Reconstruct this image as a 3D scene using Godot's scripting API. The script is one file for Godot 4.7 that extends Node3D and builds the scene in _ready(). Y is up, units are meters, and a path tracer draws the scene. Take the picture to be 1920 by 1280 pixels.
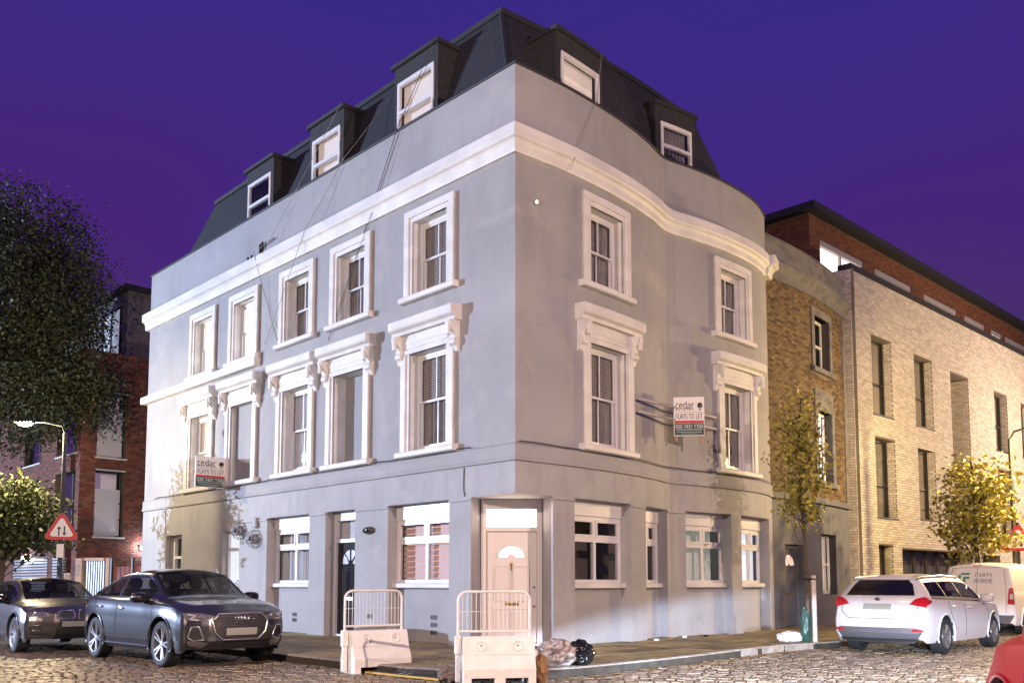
extends Node3D
# A grey corner building at night, seen from the junction. Metres, y up, camera at the origin in plan.

# ---------------------------------------------------------------- mesh collector
class MB:
	var v := PackedVector3Array()
	var n := PackedVector3Array()
	var c := PackedColorArray()
	var col := Color(1, 1, 1)
	var tint := false
	func tri(a: Vector3, b: Vector3, d: Vector3, hint: Vector3) -> void:
		var nn := (b - a).cross(d - a)
		if nn.length_squared() < 1e-16: return
		nn = nn.normalized()
		if nn.dot(hint) < 0.0:
			nn = -nn
			v.append_array([a, b, d])
		else:
			v.append_array([a, d, b])
		n.append_array([nn, nn, nn])
		if tint: c.append_array([col, col, col])
	func quad(a: Vector3, b: Vector3, d: Vector3, e: Vector3, hint: Vector3) -> void:
		var nn := (d - a).cross(e - b)
		if nn.length_squared() < 1e-16: return
		nn = nn.normalized()
		if nn.dot(hint) < 0.0:
			nn = -nn
			v.append_array([a, b, d, a, d, e])
		else:
			v.append_array([a, d, b, a, e, d])
		n.append_array([nn, nn, nn, nn, nn, nn])
		if tint: c.append_array([col, col, col, col, col, col])
	# smooth quad with given vertex normals; wound so that the front looks along the normals
	func squad(a: Vector3, b: Vector3, d: Vector3, e: Vector3, na: Vector3, nb: Vector3, nd: Vector3, ne: Vector3) -> void:
		var nn := (d - a).cross(e - b)
		if nn.dot(na + nb + nd + ne) < 0.0:
			v.append_array([a, b, d, a, d, e]); n.append_array([na, nb, nd, na, nd, ne])
		else:
			v.append_array([a, d, b, a, e, d]); n.append_array([na, nd, nb, na, ne, nd])
		if tint: c.append_array([col, col, col, col, col, col])
	func box(t: Transform3D, s: Vector3) -> void:
		var h := s * 0.5
		var p := []
		for i in 8:
			p.append(t * Vector3(h.x * (1 if i & 1 else -1), h.y * (1 if i & 2 else -1), h.z * (1 if i & 4 else -1)))
		quad(p[1], p[3], p[7], p[5], t.basis.x); quad(p[0], p[2], p[6], p[4], -t.basis.x)
		quad(p[2], p[3], p[7], p[6], t.basis.y); quad(p[0], p[1], p[5], p[4], -t.basis.y)
		quad(p[4], p[5], p[7], p[6], t.basis.z); quad(p[0], p[1], p[3], p[2], -t.basis.z)
	# box with chamfered long edges, bevel b
	func cbox(t: Transform3D, s: Vector3, b: float) -> void:
		var h := s * 0.5
		var f := func(x, y, z): return t * Vector3(x, y, z)
		var X := h.x; var Y := h.y; var Z := h.z
		for sg in [-1.0, 1.0]:
			quad(f.call(sg * X, -Y + b, -Z + b), f.call(sg * X, Y - b, -Z + b), f.call(sg * X, Y - b, Z - b), f.call(sg * X, -Y + b, Z - b), t.basis.x * sg)
			quad(f.call(-X + b, sg * Y, -Z + b), f.call(X - b, sg * Y, -Z + b), f.call(X - b, sg * Y, Z - b), f.call(-X + b, sg * Y, Z - b), t.basis.y * sg)
			quad(f.call(-X + b, -Y + b, sg * Z), f.call(X - b, -Y + b, sg * Z), f.call(X - b, Y - b, sg * Z), f.call(-X + b, Y - b, sg * Z), t.basis.z * sg)
			for tg in [-1.0, 1.0]:
				quad(f.call(sg * X, tg * (Y - b), -Z + b), f.call(sg * X, tg * (Y - b), Z - b), f.call(sg * (X - b), tg * Y, Z - b), f.call(sg * (X - b), tg * Y, -Z + b), t.basis * Vector3(sg, tg, 0))
				quad(f.call(sg * X, -Y + b, tg * (Z - b)), f.call(sg * X, Y - b, tg * (Z - b)), f.call(sg * (X - b), Y - b, tg * Z), f.call(sg * (X - b), -Y + b, tg * Z), t.basis * Vector3(sg, 0, tg))
				quad(f.call(-X + b, sg * Y, tg * (Z - b)), f.call(X - b, sg * Y, tg * (Z - b)), f.call(X - b, sg * (Y - b), tg * Z), f.call(-X + b, sg * (Y - b), tg * Z), t.basis * Vector3(0, sg, tg))
				for ug in [-1.0, 1.0]:
					tri(f.call(sg * X, tg * (Y - b), ug * (Z - b)), f.call(sg * (X - b), tg * Y, ug * (Z - b)), f.call(sg * (X - b), tg * (Y - b), ug * Z), t.basis * Vector3(sg, tg, ug))
	func tube(pts: Array, r: float, sides := 8, closed := false, caps := true) -> void:
		var m := pts.size()
		var rings := []
		var up := Vector3.UP
		for i in m:
			var d: Vector3
			if closed: d = pts[(i + 1) % m] - pts[(i - 1 + m) % m]
			else: d = pts[mini(i + 1, m - 1)] - pts[maxi(i - 1, 0)]
			d = d.normalized()
			var a := d.cross(up)
			if a.length() < 0.05: a = d.cross(Vector3.RIGHT)
			a = a.normalized()
			var b := a.cross(d).normalized()
			up = b
			var ring := []
			for k in sides:
				var w := TAU * k / sides
				ring.append([pts[i] + (a * cos(w) + b * sin(w)) * r, a * cos(w) + b * sin(w)])
			rings.append(ring)
		for i in (m if closed else m - 1):
			var p = rings[i]; var q = rings[(i + 1) % m]
			for k in sides:
				var k2 := (k + 1) % sides
				squad(p[k][0], p[k2][0], q[k2][0], q[k][0], p[k][1], p[k2][1], q[k2][1], q[k][1])
		if caps and not closed:
			for e in [[0, 1], [m - 1, m - 2]]:
				var ce: Vector3 = pts[e[0]]
				var hint: Vector3 = ce - pts[e[1]]
				for k in sides: tri(ce, rings[e[0]][k][0], rings[e[0]][(k + 1) % sides][0], hint)
	# lathe around axis: prof = [Vector2(radius, along)]
	func lathe(t: Transform3D, prof: Array, sides := 24) -> void:
		for i in prof.size() - 1:
			var a: Vector2 = prof[i]; var b: Vector2 = prof[i + 1]
			var na := Vector2(b.y - a.y, -(b.x - a.x)).normalized()
			for k in sides:
				var w0 := TAU * k / sides; var w1 := TAU * (k + 1) / sides
				var d0 := Vector3(cos(w0), 0, sin(w0)); var d1 := Vector3(cos(w1), 0, sin(w1))
				var n0 := (t.basis * (d0 * na.x + Vector3(0, na.y, 0))).normalized()
				var n1 := (t.basis * (d1 * na.x + Vector3(0, na.y, 0))).normalized()
				squad(t * (d0 * a.x + Vector3(0, a.y, 0)), t * (d1 * a.x + Vector3(0, a.y, 0)), t * (d1 * b.x + Vector3(0, b.y, 0)), t * (d0 * b.x + Vector3(0, b.y, 0)), n0, n1, n1, n0)
	# prism from a plan polygon (x, z) between two heights
	func prism(poly: PackedVector2Array, y0: float, y1: float) -> void:
		var idx := Geometry2D.triangulate_polygon(poly)
		for i in range(0, idx.size(), 3):
			var a := poly[idx[i]]; var b := poly[idx[i + 1]]; var d := poly[idx[i + 2]]
			tri(Vector3(a.x, y1, a.y), Vector3(b.x, y1, b.y), Vector3(d.x, y1, d.y), Vector3.UP)
			tri(Vector3(a.x, y0, a.y), Vector3(b.x, y0, b.y), Vector3(d.x, y0, d.y), Vector3.DOWN)
		var cw := Geometry2D.is_polygon_clockwise(poly)
		for i in poly.size():
			var a := poly[i]; var b := poly[(i + 1) % poly.size()]
			var o := Vector3(b.y - a.y, 0, -(b.x - a.x)) * (-1.0 if cw else 1.0)
			quad(Vector3(a.x, y0, a.y), Vector3(b.x, y0, b.y), Vector3(b.x, y1, b.y), Vector3(a.x, y1, a.y), o)
	# star-shaped lump from a direction -> radius function
	func lump(t: Transform3D, f: Callable, nu := 24, nv := 14) -> void:
		var P := []
		for j in nv + 1:
			var row := []
			for i in nu:
				var th := PI * j / nv; var ph := TAU * i / nu
				var d := Vector3(sin(th) * cos(ph), cos(th), sin(th) * sin(ph))
				row.append(t * (d * f.call(d)))
			P.append(row)
		var NN := []
		for j in nv + 1:
			var row := []
			for i in nu:
				var a: Vector3 = P[maxi(j - 1, 0)][i]; var b: Vector3 = P[mini(j + 1, nv)][i]
				var l: Vector3 = P[j][(i - 1 + nu) % nu]; var r: Vector3 = P[j][(i + 1) % nu]
				var nn := (b - a).cross(r - l)
				var out: Vector3 = P[j][i] - t.origin
				if nn.length() < 1e-9: nn = out
				if nn.dot(out) < 0: nn = -nn
				row.append(nn.normalized())
			NN.append(row)
		for j in nv:
			for i in nu:
				var k := (i + 1) % nu
				squad(P[j][i], P[j][k], P[j + 1][k], P[j + 1][i], NN[j][i], NN[j][k], NN[j + 1][k], NN[j + 1][i])
	func mesh() -> ArrayMesh:
		var a := []
		a.resize(Mesh.ARRAY_MAX)
		a[Mesh.ARRAY_VERTEX] = v; a[Mesh.ARRAY_NORMAL] = n
		if tint: a[Mesh.ARRAY_COLOR] = c
		var m := ArrayMesh.new()
		m.add_surface_from_arrays(Mesh.PRIMITIVE_TRIANGLES, a)
		return m

# ---------------------------------------------------------------- facade: a wall line in plan, with (s along, y up, o outward)
class Fac:
	var P := PackedVector2Array()
	var N := PackedVector2Array()
	var S := PackedFloat32Array()
	func _init(pts: Array, sgn: float) -> void:
		var acc := 0.0
		for i in pts.size():
			P.append(pts[i])
			if i: acc += (pts[i] - pts[i - 1]).length()
			S.append(acc)
		var seg := []
		for i in pts.size() - 1:
			var e: Vector2 = (pts[i + 1] - pts[i]).normalized()
			seg.append(Vector2(-e.y, e.x) * sgn)
		for i in pts.size():
			var a: Vector2 = seg[maxi(i - 1, 0)]; var b: Vector2 = seg[mini(i, seg.size() - 1)]
			var m := (a + b).normalized()
			N.append(m / maxf(m.dot(a), 0.5))
	func _seg(s: float) -> int:
		var i := 0
		while i < P.size() - 2 and s > S[i + 1]: i += 1
		return i
	func at(s: float, y: float, o := 0.0) -> Vector3:
		var i := _seg(s)
		var w := (s - S[i]) / (S[i + 1] - S[i])
		var wn := clampf(w, 0.0, 1.0)
		var p := P[i].lerp(P[i + 1], w) + N[i].lerp(N[i + 1], wn) * o
		return Vector3(p.x, y, p.y)
	func nrm(s: float) -> Vector3:
		var i := _seg(s)
		var w := clampf((s - S[i]) / (S[i + 1] - S[i]), 0.0, 1.0)
		var p := N[i].lerp(N[i + 1], w).normalized()
		return Vector3(p.x, 0, p.y)
	func tn(s: float) -> Vector3:
		return (at(s + 0.01, 0) - at(s - 0.01, 0)).normalized()
	func frame(s: float, y: float, o := 0.0) -> Transform3D:   # x along the wall (seen from outside: to the right), y up, z outward
		var z := nrm(s)
		return Transform3D(Basis(Vector3.UP.cross(z), Vector3.UP, z), at(s, y, o))
	func cuts(a: float, b: float) -> Array:
		var r := [a]
		for s in S:
			if s > a + 1e-4 and s < b - 1e-4: r.append(s)
		r.append(b)
		return r
	func fbox(m: MB, s0: float, s1: float, y0: float, y1: float, o0: float, o1: float, back := false) -> void:
		var q := cuts(s0, s1)
		for i in q.size() - 1:
			var a: float = q[i]; var b: float = q[i + 1]
			var nn := nrm((a + b) * 0.5)
			m.quad(at(a, y0, o1), at(b, y0, o1), at(b, y1, o1), at(a, y1, o1), nn)
			if back: m.quad(at(a, y0, o0), at(b, y0, o0), at(b, y1, o0), at(a, y1, o0), -nn)
			m.quad(at(a, y1, o0), at(b, y1, o0), at(b, y1, o1), at(a, y1, o1), Vector3.UP)
			m.quad(at(a, y0, o0), at(b, y0, o0), at(b, y0, o1), at(a, y0, o1), Vector3.DOWN)
		m.quad(at(s0, y0, o0), at(s0, y1, o0), at(s0, y1, o1), at(s0, y0, o1), -tn(s0))
		m.quad(at(s1, y0, o0), at(s1, y1, o0), at(s1, y1, o1), at(s1, y0, o1), tn(s1))
	# sweep a closed profile [Vector2(o, y)] along s
	func sweep(m: MB, s0: float, s1: float, prof: PackedVector2Array) -> void:
		var q := cuts(s0, s1)
		var cw := Geometry2D.is_polygon_clockwise(prof)
		var k := prof.size()
		for i in q.size() - 1:
			var a: float = q[i]; var b: float = q[i + 1]
			var nn := nrm((a + b) * 0.5)
			for j in k:
				var p := prof[j]; var r := prof[(j + 1) % k]
				var g := Vector2(r.y - p.y, -(r.x - p.x)) * (-1.0 if cw else 1.0)
				m.quad(at(a, p.y, p.x), at(b, p.y, p.x), at(b, r.y, r.x), at(a, r.y, r.x), nn * g.x + Vector3.UP * g.y)
		var idx := Geometry2D.triangulate_polygon(prof)
		for i in range(0, idx.size(), 3):
			var a := prof[idx[i]]; var b := prof[idx[i + 1]]; var d := prof[idx[i + 2]]
			m.tri(at(s0, a.y, a.x), at(s0, b.y, b.x), at(s0, d.y, d.x), -tn(s0))
			m.tri(at(s1, a.y, a.x), at(s1, b.y, b.x), at(s1, d.y, d.x), tn(s1))
	# wall face at offset o with rectangular holes [s0, s1, y0, y1, depth]
	func wall(m: MB, s0: float, s1: float, y0: float, y1: float, o: float, holes: Array) -> void:
		var xs := cuts(s0, s1); var ys := [y0, y1]
		for h in holes:
			for t in [h[0], h[1]]:
				if t > s0 and t < s1 and not xs.has(t): xs.append(t)
			for t in [h[2], h[3]]:
				if t > y0 and t < y1 and not ys.has(t): ys.append(t)
		xs.sort(); ys.sort()
		for i in xs.size() - 1:
			for j in ys.size() - 1:
				var mx: float = (xs[i] + xs[i + 1]) * 0.5; var my: float = (ys[j] + ys[j + 1]) * 0.5
				var hit := false
				for h in holes:
					if mx > h[0] and mx < h[1] and my > h[2] and my < h[3]: hit = true
				if not hit: m.quad(at(xs[i], ys[j], o), at(xs[i + 1], ys[j], o), at(xs[i + 1], ys[j + 1], o), at(xs[i], ys[j + 1], o), nrm(mx))
		for h in holes:
			if h[0] < s0 - 0.001 or h[1] > s1 + 0.001 or h.size() > 5: continue
			var a: float = h[0]; var b: float = h[1]; var d: float = o - h[4]
			m.quad(at(a, h[2], o), at(a, h[3], o), at(a, h[3], d), at(a, h[2], d), tn(a))
			m.quad(at(b, h[2], o), at(b, h[3], o), at(b, h[3], d), at(b, h[2], d), -tn(b))
			var q := cuts(a, b)
			for i in q.size() - 1:
				m.quad(at(q[i], h[3], o), at(q[i + 1], h[3], o), at(q[i + 1], h[3], d), at(q[i], h[3], d), Vector3.DOWN)
				m.quad(at(q[i], h[2], o), at(q[i + 1], h[2], o), at(q[i + 1], h[2], d), at(q[i], h[2], d), Vector3.UP)

# ---------------------------------------------------------------- node helpers
var used := {}
var M := {}
var rng := RandomNumberGenerator.new()

func numbered(called: String) -> String:
	if not used.has(called):
		used[called] = 0
		return called
	used[called] += 1
	return "%s_%03d" % [called, used[called]]

func tag(o: Node, label: String, category: String, group := "", kind := "") -> Node:
	if label: o.set_meta("label", label)
	if category: o.set_meta("category", category)
	if group: o.set_meta("group", group)
	if kind: o.set_meta("kind", kind)
	return o

func thing(called: String, label: String, category: String, at := Vector3.ZERO, turn := 0.0, group := "") -> Node3D:
	var o := Node3D.new()
	o.name = numbered(called); add_child(o)
	o.position = at; o.rotation.y = turn
	tag(o, label, category, group)
	return o

func part(parent: Node, called: String) -> Node3D:
	var o := Node3D.new()
	o.name = called
	parent.add_child(o, true)
	return o

func put(parent: Node, called: String, m: MB, material: Material) -> MeshInstance3D:
	var o := MeshInstance3D.new()
	o.name = called if parent != self else numbered(called)
	if m.v.size() > 0: o.mesh = m.mesh()
	o.material_override = material
	parent.add_child(o, true)
	return o

func lin(r: float, g: float, b: float) -> Color:
	return Color(r, g, b).linear_to_srgb()

func mat(c: Color, rough := 0.7, metal := 0.0) -> StandardMaterial3D:
	var m := StandardMaterial3D.new()
	m.albedo_color = c.linear_to_srgb(); m.roughness = rough; m.metallic = metal
	m.cull_mode = BaseMaterial3D.CULL_DISABLED
	return m

func glow(c: Color, e: float) -> StandardMaterial3D:
	var m := mat(Color(0.6, 0.6, 0.6), 0.5)
	m.emission_enabled = true; m.emission = c.linear_to_srgb(); m.emission_energy_multiplier = e
	return m

func pane_mat(c: Color, a: float, rough := 0.03) -> StandardMaterial3D:
	var m := mat(c, rough)
	m.transparency = BaseMaterial3D.TRANSPARENCY_ALPHA
	m.albedo_color.a = a
	return m

# noise picture: two colours (linear) blended by layered noise
func noise_tex(sd: int, freq: float, oct: int, lo: Color, hi: Color, contrast := 1.0, size := 512, sx := 1.0) -> ImageTexture:
	var f := FastNoiseLite.new()
	f.seed = sd; f.frequency = freq; f.fractal_octaves = oct; f.fractal_type = FastNoiseLite.FRACTAL_FBM
	f.noise_type = FastNoiseLite.TYPE_SIMPLEX_SMOOTH
	var im := f.get_seamless_image(size, size)
	var out := Image.create(size, size, false, Image.FORMAT_RGB8)
	for y in size:
		for x in size:
			var g := im.get_pixel(int(x * sx) % size, y).r
			g = clampf((g - 0.5) * contrast + 0.5, 0, 1)
			out.set_pixel(x, y, lo.lerp(hi, g).linear_to_srgb())
	return ImageTexture.create_from_image(out)

func bump_tex(sd: int, freq: float, oct: int, strength: float, size := 512) -> ImageTexture:
	var f := FastNoiseLite.new()
	f.seed = sd; f.frequency = freq; f.fractal_octaves = oct; f.fractal_type = FastNoiseLite.FRACTAL_FBM
	var im := f.get_seamless_image(size, size)
	im.convert(Image.FORMAT_RGBA8)
	im.bump_map_to_normal_map(strength)
	return ImageTexture.create_from_image(im)

func textured(base: StandardMaterial3D, alb: Texture2D, per_metre: float, nrm: Texture2D = null, depth := 0.5) -> StandardMaterial3D:
	base.uv1_triplanar = true; base.uv1_world_triplanar = true
	base.uv1_scale = Vector3.ONE * per_metre
	if alb:
		base.albedo_texture = alb
		base.albedo_color = Color(1, 1, 1)
	if nrm:
		base.normal_enabled = true; base.normal_texture = nrm; base.normal_scale = depth
	return base

# ---------------------------------------------------------------- the place
var FL: Fac      # main building, street front running back to the left of the corner (s from the corner)
var FR: Fac      # main building, bowed front running to the right of the corner
var FN: Fac      # brick house next door
var FW: Fac      # pale brick building
var FP: Fac      # its set-back top storey
var FBr: Fac     # red brick building, face turned to the junction
var FBl: Fac     # red brick building, face along the street
const C := Vector2(0.06, -16.75)
const PAV := 0.12

func _ready() -> void:
	rng.seed = 7
	camera_and_sky()
	facades()
	materials()
	ground()
	main_building()
	brick_house()
	pale_building()
	red_building()
	fence_and_gate()
	lamps()
	trees()
	vehicles()
	street_things()
	wall_fittings()

func camera_and_sky() -> void:
	var cam := Camera3D.new()
	cam.name = "camera"
	cam.projection = Camera3D.PROJECTION_FRUSTUM
	cam.near = 0.1; cam.far = 600.0
	cam.size = 2.0 * 0.1 * 640.0 / 1750.0
	cam.frustum_offset = Vector2(0, 0.1 * 300.0 / 1750.0)
	cam.position = Vector3(0, 1.30, 0); cam.rotation_degrees = Vector3(5, 0, 0)
	add_child(cam); cam.make_current()
	# night sky over the city: violet blue above, greyer towards the roofs
	var keys := [[-1.0, Color(0.010, 0.008, 0.014)], [-0.02, Color(0.030, 0.022, 0.045)], [0.0, Color(0.085, 0.060, 0.098)], [0.10, Color(0.078, 0.046, 0.112)], [0.19, Color(0.066, 0.030, 0.148)], [0.31, Color(0.062, 0.019, 0.190)],
		[0.43, Color(0.051, 0.022, 0.224)], [0.55, Color(0.040, 0.024, 0.236)], [1.0, Color(0.032, 0.022, 0.222)]]
	var im := Image.create(256, 256, false, Image.FORMAT_RGBF)
	var fn := FastNoiseLite.new(); fn.seed = 4; fn.frequency = 0.9; fn.fractal_octaves = 3
	for y in 256:
		var el := PI * (0.5 - (y + 0.5) / 256.0)
		for x in 256:
			var az := TAU * (x + 0.5) / 256.0
			var d := Vector3(cos(el) * cos(az), sin(el), cos(el) * sin(az))
			var h := d.y + 0.16 * fn.get_noise_3dv(d * 1.9) * clampf(1.2 - d.y, 0.3, 1.0)
			var k := 0
			while k < keys.size() - 2 and h > keys[k + 1][0]: k += 1
			var w := clampf((h - keys[k][0]) / (keys[k + 1][0] - keys[k][0]), 0, 1)
			im.set_pixel(x, y, keys[k][1].lerp(keys[k + 1][1], w))
	var pm := PanoramaSkyMaterial.new()
	pm.panorama = ImageTexture.create_from_image(im)
	var sky := Sky.new(); sky.sky_material = pm
	var env := Environment.new()
	env.background_mode = Environment.BG_SKY; env.sky = sky
	env.tonemap_mode = Environment.TONE_MAPPER_LINEAR
	env.tonemap_exposure = 1.0
	env.sdfgi_enabled = true; env.ssao_enabled = true; env.ssil_enabled = true
	var we := WorldEnvironment.new(); we.name = "environment"; we.environment = env
	add_child(we)
	# faint moonlight
	var sun := DirectionalLight3D.new(); sun.name = "moon"
	sun.light_energy = 0.015; sun.light_color = Color(0.8, 0.85, 1.0); sun.light_angular_distance = 0.5
	sun.rotation_degrees = Vector3(-55, 25, 0); sun.shadow_enabled = true
	add_child(sun)

func facades() -> void:
	var tl := Vector2(-sin(deg_to_rad(43.25)), -cos(deg_to_rad(43.25)))
	FL = Fac.new([C, C + tl * 0.02, C + tl * 16.86], -1.0)
	# bowed front: two shallow bows that meet in a crease
	var raw := [Vector2(0.06, -16.75), Vector2(1.03, -17.6), Vector2(1.82, -18.42), Vector2(2.48, -19.2), Vector2(3.05, -20.0), Vector2(3.5, -20.72), Vector2(4.2, -21.22), Vector2(5.0, -21.86), Vector2(5.85, -22.72), Vector2(6.38, -23.45), Vector2(6.75, -24.2)]
	var pts := []
	for piece in [[0, 10]]:
		for i in range(piece[0], piece[1]):
			var p0: Vector2 = raw[maxi(i - 1, piece[0])]; var p3: Vector2 = raw[mini(i + 2, piece[1])]
			for k in 3: pts.append(raw[i].cubic_interpolate(raw[i + 1], p0, p3, k / 3.0))
	pts.append(raw[10])
	pts.insert(1, pts[0].lerp(pts[1], 0.03))
	FR = Fac.new(pts, 1.0)
	# mitre where the two fronts meet
	var mt := FL.N[1] + FR.N[0]
	mt = mt / (1.0 + FL.N[1].dot(FR.N[0]))
	FL.N[0] = mt; FR.N[0] = mt
	var np := []
	for i in 9:
		var w := i / 8.0
		np.append(Vector2(6.80, -24.72).lerp(Vector2(10.53, -29.05), w) + Vector2(0.757, 0.653) * 0.18 * sin(PI * w))
	FN = Fac.new(np, 1.0)
	FW = Fac.new([Vector2(10.95, -29.45), Vector2(10.95, -29.45) + Vector2(0.717, -0.697) * 24.0], 1.0)
	FP = Fac.new([Vector2(10.3, -31.4), Vector2(10.3, -31.4) + Vector2(0.717, -0.697) * 24.0], 1.0)
	FBr = Fac.new([Vector2(-15.4, -33.0), Vector2(-15.4, -33.0) + Vector2(0.69, -0.724) * 9.0], 1.0)
	FBl = Fac.new([Vector2(-15.4, -33.0), Vector2(-15.4, -33.0) + Vector2(-0.685, -0.728) * 16.0], -1.0)

func materials() -> void:
	var fine := bump_tex(11, 0.05, 4, 2.0)
	M.fine = fine
	# grey masonry paint: slightly patchy
	M.paint = textured(mat(Color(1, 1, 1), 0.75), wall_tex(3, Color(0.305, 0.305, 0.317), 0.17), 0.115, fine, 0.3)
	M.paint_low = textured(mat(Color(1, 1, 1), 0.7), wall_tex(5, Color(0.32, 0.32, 0.33), 0.16), 0.17, fine, 0.3)
	M.white = textured(mat(Color(1, 1, 1), 0.55), noise_tex(8, 0.01, 4, Color(0.54, 0.535, 0.525), Color(0.71, 0.705, 0.70), 1.6, 256), 0.5, fine, 0.12)
	M.upvc = mat(Color(0.68, 0.68, 0.69), 0.35)
	M.slate = textured(mat(Color(1, 1, 1), 0.8), noise_tex(13, 0.02, 4, Color(0.016, 0.016, 0.018), Color(0.036, 0.036, 0.041), 1.6, 512), 0.7, fine, 0.5)
	M.lead = mat(Color(0.026, 0.026, 0.030), 0.65)
	M.glass = pane_mat(Color(0.02, 0.022, 0.026), 0.12)
	M.frost = mat(Color(0.42, 0.42, 0.47), 0.25)
	M.dark = mat(Color(0.02, 0.02, 0.022), 0.6)
	M.room = mat(Color(0.10, 0.09, 0.085), 0.9)
	M.curtain = textured(mat(Color(1, 1, 1), 0.9), noise_tex(17, 0.02, 3, Color(0.22, 0.21, 0.20), Color(0.33, 0.315, 0.30), 1.4, 256), 0.5)
	M.net = mat(Color(0.66, 0.68, 0.72), 0.9)
	M.blind = mat(Color(0.40, 0.36, 0.33), 0.6)
	M.blind_pink = mat(Color(0.72, 0.52, 0.50), 0.6)
	M.lit_white = glow(Color(1.0, 0.93, 0.88), 2.3)
	M.lit_cool = glow(Color(0.80, 0.88, 1.0), 1.0)
	M.lit_peach = glow(Color(1.0, 0.62, 0.48), 0.7)
	M.lit_green = glow(Color(0.80, 0.86, 0.70), 0.22)
	M.lit_dim = glow(Color(1.0, 0.74, 0.58), 0.42)
	M.black_gloss = mat(Color(0.010, 0.009, 0.012), 0.12)
	M.door_white = mat(Color(0.72, 0.68, 0.67), 0.4)
	M.brass = mat(Color(0.5, 0.34, 0.12), 0.35, 1.0)
	M.steel = mat(Color(0.5, 0.5, 0.52), 0.35, 1.0)
	M.galv = mat(Color(0.30, 0.31, 0.32), 0.5, 0.7)
	M.column = mat(Color(0.025, 0.025, 0.028), 0.6)
	M.black_metal = mat(Color(0.02, 0.02, 0.022), 0.45)
	M.cable = mat(Color(0.05, 0.048, 0.05), 0.6)
	M.cable_pale = mat(Color(0.26, 0.25, 0.25), 0.6)
	# bricks: colour from the vertices, grain from the picture
	var grain := noise_tex(23, 0.03, 5, Color(0.55, 0.55, 0.55), Color(1, 1, 1), 1.6, 512)
	M.brick = textured(mat(Color(1, 1, 1), 0.9), grain, 1.3, fine, 0.6)
	M.brick.vertex_color_use_as_albedo = true
	M.mortar_pale = mat(Color(0.16, 0.135, 0.11), 0.95)
	M.mortar_dark = mat(Color(0.09, 0.075, 0.06), 0.95)
	M.mortar_white = mat(Color(0.20, 0.175, 0.145), 0.95)
	M.stone_grey = textured(mat(Color(1, 1, 1), 0.85), noise_tex(29, 0.02, 4, Color(0.10, 0.10, 0.105), Color(0.20, 0.19, 0.19), 1.5, 256), 0.5, fine, 0.5)
	M.paint_dark = textured(mat(Color(1, 1, 1), 0.7), noise_tex(31, 0.012, 4, Color(0.085, 0.09, 0.105), Color(0.125, 0.13, 0.145), 1.4, 256), 0.3, fine, 0.4)
	M.sett = textured(mat(Color(1, 1, 1), 0.38), grain, 2.1, fine, 0.9)
	M.sett.vertex_color_use_as_albedo = true
	M.dirt = textured(mat(Color(1, 1, 1), 0.9), noise_tex(37, 0.03, 4, Color(0.030, 0.026, 0.020), Color(0.060, 0.052, 0.040), 1.5, 256), 0.6, fine, 0.8)
	M.slab = textured(mat(Color(1, 1, 1), 0.65), noise_tex(41, 0.012, 5, Color(0.60, 0.60, 0.60), Color(1, 1, 1), 1.7, 512), 0.35, fine, 0.6)
	M.slab.vertex_color_use_as_albedo = true
	M.kerb = textured(mat(Color(1, 1, 1), 0.7), noise_tex(43, 0.03, 4, Color(0.22, 0.20, 0.17), Color(0.40, 0.37, 0.33), 1.6, 256), 0.7, fine, 0.8)
	M.bark = textured(mat(Color(1, 1, 1), 0.9), noise_tex(47, 0.04, 4, Color(0.045, 0.037, 0.028), Color(0.12, 0.095, 0.07), 1.8, 256), 2.0, fine, 1.0)
	M.rubber = mat(Color(0.018, 0.018, 0.02), 0.7)
	M.plastic_dark = mat(Color(0.028, 0.028, 0.03), 0.55)
	M.alloy = mat(Color(0.55, 0.53, 0.52), 0.28, 0.9)
	M.chrome = mat(Color(0.75, 0.74, 0.73), 0.12, 1.0)
	M.car_glass = pane_mat(Color(0.012, 0.012, 0.012), 0.62, 0.02); M.car_glass.metallic_specular = 0.18
	M.lamp_glass = pane_mat(Color(0.5, 0.5, 0.52), 0.25, 0.02)
	M.plate = mat(Color(0.33, 0.34, 0.32), 0.5)
	M.red_lens = mat(Color(0.42, 0.012, 0.02), 0.1)
	M.white_plastic = textured(mat(Color(1, 1, 1), 0.45), noise_tex(53, 0.02, 4, Color(0.68, 0.68, 0.655), Color(0.82, 0.82, 0.795), 1.5, 256), 1.0, fine, 0.25)
	M.fanlight = glow(Color(1.0, 0.90, 0.86), 1.5)
	M.lit_mauve = glow(Color(0.55, 0.36, 0.55), 0.30)
	M.lit_cool_dim = glow(Color(0.70, 0.78, 1.0), 0.35)
	M.frost_lit = mat(Color(0.46, 0.44, 0.50), 0.35)
	M.stone_pale = mat(Color(0.50, 0.49, 0.47), 0.8)
	M.clad = mat(Color(0.16, 0.14, 0.145), 0.5)
	M.fence_red = mat(Color(0.16, 0.05, 0.045), 0.8)
	M.timber = textured(mat(Color(1, 1, 1), 0.8), noise_tex(61, 0.03, 4, Color(0.30, 0.18, 0.12), Color(0.45, 0.30, 0.21), 1.5, 256), 1.0, fine, 0.5)
	M.yellow_paint = mat(Color(0.55, 0.36, 0.06), 0.7)
	M.grey_metal = mat(Color(0.075, 0.077, 0.086), 0.22, 0.7); clear(M.grey_metal)
	M.dark_metal = mat(Color(0.13, 0.12, 0.118), 0.26, 0.7); clear(M.dark_metal)
	M.white_car = mat(Color(0.56, 0.56, 0.575), 0.3); clear(M.white_car)
	M.white_van = mat(Color(0.74, 0.73, 0.70), 0.35); clear(M.white_van)
	M.red_paint = mat(Color(0.30, 0.005, 0.008), 0.30)
	M.plastic_gloss = mat(Color(0.16, 0.16, 0.16), 0.2, 0.6)
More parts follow.
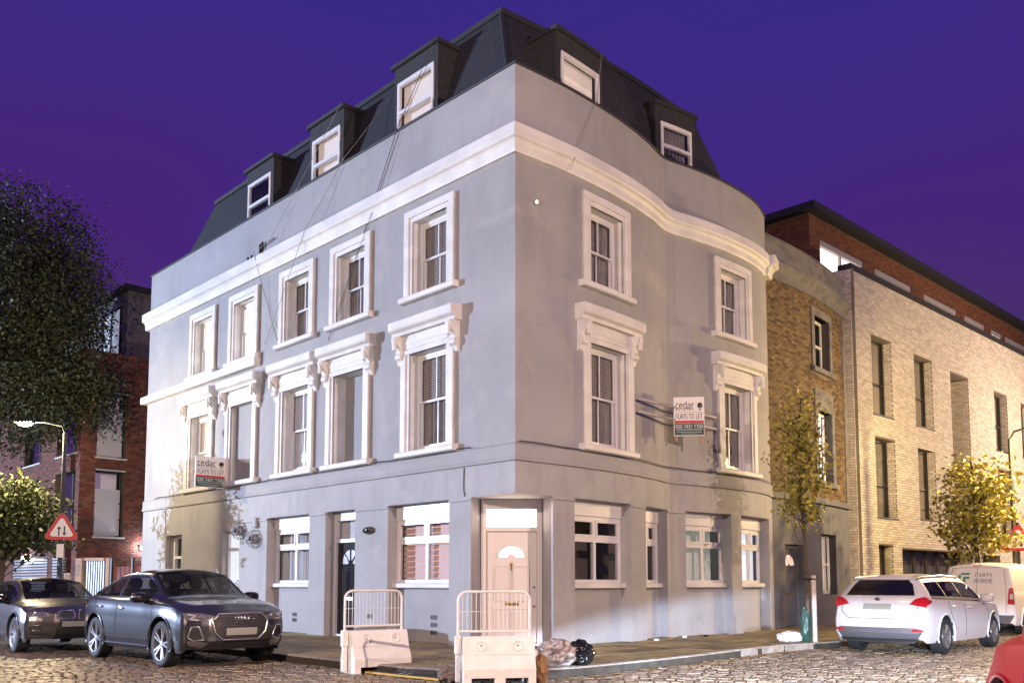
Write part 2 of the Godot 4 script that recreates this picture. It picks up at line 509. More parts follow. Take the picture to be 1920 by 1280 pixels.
	M.alloy_grey = mat(Color(0.34, 0.33, 0.32), 0.3, 0.8)
	M.paper = mat(Color(0.55, 0.50, 0.42), 0.8)
	M.lamp_dark = mat(Color(0.22, 0.22, 0.225), 0.12, 0.5); clear(M.lamp_dark)
	M.headlight = glow(Color(0.86, 0.92, 1.0), 6.0)
	M.pillar = mat(Color(0.012, 0.012, 0.013), 0.45); M.pillar.metallic_specular = 0.25
	M.lamp_pale = mat(Color(0.55, 0.55, 0.57), 0.12)
	M.bumper_grey = mat(Color(0.09, 0.09, 0.10), 0.55)
	M.plate_dull = mat(Color(0.26, 0.27, 0.23), 0.5)
	M.letter_grey = mat(Color(0.22, 0.25, 0.25), 0.5)
	M.letter_green = mat(Color(0.06, 0.26, 0.20), 0.5)
	M.letter_black = mat(Color(0.02, 0.02, 0.022), 0.5)
	M.letter_red = mat(Color(0.45, 0.03, 0.03), 0.5)
	M.board_white = mat(Color(0.72, 0.70, 0.69), 0.5)
	M.board_green = mat(Color(0.018, 0.06, 0.055), 0.5)
	M.sign_red = mat(Color(0.50, 0.02, 0.03), 0.35)
	M.sign_white = mat(Color(0.75, 0.74, 0.72), 0.35)
	M.leaf = mat(Color(1, 1, 1), 0.6); M.leaf.vertex_color_use_as_albedo = true
	M.leaf.backlight_enabled = true; M.leaf.backlight = Color(0.35, 0.35, 0.2)
	M.bag_black = mat(Color(0.012, 0.012, 0.014), 0.18)
	M.bag_white = mat(Color(0.72, 0.72, 0.74), 0.4)
	M.bag_green = mat(Color(0.03, 0.085, 0.07), 0.4)
	M.bag_mixed = mat(Color(1, 1, 1), 0.3); M.bag_mixed.vertex_color_use_as_albedo = true
	M.sack = textured(mat(Color(1, 1, 1), 0.9), noise_tex(67, 0.05, 3, Color(0.20, 0.11, 0.045), Color(0.34, 0.20, 0.09), 1.5, 256), 3.0, fine, 0.8)
	M.sack_grey = textured(mat(Color(1, 1, 1), 0.9), noise_tex(71, 0.05, 3, Color(0.13, 0.10, 0.085), Color(0.24, 0.19, 0.16), 1.5, 256), 3.0, fine, 0.8)
	M.stake = textured(mat(Color(1, 1, 1), 0.8), noise_tex(79, 0.03, 3, Color(0.46, 0.42, 0.36), Color(0.60, 0.56, 0.50), 1.5, 256), 1.5, fine, 0.4)
	M.grit_yellow = mat(Color(0.55, 0.36, 0.03), 0.5)
	M.galv_pale = mat(Color(0.42, 0.40, 0.39), 0.5)
	M.bronze = mat(Color(0.10, 0.085, 0.07), 0.4, 0.4)
	M.ramp = textured(mat(Color(1, 1, 1), 0.8), noise_tex(73, 0.05, 3, Color(0.02, 0.02, 0.022), Color(0.05, 0.048, 0.045), 1.5, 256), 2.0, fine, 0.6)

# painted render: broad tone changes, rain streaks, paler worn patches
func wall_tex(sd: int, base: Color, amount: float) -> ImageTexture:
	var f := FastNoiseLite.new(); f.seed = sd; f.frequency = 0.006; f.fractal_octaves = 5
	var a := f.get_seamless_image(512, 512)
	f.seed = sd + 1; f.frequency = 0.035; f.fractal_octaves = 3
	var b := f.get_seamless_image(512, 64); b.resize(512, 512, Image.INTERPOLATE_CUBIC)
	f.seed = sd + 2; f.frequency = 0.012; f.fractal_octaves = 5
	var c := f.get_seamless_image(512, 512)
	f.seed = sd + 3; f.frequency = 0.09; f.fractal_octaves = 2
	var e := f.get_seamless_image(512, 512)
	var out := Image.create(512, 512, false, Image.FORMAT_RGB8)
	for y in 512:
		for x in 512:
			var t := (a.get_pixel(x, y).r - 0.5) * 2.0
			var s := maxf(0.0, b.get_pixel(x, y).r - 0.56) * 3.0
			var w := smoothstep(0.70, 0.82, c.get_pixel(x, y).r)
			var g := (e.get_pixel(x, y).r - 0.5)
			var k := 1.0 + amount * (t * 0.9 - s * 0.9 + g * 0.35)
			var q := base * k
			q = q.lerp(Color(0.40, 0.395, 0.385), w * 0.45)
			out.set_pixel(x, y, q.linear_to_srgb())
	return ImageTexture.create_from_image(out)

func clear(m: StandardMaterial3D) -> void:
	m.clearcoat_enabled = true; m.clearcoat = 0.6; m.clearcoat_roughness = 0.04

# ---------------------------------------------------------------- main building
func fb(p: Node, called: String, F: Fac, boxes: Array, m: Material) -> MeshInstance3D:
	var b := MB.new()
	for q in boxes: F.fbox(b, q[0], q[1], q[2], q[3], q[4], q[5], true)
	return put(p, called, b, m)

func pane(p: Node, F: Fac, s0: float, s1: float, y0: float, y1: float, o: float, m: Material, called := "pane") -> MeshInstance3D:
	var b := MB.new()
	b.quad(F.at(s0, y0, o), F.at(s1, y0, o), F.at(s1, y1, o), F.at(s0, y1, o), F.nrm((s0 + s1) * 0.5))
	return put(p, called, b, m)

func slats(p: Node, F: Fac, s0: float, s1: float, y0: float, y1: float, o: float, pitch: float, m: Material) -> void:
	var b := MB.new()
	var y := y0
	while y < y1:
		b.quad(F.at(s0, y, o), F.at(s1, y, o), F.at(s1, y + pitch * 0.86, o - 0.014), F.at(s0, y + pitch * 0.86, o - 0.014), F.nrm(s0))
		y += pitch
	put(p, "blind", b, m)

# two-over-two sash with plaster surround; fill: dark, blind, curtain, net, lit, peach, blocked
func sash(p: Node, F: Fac, sc: float, y0: float, y1: float, tall: bool, fill: String, label := "") -> void:
	var w := part(p, "sash_window")
	if label: w.set_meta("label", label)
	var hw := 0.60 if tall else 0.56
	var d := 0.21
	var a := sc - hw; var b := sc + hw
	var sb := MB.new()
	var ow := 0.25
	for sg in [-1.0, 1.0]:
		var i0: float = sc + sg * hw; var i1: float = sc + sg * (hw + ow); var i2: float = sc + sg * (hw + 0.10)
		F.fbox(sb, minf(i0, i1), maxf(i0, i1), y0, y1 + (0.0 if tall else ow), 0.0, 0.05)
		F.fbox(sb, minf(i2, i1), maxf(i2, i1), y0, y1 + (0.0 if tall else ow), 0.0, 0.085)
	F.fbox(sb, a, b, y1, y1 + ow, 0.0, 0.05)
	F.fbox(sb, a - 0.10, b + 0.10, y1 + 0.10, y1 + ow + (0.002 if not tall else 0.0), 0.0, 0.0845)
	put(w, "surround", sb, M.white)
	var rv := MB.new()
	F.wall(rv, a, b, y0, y1, 0.05, [[a, b, y0, y1, 0.38 if fill != "blocked" else 0.42]])
	put(w, "reveal", rv, M.white)
	var sl := MB.new()
	var ex := hw + ow + 0.09
	F.sweep(sl, sc - ex, sc + ex, PackedVector2Array([Vector2(-0.05, y0 - 0.13), Vector2(0.13, y0 - 0.13), Vector2(0.16, y0 - 0.11), Vector2(0.16, y0 - 0.03), Vector2(0.14, y0 - 0.005), Vector2(-0.05, y0 + 0.012)]))
	put(w, "sill", sl, M.white)
	if tall:
		var hd := MB.new()
		var top := 6.72
		F.sweep(hd, sc - 1.03, sc + 1.03, PackedVector2Array([Vector2(0, top - 0.30), Vector2(0.17, top - 0.30), Vector2(0.20, top - 0.24), Vector2(0.27, top - 0.20), Vector2(0.29, top - 0.17), Vector2(0.29, top - 0.02), Vector2(0.27, top), Vector2(0, top + 0.02)]))
		F.fbox(hd, a - ow, b + ow, y1, top - 0.30, 0.0, 0.07)
		F.fbox(hd, a - 0.10, b + 0.10, y1 + 0.20, top - 0.36, 0.0, 0.095)
		put(w, "hood", hd, M.white)
		for sg in [-1.0, 1.0]:
			var cb := MB.new()
			var c0: float = sc + sg * (hw + 0.20); var c1: float = sc + sg * (hw + 0.37)
			var t := top - 0.30
			F.sweep(cb, minf(c0, c1), maxf(c0, c1), PackedVector2Array([Vector2(0, t), Vector2(0.24, t), Vector2(0.25, t - 0.08), Vector2(0.21, t - 0.17), Vector2(0.15, t - 0.24), Vector2(0.12, t - 0.33), Vector2(0.15, t - 0.40), Vector2(0.145, t - 0.46), Vector2(0.09, t - 0.50), Vector2(0.05, t - 0.60), Vector2(0.0, t - 0.62)]))
			F.fbox(cb, minf(c0, c1) + 0.05, maxf(c0, c1) - 0.05, t - 0.30, t - 0.03, 0.20, 0.262)
			put(w, "bracket", cb, M.white)
	if fill == "blocked":
		return
	# timber sashes
	var ym := (y0 + y1) * 0.5 + (0.02 if tall else 0.0)
	var f := MB.new()
	F.fbox(f, a, a + 0.07, y0, y1, -d - 0.04, -d + 0.03); F.fbox(f, b - 0.07, b, y0, y1, -d - 0.04, -d + 0.03)
	F.fbox(f, a + 0.07, b - 0.07, y1 - 0.07, y1, -d - 0.04, -d + 0.028)
	F.fbox(f, a + 0.07, b - 0.07, y0, y0 + 0.09, -d - 0.04, -d + 0.028)
	put(w, "frame", f, M.upvc)
	var us := MB.new(); var ls := MB.new()
	for q in [[us, ym - 0.025, y1 - 0.07, -d + 0.012, 0.045], [ls, y0 + 0.09, ym + 0.03, -d - 0.03, 0.05]]:
		var k: MB = q[0]
		var ya: float = q[1]; var yb: float = q[2]; var o: float = q[3]
		F.fbox(k, a + 0.07, a + 0.115, ya, yb, o - 0.03, o); F.fbox(k, b - 0.115, b - 0.07, ya, yb, o - 0.03, o)
		F.fbox(k, a + 0.115, b - 0.115, yb - q[4], yb, o - 0.03, o - 0.002); F.fbox(k, a + 0.115, b - 0.115, ya, ya + q[4], o - 0.03, o - 0.002)
		F.fbox(k, sc - 0.014, sc + 0.014, ya + q[4], yb - q[4], o - 0.03, o - 0.004)
	put(w, "upper_sash", us, M.upvc); put(w, "lower_sash", ls, M.upvc)
	for q in [[ym + 0.02, y1 - 0.115, -d - 0.006], [y0 + 0.14, ym - 0.02, -d - 0.048]]:
		pane(w, F, a + 0.115, sc - 0.014, q[0], q[1], q[2], M.glass)
		pane(w, F, sc + 0.014, b - 0.115, q[0], q[1], q[2], M.glass)
	back(w, F, a, b, y0, y1, -d - 0.11, fill)

func back(w: Node, F: Fac, a: float, b: float, y0: float, y1: float, o: float, fill: String) -> void:
	var sc := (a + b) * 0.5
	match fill:
		"lit":
			pane(w, F, a - 0.1, b + 0.1, y0 - 0.1, y1 + 0.1, o, M.lit_white, "lit_blind")
		"cool":
			pane(w, F, a - 0.1, b + 0.1, y0 - 0.1, y1 + 0.1, o, M.lit_cool, "lit_blind")
		"peach":
			pane(w, F, a - 0.1, b + 0.1, y0 - 0.1, y1 + 0.1, o, M.lit_dim, "lit_blind")
		"green":
			folds(w, F, a, b, y0, y1, o - 0.2, M.lit_green)
		"blind":
			slats(w, F, a + 0.02, b - 0.02, y0, y1, o + 0.06, 0.05, M.blind)
		"half":
			slats(w, F, a + 0.02, b - 0.02, (y0 + y1) * 0.5, y1, o + 0.06, 0.05, M.blind)
			folds(w, F, a, b, y0, (y0 + y1) * 0.5, o, M.curtain)
		"curtain":
			folds(w, F, a, b, y0, y1, o, M.curtain)
		"net":
			folds(w, F, a, b, y0, y1, o, M.net)
		"pinkblind":
			slats(w, F, a + 0.02, b - 0.02, y0, y1, o + 0.06, 0.115, M.blind_pink)
			pane(w, F, a, b, y0, y1, o - 0.05, M.lit_peach, "lit_blind")

func folds(w: Node, F: Fac, a: float, b: float, y0: float, y1: float, o: float, m: Material) -> void:
	var k := MB.new()
	var nseg := 44
	for i in nseg:
		var s0 := lerpf(a - 0.05, b + 0.05, i / float(nseg)); var s1 := lerpf(a - 0.05, b + 0.05, (i + 1) / float(nseg))
		var o0 := o + 0.03 * sin(i * 1.15) + 0.012 * sin(i * 2.7); var o1 := o + 0.03 * sin((i + 1) * 1.15) + 0.012 * sin((i + 1) * 2.7)
		k.quad(F.at(s0, y0 - 0.05, o0), F.at(s1, y0 - 0.05, o1), F.at(s1, y1 + 0.05, o1), F.at(s0, y1 + 0.05, o0), F.nrm(s0))
	put(w, "curtain", k, m)

# ground floor casement: top lights over large lights, panel above; cols = panes across
func casement(p: Node, F: Fac, a: float, b: float, o: float, cols: int, fill: String, label := "") -> void:
	var w := part(p, "casement_window")
	if label: w.set_meta("label", label)
	var y0 := 1.30; var y1 := 2.62; var ym := 2.16
	fb(w, "head_panel", F, [[a, b, y1 + 0.003, 2.92, o - 0.04, o + 0.05]], M.upvc)
	var sl := MB.new()
	F.sweep(sl, a - 0.03, b + 0.03, PackedVector2Array([Vector2(o - 0.05, y0 - 0.10), Vector2(o + 0.13, y0 - 0.10), Vector2(o + 0.145, y0 - 0.085), Vector2(o + 0.145, y0 - 0.02), Vector2(o + 0.13, y0), Vector2(o - 0.05, y0 + 0.01)]))
	put(w, "sill", sl, M.white)
	var f := MB.new()
	F.fbox(f, a, a + 0.08, y0, y1, o - 0.06, o + 0.02); F.fbox(f, b - 0.08, b, y0, y1, o - 0.06, o + 0.02)
	for q in [[y0, y0 + 0.07], [ym - 0.05, ym + 0.05], [y1 - 0.07, y1]]:
		F.fbox(f, a + 0.08, b - 0.08, q[0], q[1], o - 0.06, o + 0.018)
	var step := (b - a) / cols
	for i in range(1, cols):
		F.fbox(f, a + i * step - 0.04, a + i * step + 0.04, y0 + 0.07, ym - 0.05, o - 0.06, o + 0.016)
		F.fbox(f, a + i * step - 0.04, a + i * step + 0.04, ym + 0.05, y1 - 0.07, o - 0.06, o + 0.016)
	put(w, "frame", f, M.upvc)
	for i in cols:
		var s0 := a + i * step + (0.08 if i == 0 else 0.04); var s1 := a + (i + 1) * step - (0.08 if i == cols - 1 else 0.04)
		var b2 := MB.new()
		for q in [[s0, s0 + 0.045, ym + 0.05, y1 - 0.07], [s1 - 0.045, s1, ym + 0.05, y1 - 0.07], [s0 + 0.045, s1 - 0.045, ym + 0.05, ym + 0.095], [s0 + 0.045, s1 - 0.045, y1 - 0.115, y1 - 0.07]]:
			F.fbox(b2, q[0], q[1], q[2], q[3], o - 0.03, o + 0.03)
		b2.box(F.frame((s0 + s1) * 0.5, y1 - 0.02, o + 0.022), Vector3(0.22, 0.018, 0.012))
		put(w, "opening_frame", b2, M.upvc)
		pane(w, F, s0 + 0.045, s1 - 0.045, ym + 0.095, y1 - 0.115, o - 0.01, M.glass)
		pane(w, F, s0, s1, y0 + 0.07, ym - 0.05, o - 0.02, M.glass)
	back(w, F, a, b, y0, y1, o - 0.18, fill)

func main_building() -> void:
	var B := thing("corner_building", "grey painted three storey corner building with white window surrounds and slate mansard roof", "building", Vector3.ZERO)
	# ---- walls with openings
	var w2 := [12.95, 10.50, 7.77, 5.41, 2.52]
	var w1 := [13.00, 10.50, 7.75, 5.44, 2.55]
	var r2 := [2.58, 7.70]
	var r1 := [2.60, 7.80]
	var hl := []; var hr := []
	for s in w2: hl.append([s - 0.56, s + 0.56, 7.24, 8.82, 0.30, 1])
	for i in 5: hl.append([w1[i] - 0.60, w1[i] + 0.60, 3.99, 6.02, 0.30, 1])
	for s in r2: hr.append([s - 0.56, s + 0.56, 7.24, 8.82, 0.30, 1])
	for s in r1: hr.append([s - 0.60, s + 0.60, 3.99, 6.02, 0.30, 1])
	var up := MB.new()
	FL.wall(up, 0.0, 16.86, 3.80, 11.05, 0.0, hl)
	FR.wall(up, 0.0, 10.11, 3.80, 11.05, 0.0, hr)
	# far end walls and flat back behind, so that the shell is closed
	var e0 := FL.at(16.86, 0); var e1 := FR.at(10.11, 0)
	var bk0 := e0 + Vector3(6.0, 0, -6.3); var bk1 := e1 + Vector3(-5.0, 0, -5.0)
	up.quad(e0 + Vector3.UP * PAV, bk0 + Vector3.UP * PAV, bk0 + Vector3.UP * 11.05, e0 + Vector3.UP * 11.05, Vector3(-1, 0, -0.7))
	up.quad(bk0, bk1, bk1 + Vector3.UP * 11.05, bk0 + Vector3.UP * 11.05, Vector3(0, 0, -1))
	up.quad(e1 + Vector3.UP * PAV, bk1 + Vector3.UP * PAV, bk1 + Vector3.UP * 11.05, e1 + Vector3.UP * 11.05, Vector3(1, 0, -0.3))
	# blocked windows: rendered panel at the back of the recess
	FL.wall(up, w1[1] - 0.62, w1[1] + 0.62, 3.97, 6.04, -0.12, [])
	FL.wall(up, w1[3] - 0.62, w1[3] + 0.62, 3.97, 6.04, -0.30, [])
	put(B, "upper_wall", up, M.paint)
	# ground floor: fascia, pilasters, bays
	var bays_l := [[1.85, 3.87], [5.09, 6.30], [7.00, 9.01]]
	var bays_r := [[1.50, 3.35], [4.00, 5.14], [5.79, 7.41], [7.83, 9.62]]
	var hgl := [[-1.0, 1.20, PAV - 0.1, 2.92, 0.0]]; var hgr := [[-1.0, 0.91, PAV - 0.1, 2.92, 0.0]]
	for b in bays_l: hgl.append([b[0], b[1], PAV - 0.06, 2.92, 0.33])
	hgl.append([10.45, 11.41, 1.32, 2.68, 0.22]); hgl.append([13.98, 15.09, PAV - 0.06, 2.70, 0.33])
	for b in bays_r: hgr.append([b[0], b[1], PAV - 0.06, 2.92, 0.33])
	var lw := MB.new()
	FL.wall(lw, 0.0, 16.86, PAV - 0.06, 3.53, 0.02, hgl)
	FR.wall(lw, 0.0, 10.11, PAV - 0.06, 3.53, 0.02, hgr)
	for b in [bays_l[0], bays_l[2]]: FL.wall(lw, b[0], b[1], PAV - 0.06, 1.30, -0.22, [])
	for b in bays_r: FR.wall(lw, b[0], b[1], PAV - 0.06, 1.30, -0.22, [])
	# deep corner entrance: two cheeks, soffit
	var la := FL.at(1.20, 0, 0.02); var ra := FR.at(0.91, 0, 0.02)
	var ld := Vector3(-0.60, 0, -18.05); var rd := Vector3(0.58, 0, -18.05)
	for q in [[la, ld, Vector3(1, 0, 0)], [ra, rd, Vector3(-1, 0, 0)]]:
		lw.quad(q[0] + Vector3.UP * 0.06, q[1] + Vector3.UP * 0.06, q[1] + Vector3.UP * 2.925, q[0] + Vector3.UP * 2.925, q[2])
	lw.prism(PackedVector2Array([Vector2(la.x, la.z), Vector2(FL.at(0, 0, 0.0).x, FL.at(0, 0, 0.0).z), Vector2(ra.x, ra.z), Vector2(rd.x, rd.z - 0.3), Vector2(ld.x, ld.z - 0.3)]), 2.925, 3.1)
	put(B, "lower_wall", lw, M.paint_low)
	# grooves between pilaster and wall, capital lines
	for b in [[3.87, 5.09], [6.30, 7.00], [1.20, 1.85], [9.01, 10.35]]: fb(B, "pilaster_cap", FL, [[b[0], b[1], 2.86, 2.90, 0.0, 0.045]], M.paint_low)
	for b in [[0.91, 1.50], [3.35, 4.00], [5.14, 5.79]]: fb(B, "pilaster_cap", FR, [[b[0], b[1], 2.86, 2.90, 0.0, 0.045]], M.paint_low)
	var sc := MB.new()
	var prof := PackedVector2Array([Vector2(-0.1, 3.52), Vector2(0.065, 3.52), Vector2(0.07, 3.56), Vector2(0.05, 3.60), Vector2(0.045, 3.78), Vector2(0.05, 3.82), Vector2(0.0, 3.85), Vector2(-0.1, 3.85)])
	FL.sweep(sc, 0.0, 16.86, prof); FR.sweep(sc, 0.0, 10.11, prof)
	put(B, "string_course", sc, M.paint)
	# cornice and the short ledge
	var cn := MB.new()
	var cp := PackedVector2Array([Vector2(-0.05, 9.28), Vector2(0.07, 9.28), Vector2(0.09, 9.32), Vector2(0.10, 9.44), Vector2(0.14, 9.50), Vector2(0.19, 9.53), Vector2(0.21, 9.56), Vector2(0.21, 9.76), Vector2(0.19, 9.78), Vector2(-0.05, 9.80)])
	FL.sweep(cn, 0.0, 17.02, cp); FR.sweep(cn, 0.0, 9.62, cp)
	var cp2 := PackedVector2Array()
	for q in cp: cp2.append(Vector2(q.x * 1.5 + 0.03, q.y + 0.03))
	FR.sweep(cn, 9.62, 10.16, cp2)
	put(B, "cornice", cn, M.white)
	var lg := MB.new()
	FL.sweep(lg, 9.62, 17.02, PackedVector2Array([Vector2(-0.05, 6.90), Vector2(0.15, 6.90), Vector2(0.17, 6.92), Vector2(0.17, 7.10), Vector2(0.15, 7.12), Vector2(-0.05, 7.13)]))
	put(B, "ledge", lg, M.white)
	var cop := MB.new()
	var pp := PackedVector2Array([Vector2(-0.30, 11.03), Vector2(0.03, 11.03), Vector2(0.04, 11.05), Vector2(0.02, 11.09), Vector2(-0.28, 11.12)])
	FL.sweep(cop, 0.0, 16.9, pp); FR.sweep(cop, 0.0, 10.13, pp)
	put(B, "coping", cop, M.lead)
	# ---- windows
	var fill2 := ["lit", "lit", "curtain", "curtain", "blind"]
	for i in 5: sash(B, FL, w2[i], 7.24, 8.82, false, fill2[i], "brightly lit upper sash window" if i < 2 else "")
	var fill1 := ["peach", "blocked", "net", "blocked", "half"]
	for i in 5: sash(B, FL, w1[i], 3.99, 6.02, true, fill1[i], "blocked up window recess" if fill1[i] == "blocked" else "")
	sash(B, FR, r2[0], 7.24, 8.82, false, "curtain"); sash(B, FR, r2[1], 7.24, 8.82, false, "curtain")
	sash(B, FR, r1[0], 3.99, 6.02, true, "half"); sash(B, FR, r1[1], 3.99, 6.02, true, "curtain")
	casement(B, FL, 7.00, 9.01, -0.25, 2, "net"); casement(B, FL, 1.85, 3.87, -0.25, 2, "pinkblind", "casement with pink slatted blind lit from inside")
	casement(B, FR, 1.50, 3.35, -0.25, 2, "dark"); casement(B, FR, 4.00, 5.14, -0.25, 2, "dark")
	casement(B, FR, 5.79, 7.41, -0.25, 2, "green"); casement(B, FR, 7.83, 9.62, -0.25, 2, "cool")
	small_window(B)
	entrance_doors(B)
	mansard(B)
	# rooms behind the glass: one dark wall line
	var rm := MB.new()
	FL.wall(rm, 1.75, 16.7, 0.1, 11.0, -1.5, []); FR.wall(rm, 1.4, 10.0, 0.1, 11.0, -1.3, [])
	put(B, "room_wall", rm, M.room)
	# airbricks
	for q in [[FL, 2.60, 0.62], [FL, 2.60, 0.47], [FL, 2.60, 0.32], [FL, 8.0, 0.55], [FL, 8.0, 0.42], [FL, 4.5, 0.6], [FR, 6.5, 0.62], [FR, 6.5, 0.50], [FR, 6.5, 0.38]]:
		var ab := MB.new()
		var recess := -0.22 if q[1] != 4.5 else 0.02
		for k in 4: ab.box(q[0].frame(q[1] - 0.08 + k * 0.055, q[2], recess + 0.004), Vector3(0.028, 0.085, 0.012))
		put(B, "air_vent", ab, M.plastic_dark if q[0] == FL else M.paint_low)

func small_window(B: Node) -> void:
	var w := part(B, "casement_window")
	var o := -0.15
	var f := MB.new()
	for q in [[10.45, 10.51, 1.32, 2.68], [11.35, 11.41, 1.32, 2.68], [10.51, 11.35, 1.32, 1.39], [10.51, 11.35, 2.61, 2.68], [10.51, 11.35, 2.15, 2.24]]:
		FL.fbox(f, q[0], q[1], q[2], q[3], o - 0.05, o + 0.02)
	put(w, "frame", f, M.upvc)
	pane(w, FL, 10.51, 11.35, 1.39, 2.15, o - 0.01, M.glass); pane(w, FL, 10.51, 11.35, 2.24, 2.61, o - 0.01, M.glass)
	pane(w, FL, 10.46, 11.40, 1.33, 2.67, o - 0.05, M.lit_cool, "lit_blind")

func entrance_doors(B: Node) -> void:
	# corner door, straight on to the junction
	var z := -18.05
	var D := part(B, "corner_door")
	D.set_meta("label", "cream panelled front door under a bright fanlight")
	var f := MB.new()
	var bx := func(m: MB, x0: float, x1: float, y0: float, y1: float, z0: float, z1: float): m.box(Transform3D(Basis(), Vector3((x0 + x1) * 0.5, (y0 + y1) * 0.5, (z0 + z1) * 0.5)), Vector3(x1 - x0, y1 - y0, z1 - z0))
	bx.call(f, -0.60, -0.50, 0.15, 2.925, z - 0.1, z + 0.05); bx.call(f, 0.48, 0.58, 0.15, 2.925, z - 0.1, z + 0.05)
	bx.call(f, -0.50, 0.48, 2.73, 2.925, z - 0.1, z + 0.045); bx.call(f, -0.50, 0.48, 2.30, 2.38, z - 0.1, z + 0.045)
	put(D, "frame", f, M.door_white)
	var st := MB.new()
	bx.call(st, -0.66, 0.64, 0.06, 0.15, z - 0.1, z + 0.16)
	put(D, "step", st, M.door_white)
	var fl := MB.new()
	bx.call(fl, -0.50, 0.48, 2.38, 2.73, z - 0.05, z - 0.03)
	put(D, "fanlight", fl, M.fanlight)
	var lf := MB.new()
	bx.call(lf, -0.495, 0.475, 0.16, 2.295, z - 0.07, z - 0.02)
	# raised mouldings around four panels
	for q in [[-0.33, -0.05, 0.98, 1.62], [0.03, 0.31, 0.98, 1.62], [-0.33, -0.05, 0.30, 0.80], [0.03, 0.31, 0.30, 0.80]]:
		bx.call(lf, q[0], q[1], q[2], q[3], z - 0.02, z - 0.012)
		for e in [[q[0] - 0.02, q[0], q[2] - 0.02, q[3] + 0.02], [q[1], q[1] + 0.02, q[2] - 0.02, q[3] + 0.02], [q[0], q[1], q[2] - 0.02, q[2]], [q[0], q[1], q[3], q[3] + 0.02]]:
			bx.call(lf, e[0], e[1], e[2], e[3], z - 0.02, z + 0.012)
	# arch moulding of the door light
	var arc := []
	for k in 17: arc.append(Vector3(-0.01 + 0.27 * cos(PI * k / 16.0), 1.80 + 0.235 * sin(PI * k / 16.0), z - 0.015))
	lf.tube(arc, 0.018, 6)
	put(D, "door_leaf", lf, M.door_white)
	var dl := MB.new()
	var pf := PackedVector2Array()
	for k in 17: pf.append(Vector2(-0.01 + 0.25 * cos(PI * k / 16.0), 1.80 + 0.215 * sin(PI * k / 16.0)))
	for k in 7: pf.append(Vector2(-0.01 - 0.08 * cos(PI * k / 6.0), 1.80 + 0.06 * sin(PI * k / 6.0)))
	var idx := Geometry2D.triangulate_polygon(pf)
	for i in range(0, idx.size(), 3): dl.tri(Vector3(pf[idx[i]].x, pf[idx[i]].y, z - 0.014), Vector3(pf[idx[i + 1]].x, pf[idx[i + 1]].y, z - 0.014), Vector3(pf[idx[i + 2]].x, pf[idx[i + 2]].y, z - 0.014), Vector3(0, 0, 1))
	put(D, "door_light", dl, M.fanlight)
	var lb := MB.new(); lb.cbox(Transform3D(Basis(), Vector3(0.0, 0.90, z - 0.012)), Vector3(0.26, 0.055, 0.02), 0.005)
	put(D, "letterbox", lb, M.brass)
	var kn := MB.new()
	kn.lathe(Transform3D(Basis(Vector3.RIGHT, PI / 2), Vector3(-0.01, 1.68, z - 0.02)), [Vector2(0, 0.05), Vector2(0.022, 0.045), Vector2(0.03, 0.02), Vector2(0.02, 0)], 10)
	kn.box(Transform3D(Basis(), Vector3(-0.01, 1.62, z)), Vector3(0.025, 0.12, 0.03))
	put(D, "door_knocker", kn, M.brass)
	for y in [1.23, 0.86]:
		var lk := MB.new(); lk.lathe(Transform3D(Basis(Vector3.RIGHT, PI / 2), Vector3(0.415, y, z - 0.02)), [Vector2(0, 0.04), Vector2(0.022, 0.035), Vector2(0.024, 0.0)], 12)
		put(D, "lock", lk, M.brass)
	var fan := AreaLight3D.new(); fan.name = "fanlight_light"; fan.light_energy = 0.9; fan.light_color = Color(1.0, 0.86, 0.80); fan.area_size = Vector2(0.9, 0.32); fan.shadow_enabled = true
	fan.position = Vector3(-0.01, 2.55, z + 0.02); fan.rotation_degrees = Vector3(0, 180, 0); fan.area_range = 12.0
	D.add_child(fan)
	# black panelled door in the left street front
	var K := part(B, "street_door")
	K.set_meta("label", "black panelled front door with arched glass")
	var o := -0.28
	fb(K, "frame", FL, [[5.09, 5.17, 0.1, 2.92, o - 0.05, o + 0.06], [6.22, 6.30, 0.1, 2.92, o - 0.05, o + 0.06], [5.17, 6.22, 2.22, 2.30, o - 0.05, o + 0.055], [5.17, 6.22, 2.72, 2.92, o - 0.05, o + 0.055], [5.17, 6.22, 0.1, 0.16, o - 0.05, o + 0.10]], M.upvc)
	pane(K, FL, 5.17, 6.22, 2.30, 2.72, o, M.glass, "transom_pane")
	pane(K, FL, 5.10, 6.30, 2.2, 2.8, o - 0.10, M.net, "net_curtain")
	var kl := MB.new()
	FL.fbox(kl, 5.17, 6.22, 0.16, 2.22, o - 0.05, o)
	for q in [[5.30, 5.63, 0.30, 0.85], [5.76, 6.09, 0.30, 0.85], [5.30, 5.63, 1.05, 1.60], [5.76, 6.09, 1.05, 1.60]]:
		FL.fbox(kl, q[0], q[1], q[2], q[3], o, o + 0.012); FL.fbox(kl, q[0] + 0.04, q[1] - 0.04, q[2] + 0.04, q[3] - 0.04, o, o + 0.02)
	put(K, "door_leaf", kl, M.black_gloss)
	var fa := MB.new()
	for k in 8:
		var a0 := PI * k / 8.0; var a1 := PI * (k + 1) / 8.0
		fa.quad(FL.at(5.695 + 0.10 * cos(a0), 1.72 + 0.10 * sin(a0), o + 0.004), FL.at(5.695 + 0.34 * cos(a0), 1.72 + 0.34 * sin(a0), o + 0.004), FL.at(5.695 + 0.34 * cos(a1), 1.72 + 0.34 * sin(a1), o + 0.004), FL.at(5.695 + 0.10 * cos(a1), 1.72 + 0.10 * sin(a1), o + 0.004), FL.nrm(5.7))
	put(K, "door_light", fa, M.frost)
	var fr := MB.new()
